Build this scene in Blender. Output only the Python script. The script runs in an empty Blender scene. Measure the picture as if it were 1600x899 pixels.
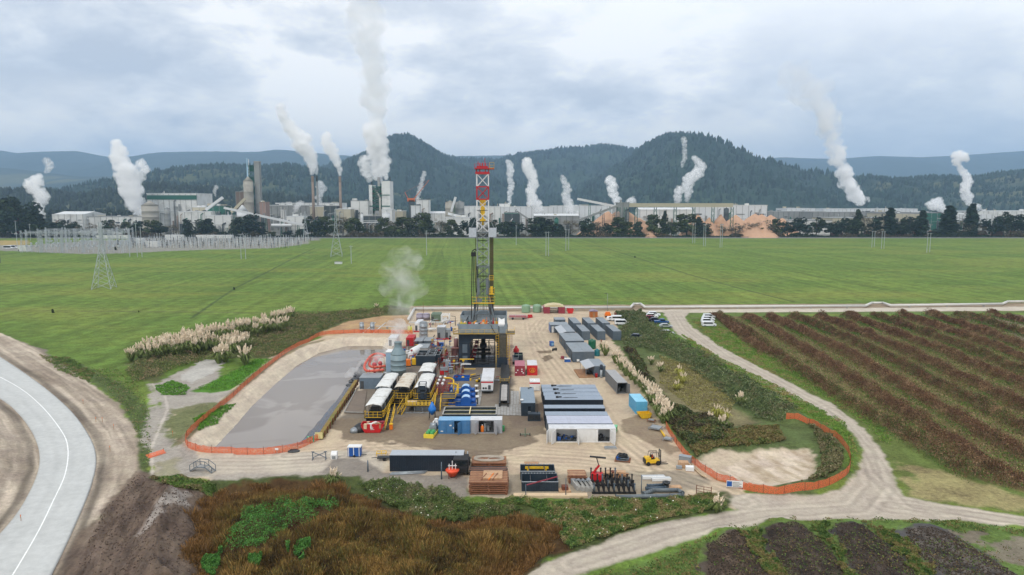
import bpy,math,random
import numpy as np
from mathutils import Vector,Matrix,noise as mnoise
R=math.radians
random.seed(7)
rng=np.random.default_rng(11)
scene=bpy.context.scene
COL=scene.collection
# ------------------------------------------------------------------ camera
CAM_H=43.
FPX=1067.
HORIZON=320.
PITCH=math.atan((449.5-HORIZON)/FPX)
cam_d=bpy.data.cameras.new('camera');cam=bpy.data.objects.new('camera',cam_d)
COL.objects.link(cam);scene.camera=cam
cam_d.sensor_width=36.;cam_d.lens=36.*FPX/1600.
cam_d.clip_start=.5;cam_d.clip_end=60000
cam.location=(0,0,CAM_H)
cam.rotation_euler=(math.pi/2-PITCH,0,0)
# ------------------------------------------------------------------ light
SUN_EL,SUN_AZ=52.,205.
w=bpy.data.worlds.new('World');scene.world=w;w.use_nodes=True
nt=w.node_tree;nt.nodes.clear()
def N(nt,t,**kw):
 n=nt.nodes.new(t)
 for k,v in kw.items():setattr(n,k,v)
 return n
out=N(nt,'ShaderNodeOutputWorld');bg=N(nt,'ShaderNodeBackground')
bg.inputs['Strength'].default_value=.1
sky=N(nt,'ShaderNodeTexSky',sky_type='NISHITA',sun_disc=False)
sky.sun_elevation=R(SUN_EL);sky.sun_rotation=R(SUN_AZ)
tc=N(nt,'ShaderNodeTexCoord');sep=N(nt,'ShaderNodeSeparateXYZ')
L=nt.links.new
L(tc.outputs['Generated'],sep.inputs[0])
def M(op,a,b=None,c=None,clamp=False):
 n=N(nt,'ShaderNodeMath',operation=op);n.use_clamp=clamp
 for i,v in enumerate((a,b,c)):
  if v is None:continue
  if isinstance(v,(int,float)):n.inputs[i].default_value=v
  else:L(v,n.inputs[i])
 return n.outputs[0]
def ramp(fac,stops):
 n=N(nt,'ShaderNodeValToRGB');cr=n.color_ramp
 while len(cr.elements)<len(stops):cr.elements.new(.5)
 for e,(p,c)in zip(cr.elements,stops):
  e.position=p;e.color=c if len(c)==4 else(*c,1)
 L(fac,n.inputs[0]);return n.outputs[0]
def mixc(f,a,b,t='MIX'):
 n=N(nt,'ShaderNodeMix',data_type='RGBA',blend_type=t)
 for s,v in((n.inputs[0],f),(n.inputs[6],a),(n.inputs[7],b)):
  if isinstance(v,(int,float)):s.default_value=v
  elif isinstance(v,tuple):s.default_value=(*v,1)
  else:L(v,s)
 return n.outputs[2]
zc=M('MAXIMUM',sep.outputs[2],.0)
den=M('ADD',zc,.42)
ux=M('DIVIDE',sep.outputs[0],den);uy=M('DIVIDE',sep.outputs[1],den)
cmb=N(nt,'ShaderNodeCombineXYZ');L(ux,cmb.inputs[0]);L(uy,cmb.inputs[1]);L(M('MULTIPLY',zc,2.),cmb.inputs[2])
def noise(scale,detail,rough,off=(0,0,0),dist=.0,ntype='FBM'):
 mp=N(nt,'ShaderNodeMapping');mp.inputs['Location'].default_value=off
 L(cmb.outputs[0],mp.inputs[0])
 n=N(nt,'ShaderNodeTexNoise');n.inputs['Scale'].default_value=scale
 n.inputs['Detail'].default_value=detail;n.inputs['Roughness'].default_value=rough
 n.inputs['Distortion'].default_value=dist
 L(mp.outputs[0],n.inputs['Vector']);return n.outputs['Fac']
n1=noise(2.1,9,.55,(3.1,1.7,0),.25)
n2=noise(6.,9,.6,(9.2,4.4,2),.2)
n3=noise(.7,4,.5,(-2.2,7.4,0))
f=M('ADD',M('MULTIPLY',n1,.60),M('MULTIPLY',n2,.40))
cloud=ramp(f,[(.39,(6.5,7.1,8.1)),(.45,(7.9,8.4,9.2)),(.505,(9.6,9.9,10.3)),(.57,(12.6,12.5,12.3))])
rgt=M('MULTIPLY',M('MULTIPLY_ADD',sep.outputs[0],1.6,.35,clamp=True),M('MULTIPLY_ADD',zc,7.,-.9,clamp=True),clamp=True)
cloud=mixc(M('MULTIPLY',rgt,M('MULTIPLY_ADD',n3,2.4,-.35,clamp=True),clamp=True),cloud,(12.5,12.7,13.))
lowr=M('MULTIPLY',M('MULTIPLY_ADD',sep.outputs[0],2.6,-.35,clamp=True),M('MULTIPLY_ADD',zc,-7.,1.6,clamp=True),clamp=True)
cloud=mixc(M('MULTIPLY',lowr,.6),cloud,(7.,7.9,9.2))
nb=noise(1.9,6,.6,(1.2,.3,5))
band=M('MULTIPLY',M('MULTIPLY_ADD',M('ABSOLUTE',M('SUBTRACT',zc,.095)),-17,1.15,clamp=True),M('MULTIPLY_ADD',nb,6.,-2.5,clamp=True))
band=M('MULTIPLY',band,M('SUBTRACT',1.,lowr))
cloud=mixc(M('MULTIPLY',band,.85),cloud,(12.8,12.3,11.5))
fin=mixc(.92,sky.outputs[0],cloud)
L(fin,bg.inputs[0]);L(bg.outputs[0],out.inputs[0])
w.cycles.sampling_method='MANUAL';w.cycles.sample_map_resolution=512
sd=bpy.data.lights.new('sun','SUN');sun=bpy.data.objects.new('sun',sd);COL.objects.link(sun)
sd.energy=1.6;sd.angle=R(11);sd.color=(1.,.955,.89)
az=R(SUN_AZ);el=R(SUN_EL)
sdir=Vector((math.sin(az)*math.cos(el),math.cos(az)*math.cos(el),math.sin(el)))
sun.rotation_euler=sdir.to_track_quat('Z','Y').to_euler()
sun.location=(0,-50,120)
vs=scene.view_settings;vs.view_transform='Standard';vs.look='None';vs.gamma=1;vs.exposure=.0
vs.use_curve_mapping=False
cy=scene.cycles
cy.use_denoising=True;cy.denoising_prefilter='ACCURATE';cy.denoiser='OPENIMAGEDENOISE'
cy.max_bounces=14;cy.diffuse_bounces=3;cy.glossy_bounces=2;cy.transmission_bounces=2
cy.volume_bounces=14;cy.transparent_max_bounces=8
cy.volume_step_rate=1.;cy.volume_max_steps=256
cy.use_adaptive_sampling=True;cy.adaptive_threshold=.02
# ------------------------------------------------------------------ helpers
CP,SP=math.cos(PITCH),math.sin(PITCH)
def G(px,py,z=.0):
 """Point of height z that the photograph shows at pixel (px, py)."""
 dx=(px-800)/FPX;dv=(449.5-py)/FPX
 dy=CP+dv*SP;dz=-SP+dv*CP
 t=(z-CAM_H)/dz
 return Vector((dx*t,dy*t,z))
def D(px,py,Y):
 """Point at forward distance Y seen at pixel (px, py)."""
 dx=(px-800)/FPX;dv=(449.5-py)/FPX
 dy=CP+dv*SP;dz=-SP+dv*CP
 t=Y/dy
 return Vector((dx*t,Y,CAM_H+dz*t))
def lin(r,g,b):
 f_=lambda c:((c/255+.055)/1.055)**2.4 if c>10 else c/255/12.92
 return(f_(r),f_(g),f_(b))
def hash2(ix,iy,s=0):
 h=(ix.astype(np.int64)*374761393+iy.astype(np.int64)*668265263+s*974634777)&0xffffffff
 h=((h^(h>>13))*1274126177)&0xffffffff
 return((h^(h>>16))&0xffff)/65535.
def vnoise(x,y,s=0):
 ix=np.floor(x);iy=np.floor(y);fx=x-ix;fy=y-iy
 fx=fx*fx*(3-2*fx);fy=fy*fy*(3-2*fy)
 a=hash2(ix,iy,s);b=hash2(ix+1,iy,s);c=hash2(ix,iy+1,s);d=hash2(ix+1,iy+1,s)
 return(a*(1-fx)+b*fx)*(1-fy)+(c*(1-fx)+d*fx)*fy
def fbm(x,y,o=4,s=0):
 r=0;a=.5;t=0
 for i in range(o):
  r=r+a*vnoise(x,y,s+i*7);t+=a;a*=.5;x=x*2.03;y=y*2.03
 return r/t
def sdist(x,y,poly):
 """signed distance to a polygon, negative inside (arrays)."""
 P_=np.array([(p[0],p[1])for p in poly]);d2=np.full(x.shape,1e18);ins=np.zeros(x.shape,bool)
 n=len(P_)
 for i in range(n):
  ax,ay=P_[i];bx,by=P_[(i+1)%n]
  ex,ey=bx-ax,by-ay;wx,wy=x-ax,y-ay
  t=np.clip((wx*ex+wy*ey)/(ex*ex+ey*ey+1e-12),0,1)
  d2=np.minimum(d2,(wx-ex*t)**2+(wy-ey*t)**2)
  c=(ay>y)!=(by>y)
  with np.errstate(divide='ignore',invalid='ignore'):
   xi=ax+(y-ay)*ex/(ey if ey!=0 else 1e-12)
  ins^=c&(x<xi)
 return np.where(ins,-1,1)*np.sqrt(d2)
def ldist(x,y,pts):
 d2=np.full(x.shape,1e18)
 for(ax,ay),(bx,by)in zip([p[:2]for p in pts],[p[:2]for p in pts[1:]]):
  ex,ey=bx-ax,by-ay;wx,wy=x-ax,y-ay
  t=np.clip((wx*ex+wy*ey)/(ex*ex+ey*ey+1e-12),0,1)
  d2=np.minimum(d2,(wx-ex*t)**2+(wy-ey*t)**2)
 return np.sqrt(d2)
def sstep(a,b,v):
 t=np.clip((v-a)/(b-a),0,1);return t*t*(3-2*t)
def PP(pts,z=.0):return[tuple(G(a,b,z))for a,b in pts]
# ------------------------------------------------------------------ materials
MATS={}
def mat(name,col,rough=.6,metal=.0,var=.12,scale=1.5,bump=.0,dirt=None,dscale=.5,damt=.5,spec=.5):
 """Painted / natural surface: base colour with soft uneven wear and optional blotchy dirt."""
 if name in MATS:return MATS[name]
 m=bpy.data.materials.new(name);m.use_nodes=True;t=m.node_tree
 b=t.nodes['Principled BSDF'];b.inputs['Roughness'].default_value=rough;b.inputs['Metallic'].default_value=metal
 b.inputs['Specular IOR Level'].default_value=spec
 tcn=t.nodes.new('ShaderNodeTexCoord')
 nz=t.nodes.new('ShaderNodeTexNoise');nz.inputs['Scale'].default_value=scale;nz.inputs['Detail'].default_value=5
 nz.inputs['Roughness'].default_value=.6
 t.links.new(tcn.outputs['Object'],nz.inputs['Vector'])
 mr=t.nodes.new('ShaderNodeMapRange');mr.inputs[1].default_value=.3;mr.inputs[2].default_value=.7
 mr.inputs[3].default_value=1-var;mr.inputs[4].default_value=1+var
 t.links.new(nz.outputs['Fac'],mr.inputs[0])
 mx=t.nodes.new('ShaderNodeMix');mx.data_type='RGBA';mx.blend_type='MULTIPLY';mx.inputs[0].default_value=1
 mx.inputs[6].default_value=(*col,1);t.links.new(mr.outputs[0],mx.inputs[7])
 last=mx.outputs[2]
 if dirt:
  n2=t.nodes.new('ShaderNodeTexNoise');n2.inputs['Scale'].default_value=dscale;n2.inputs['Detail'].default_value=6
  n2.inputs['Roughness'].default_value=.65;t.links.new(tcn.outputs['Object'],n2.inputs['Vector'])
  m2=t.nodes.new('ShaderNodeMapRange');m2.inputs[1].default_value=.5;m2.inputs[2].default_value=.66
  m2.inputs[3].default_value=0;m2.inputs[4].default_value=damt;t.links.new(n2.outputs['Fac'],m2.inputs[0])
  mx2=t.nodes.new('ShaderNodeMix');mx2.data_type='RGBA';t.links.new(m2.outputs[0],mx2.inputs[0])
  t.links.new(last,mx2.inputs[6]);mx2.inputs[7].default_value=(*dirt,1);last=mx2.outputs[2]
 t.links.new(last,b.inputs['Base Color'])
 if bump:
  bp=t.nodes.new('ShaderNodeBump');bp.inputs['Strength'].default_value=bump;bp.inputs['Distance'].default_value=.1
  t.links.new(nz.outputs['Fac'],bp.inputs['Height']);t.links.new(bp.outputs[0],b.inputs['Normal'])
 MATS[name]=m;return m
def vmat(name,rough=.8,var=.25,scale=3.,trans=.0,spec=.2):
 """Material whose colour comes from the mesh's own colour attribute (leaf by leaf, patch by patch)."""
 if name in MATS:return MATS[name]
 m=bpy.data.materials.new(name);m.use_nodes=True;t=m.node_tree
 b=t.nodes['Principled BSDF'];b.inputs['Roughness'].default_value=rough;b.inputs['Specular IOR Level'].default_value=spec
 at=t.nodes.new('ShaderNodeAttribute');at.attribute_name='tint'
 t.links.new(at.outputs['Color'],b.inputs['Base Color'])
 MATS[name]=m;return m
# ------------------------------------------------------------------ mesh builder
class MB:
 def __init__(s):s.v=[];s.f=[];s.mi=[];s.cur=0;s.sm=[]
 def m(s,i):s.cur=i;return s
 def add(s,vs_,fs,smooth=False):
  b=len(s.v);s.v.extend([tuple(q)for q in vs_])
  for f_ in fs:s.f.append(tuple(b+i for i in f_));s.mi.append(s.cur);s.sm.append(smooth)
  return s
 def box(s,x0,x1,y0,y1,z0,z1,rz=.0,mtx=None):
  c=[(x,y,z)for z in(z0,z1)for y in(y0,y1)for x in(x0,x1)]
  if rz:
   cx,cy_=(x0+x1)/2,(y0+y1)/2;ca,sa=math.cos(rz),math.sin(rz)
   c=[(cx+(x-cx)*ca-(y-cy_)*sa,cy_+(x-cx)*sa+(y-cy_)*ca,z)for x,y,z in c]
  if mtx is not None:c=[tuple(mtx@Vector(q))for q in c]
  return s.add(c,[(0,2,3,1),(4,5,7,6),(0,1,5,4),(2,6,7,3),(0,4,6,2),(1,3,7,5)])
 def bar(s,a,b,r,n=4,r2=None,cap=True,smooth=None):
  a=Vector(a);b=Vector(b);d=b-a
  if d.length<1e-6:return s
  q=d.to_track_quat('Z','Y');r2=r if r2 is None else r2;off=math.pi/4 if n==4 else 0
  vs_=[]
  for p,rr in((a,r),(b,r2)):
   for i in range(n):
    t=off+2*math.pi*i/n
    vs_.append(p+q@Vector((math.cos(t)*rr,math.sin(t)*rr,0)))
  fs=[(i,(i+1)%n,n+(i+1)%n,n+i)for i in range(n)]
  sm=(n>6)if smooth is None else smooth
  s.add(vs_,fs,sm)
  if cap:
   bb=len(s.v)-2*n
   s.f.append(tuple(bb+i for i in reversed(range(n))));s.mi.append(s.cur);s.sm.append(False)
   s.f.append(tuple(bb+n+i for i in range(n)));s.mi.append(s.cur);s.sm.append(False)
  return s
 def path(s,pts,r,n=6):
  for a,b in zip(pts,pts[1:]):s.bar(a,b,r,n)
  return s
 def lathe(s,prof,n=16,c=(0,0,0),axis='z',smooth=True):
  vs_=[]
  for r,z in prof:
   for i in range(n):
    t=2*math.pi*i/n;x,y=r*math.cos(t),r*math.sin(t)
    p=(x,y,z)if axis=='z' else((z,x,y)if axis=='x' else(x,z,y))
    vs_.append((c[0]+p[0],c[1]+p[1],c[2]+p[2]))
  fs=[]
  for j in range(len(prof)-1):
   for i in range(n):
    q=(j*n+i,j*n+(i+1)%n,(j+1)*n+(i+1)%n,(j+1)*n+i)
    fs.append(q if axis!='y' else q[::-1])
  s.add(vs_,fs,smooth)
  bb=len(s.v)-len(vs_)
  for q,rev in((range(n),True),(range((len(prof)-1)*n,len(prof)*n),False)):
   q=list(q);s.f.append(tuple(bb+i for i in(reversed(q)if rev else q)));s.mi.append(s.cur);s.sm.append(False)
  return s
 def prism(s,poly,z0,z1):
  """poly: list of (x,y); counter-clockwise; extruded along z."""
  n=len(poly);vs_=[(x,y,z0)for x,y in poly]+[(x,y,z1)for x,y in poly]
  fs=[(i,(i+1)%n,n+(i+1)%n,n+i)for i in range(n)]+[tuple(reversed(range(n))),tuple(range(n,2*n))]
  return s.add(vs_,fs)
 def xprism(s,poly,x0,x1):
  """poly of (y,z) extruded along x."""
  n=len(poly);vs_=[(x0,y,z)for y,z in poly]+[(x1,y,z)for y,z in poly]
  fs=[(i,(i+1)%n,n+(i+1)%n,n+i)for i in range(n)]+[tuple(reversed(range(n))),tuple(range(n,2*n))]
  return s.add(vs_,fs)
 def yprism(s,poly,y0,y1):
  """poly of (x,z) extruded along y."""
  n=len(poly);vs_=[(x,y0,z)for x,z in poly]+[(x,y1,z)for x,z in poly]
  fs=[(i,(i+1)%n,n+(i+1)%n,n+i)for i in range(n)]+[tuple(reversed(range(n))),tuple(range(n,2*n))]
  return s.add(vs_,fs)
 def ball(s,c,r,n=10,sz=1.):
  prof=[(max(1e-3,r*math.sin(math.pi*i/(n//2+1))),-r*sz*math.cos(math.pi*i/(n//2+1)))for i in range(n//2+2)]
  return s.lathe(prof,n,c)
 def mesh(s,name,mats,fix=True):
  me=bpy.data.meshes.new(name);me.from_pydata(s.v,[],s.f)
  for m_ in(mats if isinstance(mats,(list,tuple))else[mats]):me.materials.append(m_)
  me.polygons.foreach_set('material_index',s.mi);me.polygons.foreach_set('use_smooth',s.sm)
  me.update()
  if fix:
   import bmesh
   bm=bmesh.new();bm.from_mesh(me);bmesh.ops.recalc_face_normals(bm,faces=bm.faces[:]);bm.to_mesh(me);bm.free()
  return me
 def build(s,name,mats,parent=None,label=None):
  o=bpy.data.objects.new(name,s.mesh(name,mats));COL.objects.link(o)
  if parent is not None:o.parent=parent
  if label:o['label']=label
  return o
def tag(o,label=None,cat=None,group=None,kind=None):
 if label:o['label']=label
 if cat:o['category']=cat
 if group:o['group']=group
 if kind:o['kind']=kind
 return o
def empty(name,loc,rz=.0,label=None,cat=None,group=None):
 o=bpy.data.objects.new(name,None);COL.objects.link(o);o.empty_display_size=.3
 o.location=loc;o.rotation_euler=(0,0,rz)
 return tag(o,label,cat,group)
KIDS={}
def copy_tree(o,parent=None):
 c=o.copy();COL.objects.link(c)
 if parent is not None:c.parent=parent
 for ch in o.children:copy_tree(ch,c)
 return c
def clone(o,loc,rz=.0,label=None,group=None,scale=None):
 c=copy_tree(o);c.location=loc;c.rotation_euler=(0,0,rz)
 if label:c['label']=label
 if group:c['group']=group
 if scale:c.scale=scale if hasattr(scale,'__len__')else(scale,)*3
 return c
class Proto:
 """first use moves the original, later uses copy it"""
 def __init__(s,fn):s.fn=fn;s.o=None
 def __call__(s,loc,rz=.0,label=None,group=None,scale=None,cat=None):
  if s.o is None:
   s.o=s.fn();o=s.o
   o.location=loc;o.rotation_euler=(0,0,rz)
   if scale:o.scale=scale if hasattr(scale,'__len__')else(scale,)*3
   tag(o,label,cat,group)
  else:
   o=clone(s.o,loc,rz,label,group,scale if scale else(1,1,1))
   if cat:o['category']=cat
   if not group and 'group' in o:del o['group']
  return o
def np_mesh(name,verts,faces_flat,nper,mats,tint=None,smooth=False,fmat=None):
 """fast mesh from numpy; faces all have nper corners; tint per face or per vertex."""
 me=bpy.data.meshes.new(name);nv=len(verts);nf=len(faces_flat)//nper
 me.vertices.add(nv);me.vertices.foreach_set('co',np.asarray(verts,np.float32).ravel())
 me.loops.add(nf*nper);me.loops.foreach_set('vertex_index',np.asarray(faces_flat,np.int32))
 me.polygons.add(nf);me.polygons.foreach_set('loop_start',np.arange(nf,dtype=np.int32)*nper)
 me.polygons.foreach_set('loop_total',np.full(nf,nper,np.int32))
 for m_ in(mats if isinstance(mats,(list,tuple))else[mats]):me.materials.append(m_)
 if fmat is not None:me.polygons.foreach_set('material_index',np.asarray(fmat,np.int32))
 me.update(calc_edges=True)
 if smooth:me.polygons.foreach_set('use_smooth',np.ones(nf,bool))
 if tint is not None:
  a=me.color_attributes.new('tint','FLOAT_COLOR','POINT')
  t4=np.ones((nv,4),np.float32);t4[:,:3]=tint;a.data.foreach_set('color',t4.ravel())
 return me
def np_obj(name,me,parent=None):
 o=bpy.data.objects.new(name,me);COL.objects.link(o)
 if parent is not None:o.parent=parent
 return o
# ------------------------------------------------------------------ terrain
WATER_Z=-2.
WATER=[(343,703),(372,672),(400,638),(432,606),(470,572),(505,552),(545,542),(592,542),(603,548),(588,560),(566,585),(550,600),(536,618),(515,640),(495,664),(472,682),(458,700),(400,705)]
water_w=[tuple(G(a,b,WATER_Z))for a,b in WATER]
PAD=PP([(640,487),(985,487),(965,510),(955,532),(985,575),(1005,620),(1040,662),(1062,700),(1110,740),(1165,765),(1150,800),(1120,775),(1060,778),(880,778),(800,780),(735,778),(712,748),(600,742),(520,744),(330,752),(240,742),(235,690),(260,650),(330,640),(420,560),(510,525),(560,520),(640,520)])
ACCESS=PP([(1035,486),(1078,486),(1070,497),(1082,512),(1130,543),(1180,570),(1240,602),(1300,632),(1345,668),(1380,705),(1400,750),(1412,776),(1470,787),(1600,806),(1760,820),(1760,840),(1600,824),(1480,812),(1330,812),(1210,815),(1130,830),(1040,855),(960,880),(900,899),(860,930),(740,930),(790,899),(880,868),(960,835),(1040,815),(1110,803),(1150,796),(1140,778),(1170,772),(1260,778),(1310,765),(1340,740),(1348,700),(1325,668),(1280,640),(1200,603),(1130,568),(1080,540),(1050,512)])
def zone(pts,z=0):return PP(pts,z)
Cc=lin
ZONES=[(zone([(-3000,371.5),(4600,371.5),(4600,345),(-3000,345)]),Cc(112,112,106),2,4,.3),(zone([(-3000,345),(4600,345),(4600,320.6),(-3000,320.6)]),Cc(64,78,56),10,30,1),(zone([(-600,377),(45,376),(45,390),(-600,392)]),Cc(158,140,92),3,3,.6),(zone([(-400,386),(45,383),(150,376),(480,373),(485,380),(430,388),(300,391),(200,396),(120,397),(0,392),(-400,392)]),Cc(136,134,126),1.5,6,.5),(zone([(200,372),(500,371.5),(500,376),(200,378)]),Cc(128,126,118),1.5,2,.1),(zone([(-3000,371),(4600,371),(4600,372.6),(-3000,372.6)]),Cc(120,122,124),.8,.5,.0),(zone([(640,478),(1700,473),(2600,468),(2600,486),(1600,489),(1080,490),(640,492)]),Cc(150,134,112),.6,1.2,.2),(zone([(1000,484),(1700,478),(2600,476),(2600,481),(1700,484.5),(1000,490)]),Cc(190,180,164),.4,.4,.0),(zone([(1076,489),(1620,486),(1620,489),(1076,492)]),Cc(96,112,60),.4,.6,.8),(zone([(955,488),(1045,488),(1060,515),(1130,568),(1200,603),(1280,640),(1330,672),(1350,700),(1335,745),(1260,778),(1170,768),(1080,715),(1040,660),(985,575),(955,532)]),Cc(84,96,56),.8,1.5,1),(zone([(1020,490),(1045,490),(1052,512),(1130,568),(1230,617),(1320,665),(1345,700),(1335,742),(1315,735),(1325,700),(1300,670),(1200,620),(1100,570),(1040,535),(1030,515)]),Cc(92,116,50),.8,1.2,1),(zone([(1010,560),(1090,570),(1150,640),(1180,660),(1130,670),(1060,640),(1020,600)]),Cc(120,112,82),1.5,2,.8),(zone([(1075,715),(1130,703),(1200,700),(1262,698),(1278,722),(1268,748),(1230,757),(1150,750),(1100,735)]),Cc(186,170,148),.8,1.6,.1),(zone([(1075,495),(1130,494),(1620,492),(2400,492),(2400,900),(1700,810),(1590,803),(1420,780),(1395,740),(1360,690),(1300,645),(1200,595),(1100,540)]),Cc(94,106,54),.8,1.5,1),(zone([(1118,495),(2400,495),(2400,860),(1610,775),(1530,752),(1440,700),(1340,642),(1225,572),(1140,512)]),Cc(106,94,62),1,1.5,1),(zone([(1500,494),(1640,492),(1660,560),(1600,530)]),Cc(134,120,106),1,2,.4),(zone([(1400,720),(1480,735),(1560,760),(1620,790),(1700,812),(1600,803),(1500,790),(1420,775)]),Cc(142,132,92),1,2.5,.9),(zone([(900,935),(980,888),(1060,858),(1140,832),(1215,818),(1330,814),(1480,814),(1760,842),(2000,1000),(800,1000)]),Cc(92,112,56),.5,1.,1),(zone([(1100,850),(1150,836),(1195,862),(1225,915),(1100,915)]),Cc(84,74,66),.4,2.4,.2),(zone([(1190,826),(1255,820),(1300,855),(1330,915),(1240,915),(1200,862)]),Cc(70,65,64),.4,2.4,.2),(zone([(1300,820),(1352,826),(1400,860),(1450,915),(1350,915),(1310,860)]),Cc(66,62,61),.4,2.4,.2),(zone([(1410,826),(1490,834),(1600,905),(1620,930),(1500,930),(1425,860)]),Cc(82,80,80),.4,2.4,.2),(zone([(1505,836),(1600,842),(1700,870),(1700,905),(1600,895),(1540,860)]),Cc(122,114,98),.4,3,.5),(zone([(-400,470),(0,524),(60,548),(120,590),(185,636),(212,680),(216,740),(165,790),(100,915),(-700,1000)]),Cc(158,145,130),.6,1.6,.2),(zone([(-500,640),(0,640),(50,690),(45,745),(0,805),(-200,930),(-700,930)]),Cc(176,158,132),.6,1.6,.1),(zone([(-60,668),(10,672),(50,700),(46,745),(0,800),(-60,815)]),Cc(142,122,100),.5,1.2,.1),(zone([(0,522),(70,548),(128,588),(150,612),(120,610),(60,575),(0,540)]),Cc(128,118,106),.5,1.,.2),(zone([(60,552),(110,560),(190,598),(228,632),(240,690),(240,738),(320,752),(520,744),(560,748),(540,780),(320,775),(235,752),(214,735),(213,680),(186,632),(124,582)]),Cc(82,94,54),.5,1.3,1),(zone([(238,600),(300,572),(350,560),(345,590),(405,606),(330,655),(286,690),(300,712),(460,712),(500,700),(520,744),(330,752),(238,742),(232,690),(246,640)]),Cc(158,151,141),.6,1.6,.15),(zone([(265,640),(320,628),(360,632),(300,668),(262,690)]),Cc(116,116,84),.8,2,.6),(zone([(300,612),(345,590),(400,562),(432,560),(385,606),(330,614)]),Cc(80,122,42),.6,1.,1),(zone([(190,572),(230,555),(300,525),(450,492),(560,490),(600,486),(640,486),(640,492),(520,512),(492,526),(432,562),(400,560),(300,560),(262,575),(250,600),(215,595)]),Cc(88,92,56),.8,1.6,1),(zone([(275,590),(320,562),(352,562),(340,580),(300,600)]),Cc(176,172,164),.5,1.2,.1),(zone([(500,520),(545,502),(600,494),(642,492),(645,516),(560,522),(500,526)]),Cc(168,138,104),.6,1.,.4),(zone([(60,915),(110,860),(165,795),(216,728),(245,750),(318,768),(318,800),(296,850),(320,915)]),Cc(96,84,76),.5,1.2,.2),(PAD,Cc(186,168,144),.4,.8,0),(zone([(330,709),(470,706),(600,704),(600,742),(480,744),(330,750),(250,735),(280,712)]),Cc(182,171,155),.8,1.2,0),(zone([(234,600),(262,640),(262,670),(290,700),(312,712),(330,744),(300,750),(236,744),(230,690)]),Cc(158,151,141),.6,1.6,.3),(zone([(262,660),(292,640),(330,628),(352,632),(318,660),(290,690),(268,700)]),Cc(108,112,76),.8,2.2,.7),(zone([(240,726),(275,716),(300,742),(262,750),(238,745)]),Cc(140,134,112),.8,1.6,.4),(zone([(520,716),(560,718),(600,738),(735,745),(735,775),(640,772),(520,770),(500,740)]),Cc(136,128,118),.4,.8,.1),(zone([(330,742),(500,738),(500,772),(330,760)]),Cc(162,153,142),.8,.8,.1),(zone([(545,640),(620,640),(840,640),(860,662),(840,690),(790,706),(770,745),(735,720),(650,700),(600,690),(540,690),(500,660)]),Cc(128,114,96),.4,2.2,0),(zone([(560,540),(800,540),(805,645),(540,655),(520,655),(550,610)]),Cc(122,112,100),.6,1.2,0),(zone([(790,640),(850,630),(856,665),(800,670)]),Cc(118,104,90),.4,1.2,0),(zone([(965,655),(1010,648),(1035,680),(1062,705),(1050,712),(1010,690),(975,672)]),Cc(140,124,104),.4,1.4,0),(zone([(905,740),(1060,735),(1110,748),(1060,778),(900,778),(800,778),(735,776),(740,740)]),Cc(152,140,122),.5,1.2,0),(zone([(843,560),(858,554),(866,560),(852,566)]),Cc(120,104,86),.2,.5,0),(zone([(838,549),(860,548),(862,552),(842,553)]),Cc(126,110,90),.2,.5,0),(ACCESS,Cc(176,165,150),.4,.7,0),(zone([(300,752),(420,745),(560,745),(640,770),(715,770),(735,782),(880,790),(1130,770),(1135,798),(1030,817),(960,836),(880,866),(800,899),(700,960),(200,960),(300,900)]),Cc(70,78,44),.5,1.2,1),(zone([(300,772),(380,750),(520,750),(600,775),(680,798),(830,795),(880,830),(880,860),(790,905),(700,960),(200,960),(290,880)]),Cc(74,56,34),.5,1.5,1),]
LINES=[([(300,497),(330,476),(365,452),(420,424),(470,398),(492,388)],.9,Cc(62,76,44),.8,1.2),([(905,377),(950,389),(1010,408),(1080,430),(1160,452),(1240,472)],1.,Cc(66,72,46),.75,.6),([(1180,398),(1300,416),(1400,432),(1560,458)],.6,Cc(70,78,48),.5,.6),([(880,383),(1010,440),(1090,468)],.5,Cc(112,128,66),.5,.4),([(700,372),(690,392),(695,410)],.8,Cc(70,84,44),.5,1.5),([(-200,488),(60,486),(200,487),(330,488),(420,490)],.9,Cc(96,96,62),.8,.8),([(470,395),(560,384),(700,376),(900,373)],.8,Cc(100,106,72),.4,.8),([(640,482),(1000,482),(1700,479)],.8,Cc(118,98,82),.7,.6),([(238,600),(258,618),(262,640),(248,672),(236,700),(238,742)],.35,Cc(190,180,168),.7,.4),]
TRACKS=[[(1060,492),(1075,515),(1130,555),(1220,605),(1310,655),(1355,705),(1370,760),(1340,795),(1180,805),(1040,835),(900,880)],[(1390,790),(1480,800),(1600,815)],[(1300,640),(1350,690),(1378,740),(1430,790),(1600,817)],[(1160,785),(1090,755),(1010,715),(960,680),(930,640),(905,600),(870,560),(835,530),(830,505),(900,493),(1000,489)],[(1150,770),(1040,740),(900,720),(760,715),(640,700),(540,705),(450,712)],[(850,500),(835,520),(850,560),(880,600),(915,640),(960,700),(1000,735)],[(610,695),(700,720),(830,705),(960,715)],[(560,700),(500,720),(400,725),(300,725)],[(200,740),(190,800),(150,860),(130,900)],[(228,742),(215,800),(190,860),(170,910)],]
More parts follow.
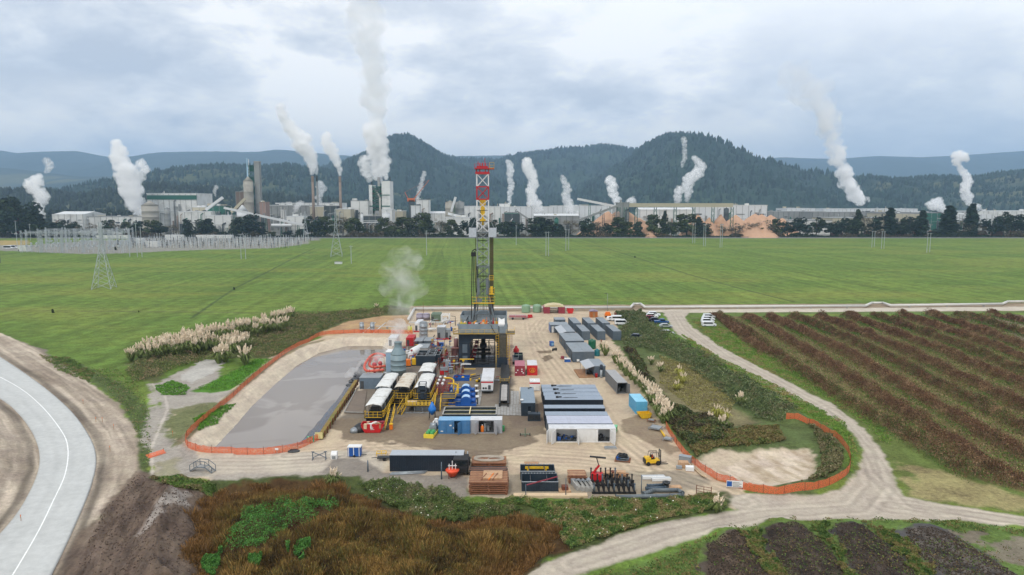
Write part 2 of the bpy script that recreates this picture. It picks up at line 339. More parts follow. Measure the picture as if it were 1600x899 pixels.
def terrain_height(x,y):
 z=(fbm(x/9,y/9,3,3)-.5)*.25
 far=sstep(260,420,y);z=z*(1-far)+(fbm(x/60,y/60,2,5)-.5)*.5*far*(1-sstep(800,1000,y))
 padd=sdist(x,y,PAD);z=z*sstep(-1,3,padd)
 d=sdist(x,y,PP([(215,800),(250,765),(305,775),(300,830),(285,880),(300,925),(190,925)]))
 z=z+3.2*sstep(1.5,-5,d)*(.3+1.1*fbm(x/2.2,y/3.5,4,9))
 d=sdist(x,y,PP([(60,915),(110,860),(165,800),(216,735),(245,755),(230,800),(200,915)]))
 z=z+.9*sstep(.5,-2,d)*(fbm((x+y*.35)/.9,y/5,4,13)-.35)
 d=sdist(x,y,PP([(0,655),(40,690),(40,740),(0,790),(-200,880),(-300,700)]))
 z=z+1.8*sstep(1.,-6,d)*(.6+.8*fbm(x/4,y/4,3,19))
 d=sdist(x,y,PP([(325,758),(420,748),(560,748),(640,752),(715,762),(735,786),(880,800),(800,960),(300,960),(300,800)]))
 z=z-1.6*sstep(1.,-3.,d)
 d=sdist(x,y,PP([(330,800),(400,768),(520,762),(600,800),(760,820),(850,835),(800,880),(740,960),(300,960),(310,850)]))
 z=z+2.2*sstep(1.,-6,d)*(.5+fbm(x/6,y/6,2,29))
 d=ldist(x,y,PP([(975,505),(1010,512),(1060,535),(1130,585),(1190,625),(1230,652)]))
 z=z+1.5*sstep(5,.5,d)*(.6+.6*fbm(x/4,y/4,2,39))
 d=ldist(x,y,PP([(975,545),(1000,590),(1030,640),(1070,665),(1120,678)]))
 z=z+1.3*sstep(4,.5,d)*(.6+.6*fbm(x/4,y/4,2,49))
 d=sdist(x,y,PP([(1090,712),(1200,700),(1262,700),(1272,725),(1262,745),(1200,752),(1120,745)]))
 z=z-.9*sstep(3.5,-2,d)
 d=ldist(x,y,PP([(1300,690),(1318,715),(1300,745),(1240,765)]))
 z=z+.7*sstep(3.5,.5,d)
 d=ldist(x,y,PP([(220,575),(300,552),(380,528),(450,508),(540,495),(630,487)]))
 z=z+1.4*sstep(7,1,d)*(.6+.7*fbm(x/5,y/5,2,59))
 for pl in([(1140,838),(1180,915)],[(1225,824),(1300,915)],[(1330,826),(1410,915)],[(1450,832),(1570,915)]):
  d=ldist(x,y,PP(pl));z=z+.7*sstep(3.6,.6,d)*(.6+.8*fbm(x/.8,y/1.1,4,63))
 d=sdist(x,y,water_w)
 bank=-2.9+2.9*sstep(-1.,5.2,d)+.35*sstep(4,6.5,d)*sstep(9,6.5,d)*(x<G(430,640).x+2)
 z=np.where(d<9,np.minimum(z,.05)*sstep(4,9,d)+bank,z)
 ro=(fbm(x/1.1,y/1.1,2,71)-.5)*.25*sstep(5.2,4,d)*sstep(-1,0,d)
 z=z+ro
 d=sdist(x,y,ROAD_W);z=z*sstep(.5,4,d)-.08*sstep(1.,0,d)
 return z
ROAD_R=[(-160,470),(-60,522),(0,558),(60,599),(108,640),(138,680),(150,715),(142,760),(113,830),(80,899),(40,975)]
ROAD_L=[(-330,500),(-150,555),(-60,594),(0,623),(32,650),(56,688),(61,730),(38,785),(0,835),(-60,890),(-130,950)]
ROAD_W=PP(ROAD_R)+PP(ROAD_L)[::-1]
tx=np.concatenate([-np.geomspace(14,.93,40),np.linspace(-.9,.9,1250),np.geomspace(.93,14,40)])
ty=np.concatenate([[-300,-100,10,40],np.geomspace(60,420,820),np.geomspace(424,1200,160),np.geomspace(1250,26000,60)])
TX,TY=np.meshgrid(tx,ty);X=TX*np.maximum(TY,60);Y=TY+0*TX
X=np.where(TY<60,TX*60*1.5,X)
Xf,Yf=X.ravel(),Y.ravel()
near=(Yf>50)&(Yf<460)&(np.abs(Xf)<Yf*1.4+20)
Z=np.zeros(Xf.shape);Z[near]=terrain_height(Xf[near],Yf[near])
Z[Yf<60]=0
T=np.empty((len(Xf),3));T[:]=Cc(94,116,50);veg=np.full(len(Xf),1.)
nfar=fbm(Xf/40,Yf/25,4,101);nmid=fbm(Xf/9,Yf/7,3,107)
ang=R(-32);u=(Xf*math.cos(ang)+Yf*math.sin(ang))
u=Xf+Yf*.083
stripe=fbm(u/3.2,Yf/220+3.3,3,113)
tram=np.minimum(sstep(.9,.3,np.abs((u%19.)-4)),1)*fbm(u/30,Yf/90,2,119)
k=np.clip((nfar-.45)*2.5,0,1)[:,None]
T=T*(1-k)+np.array(Cc(112,128,58))*k
T*=(.72+.54*stripe+.22*(nmid-.5)-.20*tram)[:,None]
kb_=np.clip((fbm(Xf/90,Yf/30,3,149)-.55)*4,0,1)[:,None]*.6
T=T*(1-kb_)+np.array(Cc(124,128,60))*kb_
Wx=(fbm(Xf/2.2,Yf/2.2,4,127)-.5)*2
Wx2=(fbm(Xf/18,Yf/12,3,131)-.5)*2
for poly,col,soft,wob,vg in ZONES:
 pa=np.array([(p[0],p[1])for p in poly]);lo=pa.min(0)-15;hi=pa.max(0)+15
 s_=np.nonzero((Xf>lo[0])&(Xf<hi[0])&(Yf>lo[1])&(Yf<hi[1]))[0]
 if not len(s_):continue
 d=sdist(Xf[s_],Yf[s_],poly)+Wx[s_]*wob+Wx2[s_]*wob*.8
 k=sstep(soft,-soft,d)
 T[s_]=T[s_]*(1-k[:,None])+np.array(col)*k[:,None];veg[s_]=veg[s_]*(1-k)+vg*k
for pts,hw,col,st,wob in LINES:
 pw=PP(pts);pa=np.array([(p[0],p[1])for p in pw]);lo=pa.min(0)-8;hi=pa.max(0)+8
 s_=np.nonzero((Xf>lo[0])&(Xf<hi[0])&(Yf>lo[1])&(Yf<hi[1]))[0]
 d=ldist(Xf[s_],Yf[s_],pw)+np.abs(Wx[s_])*wob
 k=(st*sstep(hw*1.5,hw*.5,d))[:,None]
 T[s_]=T[s_]*(1-k)+np.array(col)*k
for pts in TRACKS:
 pw=PP(pts);pa=np.array([(p[0],p[1])for p in pw]);lo=pa.min(0)-5;hi=pa.max(0)+5
 s_=np.nonzero((Xf>lo[0])&(Xf<hi[0])&(Yf>lo[1])&(Yf<hi[1]))[0]
 d=ldist(Xf[s_],Yf[s_],pw)+Wx[s_]*.25
 for c0,amt in((.9,.88),(1.6,1.10),(2.5,.92),(3.3,1.06)):
  k=sstep(.45,.1,np.abs(d-c0))*(1-veg[s_])
  T[s_]*=(1+(amt-1)*k)[:,None]
for pts_,c0,c1,sc_,st_ in(([(60,915),(110,860),(165,795),(216,728),(245,750),(318,768),(318,800),(296,850),(320,915)],Cc(70,58,52),Cc(138,126,116),1.6,5.),([(1100,850),(1150,836),(1195,862),(1225,915),(1100,915)],Cc(54,44,36),Cc(104,88,74),.7,1.6),([(1190,826),(1255,820),(1300,855),(1330,915),(1240,915),(1200,862)],Cc(38,32,28),Cc(86,74,64),.6,1.4),([(1300,820),(1352,826),(1400,860),(1450,915),(1350,915),(1310,860)],Cc(36,31,29),Cc(82,72,64),.6,1.4),([(1410,826),(1490,834),(1600,905),(1620,930),(1500,930),(1425,860)],Cc(52,47,43),Cc(108,100,92),.6,1.4),([(1100,738),(1180,700),(1262,698),(1278,722),(1268,748),(1230,757)],Cc(160,142,118),Cc(206,190,172),1.2,2.5)):
 pw=PP(pts_);pa=np.array([(p[0],p[1])for p in pw]);lo=pa.min(0)-2;hi=pa.max(0)+2
 s_=np.nonzero((Xf>lo[0])&(Xf<hi[0])&(Yf>lo[1])&(Yf<hi[1]))[0];d=sdist(Xf[s_],Yf[s_],pw)
 q=np.clip((fbm((Xf[s_]+.3*Yf[s_])/sc_,Yf[s_]/st_,5,171)-.3)*2.5,0,1)[:,None];k=(sstep(.2,-.8,d)*.8)[:,None]
 T[s_]=T[s_]*(1-k)+(np.array(c0)*(1-q)+np.array(c1)*q)*k
s_=np.nonzero(near&(Xf<-18))[0];droad=sdist(Xf[s_],Yf[s_],ROAD_W);pl_=PP([(-400,462),(0,520),(60,545),(124,586),(188,632),(216,680),(219,740),(170,792),(110,915),(-700,1010),(-700,640)])
dv=sdist(Xf[s_],Yf[s_],pl_)+Wx[s_]*.6;k=sstep(.3,-.6,dv)*sstep(-.2,.3,droad)
al=Yf[s_]/9+Xf[s_]/40;bnd=fbm(droad/.55+Wx[s_]*.5,al,4,191);bn2=fbm(droad/2.2,al*.7,3,193)
ccol=np.array(Cc(112,98,84))*(1-bn2[:,None])+np.array(Cc(196,182,164))*bn2[:,None];ccol=ccol*(.62+.76*bnd[:,None])
dk_=(sstep(2.2,1.2,droad)*sstep(.1,.8,droad))[:,None]*.45;ccol=ccol*(1-dk_)
T[s_]=T[s_]*(1-k[:,None])+ccol*k[:,None];veg[s_]=veg[s_]*(1-k)+.35*k
soil_=sdist(Xf[s_],Yf[s_],PP([(40,930),(110,850),(158,795),(212,732),(245,750),(318,768),(318,800),(296,850),(320,930)]))+Wx[s_]*1.2
k=(sstep(.4,-.8,soil_)*sstep(-.1,1.5,droad)*.85)[:,None];q=fbm(Xf[s_]/.7+Yf[s_]/3,Yf[s_]/4,5,197)[:,None];T[s_]=T[s_]*(1-k)+(np.array(Cc(52,42,36))*(1-q)+np.array(Cc(124,106,92))*q)*k
chalk=sdist(Xf[s_],Yf[s_],PP([(212,836),(250,800),(290,772),(316,778),(280,806),(236,850)]))+Wx[s_]*1.8;k=(sstep(.2,-1.,chalk)*.6)[:,None];T[s_]=T[s_]*(1-k)+np.array(Cc(176,168,160))*k
s_=np.nonzero(near)[0];d=sdist(Xf[s_],Yf[s_],water_w)
k=(sstep(6.,4.6,d+Wx[s_]*.6)*sstep(-2,0,d))[:,None]
strk=(.82+.36*fbm(Xf[s_]/.5,Yf[s_]/3.5,3,141))[:,None]
T[s_]=T[s_]*(1-k)+np.array(Cc(196,182,162))*strk*k
kk=(sstep(7.6,6.8,d)*sstep(5.,5.7,d+Wx[s_]*.5)*(Xf[s_]<G(470,560).x)*.75)[:,None]
T[s_]=T[s_]*(1-kk)+np.array(Cc(112,104,76))*kk
kw=(sstep(.7,-.3,d+Wx[s_]*.25))[:,None]*.6
T[s_]=T[s_]*(1-kw)+np.array(Cc(112,104,92))*kw
veg[s_]=veg[s_]*(1-k[:,0])
T=np.clip(T,.005,.9)
ncol=len(tx);nrow=len(ty)
i0=(np.arange(nrow-1)[:,None]*ncol+np.arange(ncol-1)[None]).ravel()
F=np.stack([i0,i0+1,i0+1+ncol,i0+ncol],1).ravel()
gm=bpy.data.materials.new('ground_soil_and_grass');gm.use_nodes=True;t=gm.node_tree
b=t.nodes['Principled BSDF'];b.inputs['Roughness'].default_value=.92;b.inputs['Specular IOR Level'].default_value=.15
at=N(t,'ShaderNodeAttribute',attribute_name='tint');av=N(t,'ShaderNodeAttribute',attribute_name='veg')
geo=N(t,'ShaderNodeNewGeometry')
def gn(scale,det,ro,sq=None):
 n=N(t,'ShaderNodeTexNoise');n.inputs['Scale'].default_value=scale;n.inputs['Detail'].default_value=det;n.inputs['Roughness'].default_value=ro
 src=geo.outputs['Position']
 if sq:
  mp=N(t,'ShaderNodeMapping');mp.inputs['Scale'].default_value=sq;t.links.new(src,mp.inputs[0]);src=mp.outputs[0]
 t.links.new(src,n.inputs['Vector']);return n.outputs['Fac']
def gM(op,a,B,c=None):
 n=N(t,'ShaderNodeMath',operation=op)
 for i,v in enumerate((a,B,c)):
  if v is None:continue
  if isinstance(v,(int,float)):n.inputs[i].default_value=v
  else:t.links.new(v,n.inputs[i])
 return n.outputs[0]
nA=gn(1.6,6,.7);nB=gn(.22,5,.6);nC=gn(6.,3,.7)
amp=gM('MULTIPLY_ADD',av.outputs['Fac'],1.1,.75)
v=gM('MULTIPLY_ADD',gM('ADD',gM('ADD',gM('SUBTRACT',nA,.5),gM('MULTIPLY',gM('SUBTRACT',nB,.5),.9)),gM('MULTIPLY',gM('SUBTRACT',nC,.5),.5)),amp,1.)
mx=N(t,'ShaderNodeMix',data_type='RGBA',blend_type='MULTIPLY');mx.inputs[0].default_value=1
t.links.new(at.outputs['Color'],mx.inputs[6]);t.links.new(v,mx.inputs[7])
hs=N(t,'ShaderNodeHueSaturation');t.links.new(mx.outputs[2],hs.inputs['Color'])
t.links.new(gM('MULTIPLY_ADD',gM('SUBTRACT',nB,.5),.05,.5),hs.inputs['Hue']);hs.inputs['Saturation'].default_value=1.
t.links.new(hs.outputs[0],b.inputs['Base Color'])
bp=N(t,'ShaderNodeBump');bp.inputs['Strength'].default_value=.5;bp.inputs['Distance'].default_value=.25
t.links.new(nA,bp.inputs['Height']);t.links.new(bp.outputs[0],b.inputs['Normal'])
gme=np_mesh('ground',np.stack([Xf,Yf,Z],1),F,4,gm,T,smooth=True)
va=gme.attributes.new('veg','FLOAT','POINT');va.data.foreach_set('value',veg.astype(np.float32))
tag(np_obj('ground',gme),kind='structure')
def gz(x,y):
 return float(terrain_height(np.array([float(x)]),np.array([float(y)]))[0])
del TX,TY,X,Y
wm=bpy.data.materials.new('silty_pond_water');wm.use_nodes=True;t=wm.node_tree
b=t.nodes['Principled BSDF'];b.inputs['Roughness'].default_value=.07;b.inputs['Specular IOR Level'].default_value=.5
geo=N(t,'ShaderNodeNewGeometry');nz=N(t,'ShaderNodeTexNoise');nz.inputs['Scale'].default_value=.05;nz.inputs['Detail'].default_value=3;nz.inputs['Distortion'].default_value=.8
t.links.new(geo.outputs['Position'],nz.inputs['Vector'])
cr=N(t,'ShaderNodeValToRGB');cr.color_ramp.elements[0].position=.5;cr.color_ramp.elements[0].color=(*Cc(118,106,94),1)
cr.color_ramp.elements[1].position=.56;cr.color_ramp.elements[1].color=(*Cc(138,128,118),1)
t.links.new(nz.outputs['Fac'],cr.inputs[0]);t.links.new(cr.outputs[0],b.inputs['Base Color'])
n2_=N(t,'ShaderNodeTexNoise');n2_.inputs['Scale'].default_value=1.2;t.links.new(geo.outputs['Position'],n2_.inputs['Vector'])
bp=N(t,'ShaderNodeBump');bp.inputs['Strength'].default_value=.04;bp.inputs['Distance'].default_value=.1
t.links.new(n2_.outputs['Fac'],bp.inputs['Height']);t.links.new(bp.outputs[0],b.inputs['Normal'])
pa=np.array([(p[0],p[1])for p in water_w]);cw=pa.mean(0)
wb=MB();wv=[(cw[0]+(x-cw[0])*1.03+(1 if x>cw[0]else-1),cw[1]+(y-cw[1])*1.03+(1 if y>cw[1]else-1),WATER_Z)for x,y in pa]
wb.add(wv,[tuple(range(len(wv)))])
tag(wb.build('pond_water',wm),kind='structure')
def resample(pts,n):
 P_=[Vector(p)for p in pts];O=[]
 for i in range(len(P_)-1):
  p0=P_[max(i-1,0)];p1=P_[i];p2=P_[i+1];p3=P_[min(i+2,len(P_)-1)]
  for j in range(n):
   s_=j/n
   O.append(.5*((2*p1)+(p2-p0)*s_+(2*p0-5*p1+4*p2-p3)*s_**2+(3*p1-p0-3*p2+p3)*s_**3))
 O.append(P_[-1]);return O
rr=resample(PP(ROAD_R),6);rl=resample(PP(ROAD_L),6)
n=len(rr);LAT=[0,0,.03,.12,.22,.3,.42,.5,.58,.7,.78,.88,.97,1,1];V_=[];C_=[]
for i,(a,c)in enumerate(zip(rl,rr)):
 for j,u_ in enumerate(LAT):
  p=a.lerp(c,u_);V_.append((p.x,p.y,-.2 if j in(0,len(LAT)-1)else.1));wr={3:.97,5:.93,8:.94,10:.97}.get(j,1.)*(.8 if j in(1,13)else(.93 if j in(2,12)else 1));C_.append(wr)
V_=np.array(V_);C_=np.array(C_)*(.9+.2*fbm(V_[:,0]/3,V_[:,1]/3,4,223));C_=C_[:,None]*np.array(Cc(190,191,188));nl=len(LAT)
i0=(np.arange(n-1)[:,None]*nl+np.arange(nl-1)[None]).ravel();F_=np.stack([i0,i0+1,i0+1+nl,i0+nl],1).ravel()
rm_=vmat('pale_concrete',.8);t=rm_.node_tree;b=t.nodes['Principled BSDF'];geo=N(t,'ShaderNodeNewGeometry');at=next(q for q in t.nodes if q.type=='ATTRIBUTE');nz=N(t,'ShaderNodeTexNoise');nz.inputs['Scale'].default_value=.9;nz.inputs['Detail'].default_value=8;nz.inputs['Roughness'].default_value=.7;t.links.new(geo.outputs['Position'],nz.inputs['Vector'])
mr=N(t,'ShaderNodeMapRange');mr.inputs[1].default_value=.3;mr.inputs[2].default_value=.7;mr.inputs[3].default_value=.86;mr.inputs[4].default_value=1.08;t.links.new(nz.outputs['Fac'],mr.inputs[0]);mx=N(t,'ShaderNodeMix',data_type='RGBA',blend_type='MULTIPLY');mx.inputs[0].default_value=1;t.links.new(at.outputs['Color'],mx.inputs[6]);t.links.new(mr.outputs[0],mx.inputs[7]);t.links.new(mx.outputs[2],b.inputs['Base Color'])
tag(np_obj('road',np_mesh('road',V_,F_,4,rm_,C_)),kind='structure')
ln=resample(PP([(-60,560),(20,600),(62,632),(95,672),(106,700),(102,740),(82,785),(60,830),(28,885),(0,930)],.1),6)
lb=MB()
vs_=[];
for i,p in enumerate(ln):
 a=ln[max(i-1,0)];c=ln[min(i+1,len(ln)-1)];dd=(c-a).normalized();nn=Vector((-dd.y,dd.x,0))*.09
 vs_+=[p+nn+Vector((0,0,.006)),p-nn+Vector((0,0,.006))]
lb.add(vs_,[(2*i,2*i+1,2*i+3,2*i+2)for i in range(len(ln)-1)])
tag(lb.build('road_marking',mat('white_road_paint',(.82,.82,.8),.6)),kind='structure')
# ------------------------------------------------------------------ hills
def hill(name,Y0,prof,depth,tintA,tintB,rough=.05,seed=1,zbase=-5,nx=500,trees=0,treeh=22):
 """Ridge whose crest, at distance Y0, has the heights the photograph shows; it falls to the front and back."""
 xs_px=[p[0]for p in prof];
 pts=[D(a,B,Y0)for a,B in prof]
 cx=np.array([p.x for p in pts]);cz=np.array([p.z for p in pts])
 xs=np.linspace(cx[0],cx[-1],nx);zc_=np.interp(xs,cx,cz)
 ker=np.ones(5)/5;zc_=np.convolve(np.pad(zc_,2,'edge'),ker,'valid')
 ys=np.concatenate([np.linspace(-1,0,46),np.linspace(.05,1,10)])
 XX,YY=np.meshgrid(xs,ys);U=np.abs(YY)
 zc2=np.tile(zc_,(len(ys),1))
 n_=fbm(XX/(depth*.22)+seed,YY*5+seed,5,seed*13)
 shape=np.clip(1-U**1.25,0,1)
 amp_=rough*4*zc_.max()
 ZZ=zbase+(zc2-zbase)*shape+(n_-.5)*amp_*np.sin(np.clip(U,0,1)*math.pi)*1.4+(fbm(XX/40,YY*30,3,seed+5)-.5)*zc_.max()*.03*(U>.02)
 ZZ=np.maximum(ZZ,zbase)
 YW=Y0+YY*depth
 V=np.stack([XX.ravel(),YW.ravel(),ZZ.ravel()],1)
 nc=len(xs);i0=(np.arange(len(ys)-1)[:,None]*nc+np.arange(nc-1)[None]).ravel()
 F_=np.stack([i0,i0+1,i0+1+nc,i0+nc],1).ravel()
 k_=np.clip((fbm(XX/260,YY*8,4,seed+77)-.5)*7+.12,0,1).ravel()[:,None]
 tn=np.array(tintA)*(1-k_)+np.array(tintB)*k_
 tn=tn*(.8+.4*fbm(XX/25,YY*60,3,seed+31)).ravel()[:,None]
 me=np_mesh(name,V,F_,4,vmat('forest_cover',.95),tn,smooth=True)
 o=np_obj(name,me);tag(o,kind='structure')
 if trees:
  r_=np.random.default_rng(seed)
  ix=r_.uniform(0,nc-1.01,trees);iy=np.where(r_.random(trees)<.4,45-r_.random(trees)**2*3,45-42*r_.random(trees))
  x_=xs[0]+ix/(nc-1)*(xs[-1]-xs[0]);a_=np.floor(iy).astype(int);fy_=iy-a_;b2=np.floor(ix).astype(int);fx_=ix-b2
  z_=(ZZ[a_,b2]*(1-fx_)+ZZ[a_,b2+1]*fx_)*(1-fy_)+(ZZ[a_+1,b2]*(1-fx_)+ZZ[a_+1,b2+1]*fx_)*fy_
  yv=YW[:,0];y_=yv[a_]*(1-fy_)+yv[a_+1]*fy_
  keep=z_>zbase+6;x_,y_,z_=x_[keep],y_[keep],z_[keep]
  clump=fbm(x_/90,y_/90,3,seed+3);h_=treeh*(.45+.9*r_.random(len(x_))**2)*(.6+.8*clump)
  rad=h_*r_.uniform(.22,.42,len(x_));m_=len(x_);ring=5
  th=np.linspace(0,2*math.pi,ring,endpoint=False)
  V2=np.zeros((m_,2*ring+1,3))
  for j in range(ring):
   jr=r_.uniform(.6,1.3,m_);V2[:,j]=np.stack([x_+rad*jr*math.cos(th[j]),y_+rad*jr*math.sin(th[j]),z_-3],1)
   jr=r_.uniform(.5,1.1,m_)*.8;V2[:,ring+j]=np.stack([x_+rad*jr*math.cos(th[j]+.5),y_+rad*jr*math.sin(th[j]+.5),z_+h_*r_.uniform(.4,.65,m_)],1)
  V2[:,-1]=np.stack([x_+rad*r_.uniform(-.3,.3,m_),y_,z_+h_],1)
  tri=[]
  for j in range(ring):
   j2=(j+1)%ring
   tri+=[(j,j2,ring+j2),(j,ring+j2,ring+j),(ring+j,ring+j2,2*ring)]
  tri=np.array(tri);F2=(np.arange(m_)[:,None,None]*(2*ring+1)+tri[None]).ravel()
  tt=np.repeat(np.array(tintA)[None]*r_.uniform(.6,1.5,m_)[:,None],2*ring+1,0)
  me2=np_mesh('hill_forest',V2.reshape(-1,3),F2,3,vmat('forest_cover',.95),tt)
  tag(np_obj('hill_forest',me2),'distant woodland of dark conifers over the hillside','woodland',kind='stuff')
 return o
forest=Cc(42,60,52);scrub=Cc(84,88,62)
hill('hills',9500,[(-400,262),(-150,240),(0,235),(30,240),(80,237),(120,236),(165,245),(215,246),(250,238),(330,237),(400,238),(440,234),(500,240),(620,250),(690,247),(720,244),(790,243),(850,240),(950,250),(1200,280)],3500,forest,forest,.03,3)
hill('hills',10500,[(1050,290),(1150,252),(1220,246),(1300,249),(1370,244),(1440,246),(1500,243),(1600,236),(1750,238),(2000,260)],3500,forest,forest,.03,5)
hill('hills',7200,[(1100,310),(1200,285),(1260,282),(1330,292),(1400,285),(1600,280),(1900,290)],2200,forest,scrub,.05,6)
hill('hills',6500,[(-500,262),(-100,258),(0,262),(60,268),(120,276),(200,276),(300,278),(420,290),(600,300)],2600,forest,scrub,.05,7)
hill('hills',5400,[(420,300),(520,262),(600,250),(690,247),(720,252),(770,256),(830,243),(860,238),(900,236),(940,232),(985,236),(1020,246),(1080,262),(1160,290)],1500,forest,Cc(52,70,54),.08,12,trees=9000,treeh=34)
hill('hills',4200,[(440,314),(500,290),(530,268),(550,254),(575,244),(600,226),(618,219),(645,220),(670,234),(690,246),(715,262),(760,280),(820,300),(860,314)],1400,forest,Cc(52,70,54),.10,11,trees=8000,treeh=30)
hill('hills',3900,[(860,318),(900,302),(940,280),(975,256),(1000,238),(1015,228),(1045,216),(1080,214),(1100,221),(1130,240),(1160,256),(1200,276),(1260,290),(1340,304),(1420,316)],1400,forest,Cc(52,70,54),.10,14,trees=9000,treeh=28)
hill('hills',3400,[(100,318),(170,300),(230,278),(300,266),(360,264),(440,262),(500,268),(560,284),(640,300),(720,314)],1100,forest,Cc(76,84,58),.10,16,trees=8000,treeh=22)
hill('hills',3300,[(1180,318),(1270,303),(1330,292),(1345,278),(1400,283),(1450,278),(1500,282),(1530,280),(1560,274),(1600,273),(1700,270),(1900,285)],900,forest,scrub,.06,15,trees=7000,treeh=20)
hill('hills',2300,[(-500,300),(-200,296),(-60,300),(0,306),(60,300),(120,310),(180,306),(220,296),(260,292),(330,300),(420,312),(560,320)],500,Cc(40,50,38),scrub,.06,17,trees=5000,treeh=22)
# ------------------------------------------------------------------ haze
hz=MB();hz.box(-11500,11500,-300,14200,-7,1150)
hm=bpy.data.materials.new('pale_air');hm.use_nodes=True;t=hm.node_tree;t.nodes.clear()
oo=N(t,'ShaderNodeOutputMaterial');pv=N(t,'ShaderNodeVolumePrincipled');pv.inputs['Color'].default_value=(.50,.72,1.,1)
pv.inputs['Density'].default_value=.9e-4;pv.inputs['Anisotropy'].default_value=.2
t.links.new(pv.outputs[0],oo.inputs['Volume'])
tag(hz.build('haze',hm),kind='stuff')
# ------------------------------------------------------------------ shared paints
m_slate=mat('slate_blue_paint',Cc(84,97,108),.55,0,.12,.8,0,Cc(110,108,100),.4,.35)
m_roofg=mat('weathered_grey_roof',Cc(134,142,148),.6,0,.08,.7,0,Cc(112,116,116),.25,.4)
m_roofw=mat('white_roof',Cc(205,206,208),.6,0,.06,.7,0,Cc(150,146,136),.5,.4)
m_navy=mat('dark_navy_paint',Cc(30,40,52),.5,0,.15,1.2)
m_petrol=mat('dark_petrol_paint',Cc(34,48,60),.5,0,.2,.8,0,Cc(60,66,68),.5,.3)
m_blue=mat('mid_blue_paint',Cc(66,120,168),.5,0,.12,1,0,Cc(120,130,134),.6,.35)
m_bluer=mat('pale_blue_roof',Cc(128,172,206),.5,0,.1,1,0,Cc(150,160,160),.6,.35)
m_sky=mat('sky_blue_paint',Cc(92,168,204),.45,0,.06,1)
m_skyr=mat('light_sky_blue_roof',Cc(140,200,224),.5,0,.06,1)
m_white=mat('white_paint',Cc(222,222,220),.5,0,.05,1,0,Cc(168,164,154),.5,.35)
m_red=mat('red_paint',Cc(188,28,32),.45,0,.12,1.2)
m_maroon=mat('faded_maroon_paint',Cc(140,48,62),.6,0,.15,1.2,0,Cc(110,56,56),.6,.5)
m_maroof=mat('pink_faded_roof',Cc(176,110,124),.6,0,.12,1.2)
m_yellow=mat('safety_yellow_paint',Cc(222,178,28),.5,0,.12,1.4,0,Cc(140,116,60),.8,.4)
m_orange=mat('orange_paint',Cc(226,118,26),.5,0,.1)
m_green=mat('tank_green_plastic',Cc(128,158,128),.5,0,.05)
m_dgreen=mat('dark_green_plastic',Cc(14,96,66),.4,0,.08)
m_steel=mat('galvanised_steel',Cc(150,156,160),.45,.4,.15,2.,0,Cc(110,106,100),.8,.4)
m_dsteel=mat('dark_oily_steel',Cc(44,46,48),.5,.2,.25,2)
m_black=mat('black_rubber',Cc(24,24,26),.7)
m_rust=mat('rusty_steel',Cc(112,62,42),.8,0,.25,2,0,Cc(70,40,30),1,.6)
m_wood=mat('old_timber',Cc(158,118,84),.8,0,.25,2,0,Cc(110,78,56),1,.6)
m_pwood=mat('pale_new_timber',Cc(206,182,150),.8,0,.12,1)
m_gwood=mat('silvered_mat_boards',Cc(156,154,150),.8,0,.2,1.6,0,Cc(120,114,106),.6,.5)
m_bluegrey=mat('blue_grey_vessel_paint',Cc(124,144,150),.5,0,.08,.8,0,Cc(150,156,152),.4,.4)
m_glass=mat('dark_window_glass',Cc(30,36,42),.08,0,.02,1,spec=.8)
m_conc=mat('grey_concrete',Cc(158,156,150),.85,0,.12,1.2,.2)
m_canopy=mat('white_canvas',Cc(214,214,210),.7,0,.06,.8,0,Cc(118,112,98),.55,.75)
m_canopy2=mat('stained_canvas',Cc(200,192,176),.7,0,.08,.8,0,Cc(156,120,78),.5,.8)
m_pipew=mat('pale_pipe_cladding',Cc(204,202,196),.5,.1,.06,.6)
m_mud=mat('olive_drilling_fluid',Cc(132,124,80),.25,0,.2,.6)
m_brownp=mat('brown_primer',Cc(122,84,80),.6,0,.15,1)
m_cblue=mat('royal_blue_paint',Cc(28,84,158),.4,0,.1,1)
m_lime=mat('dull_green_paint',Cc(60,150,84),.5,0,.1,1)
m_vdark=mat('dark_grey_finish',Cc(70,72,74),.9,0,.3,2)  # plain mottled dark grey for container floors, crates, doors and small fittings
m_slip=mat('dull_green_steel',Cc(98,116,96),.6,0,.1,1)
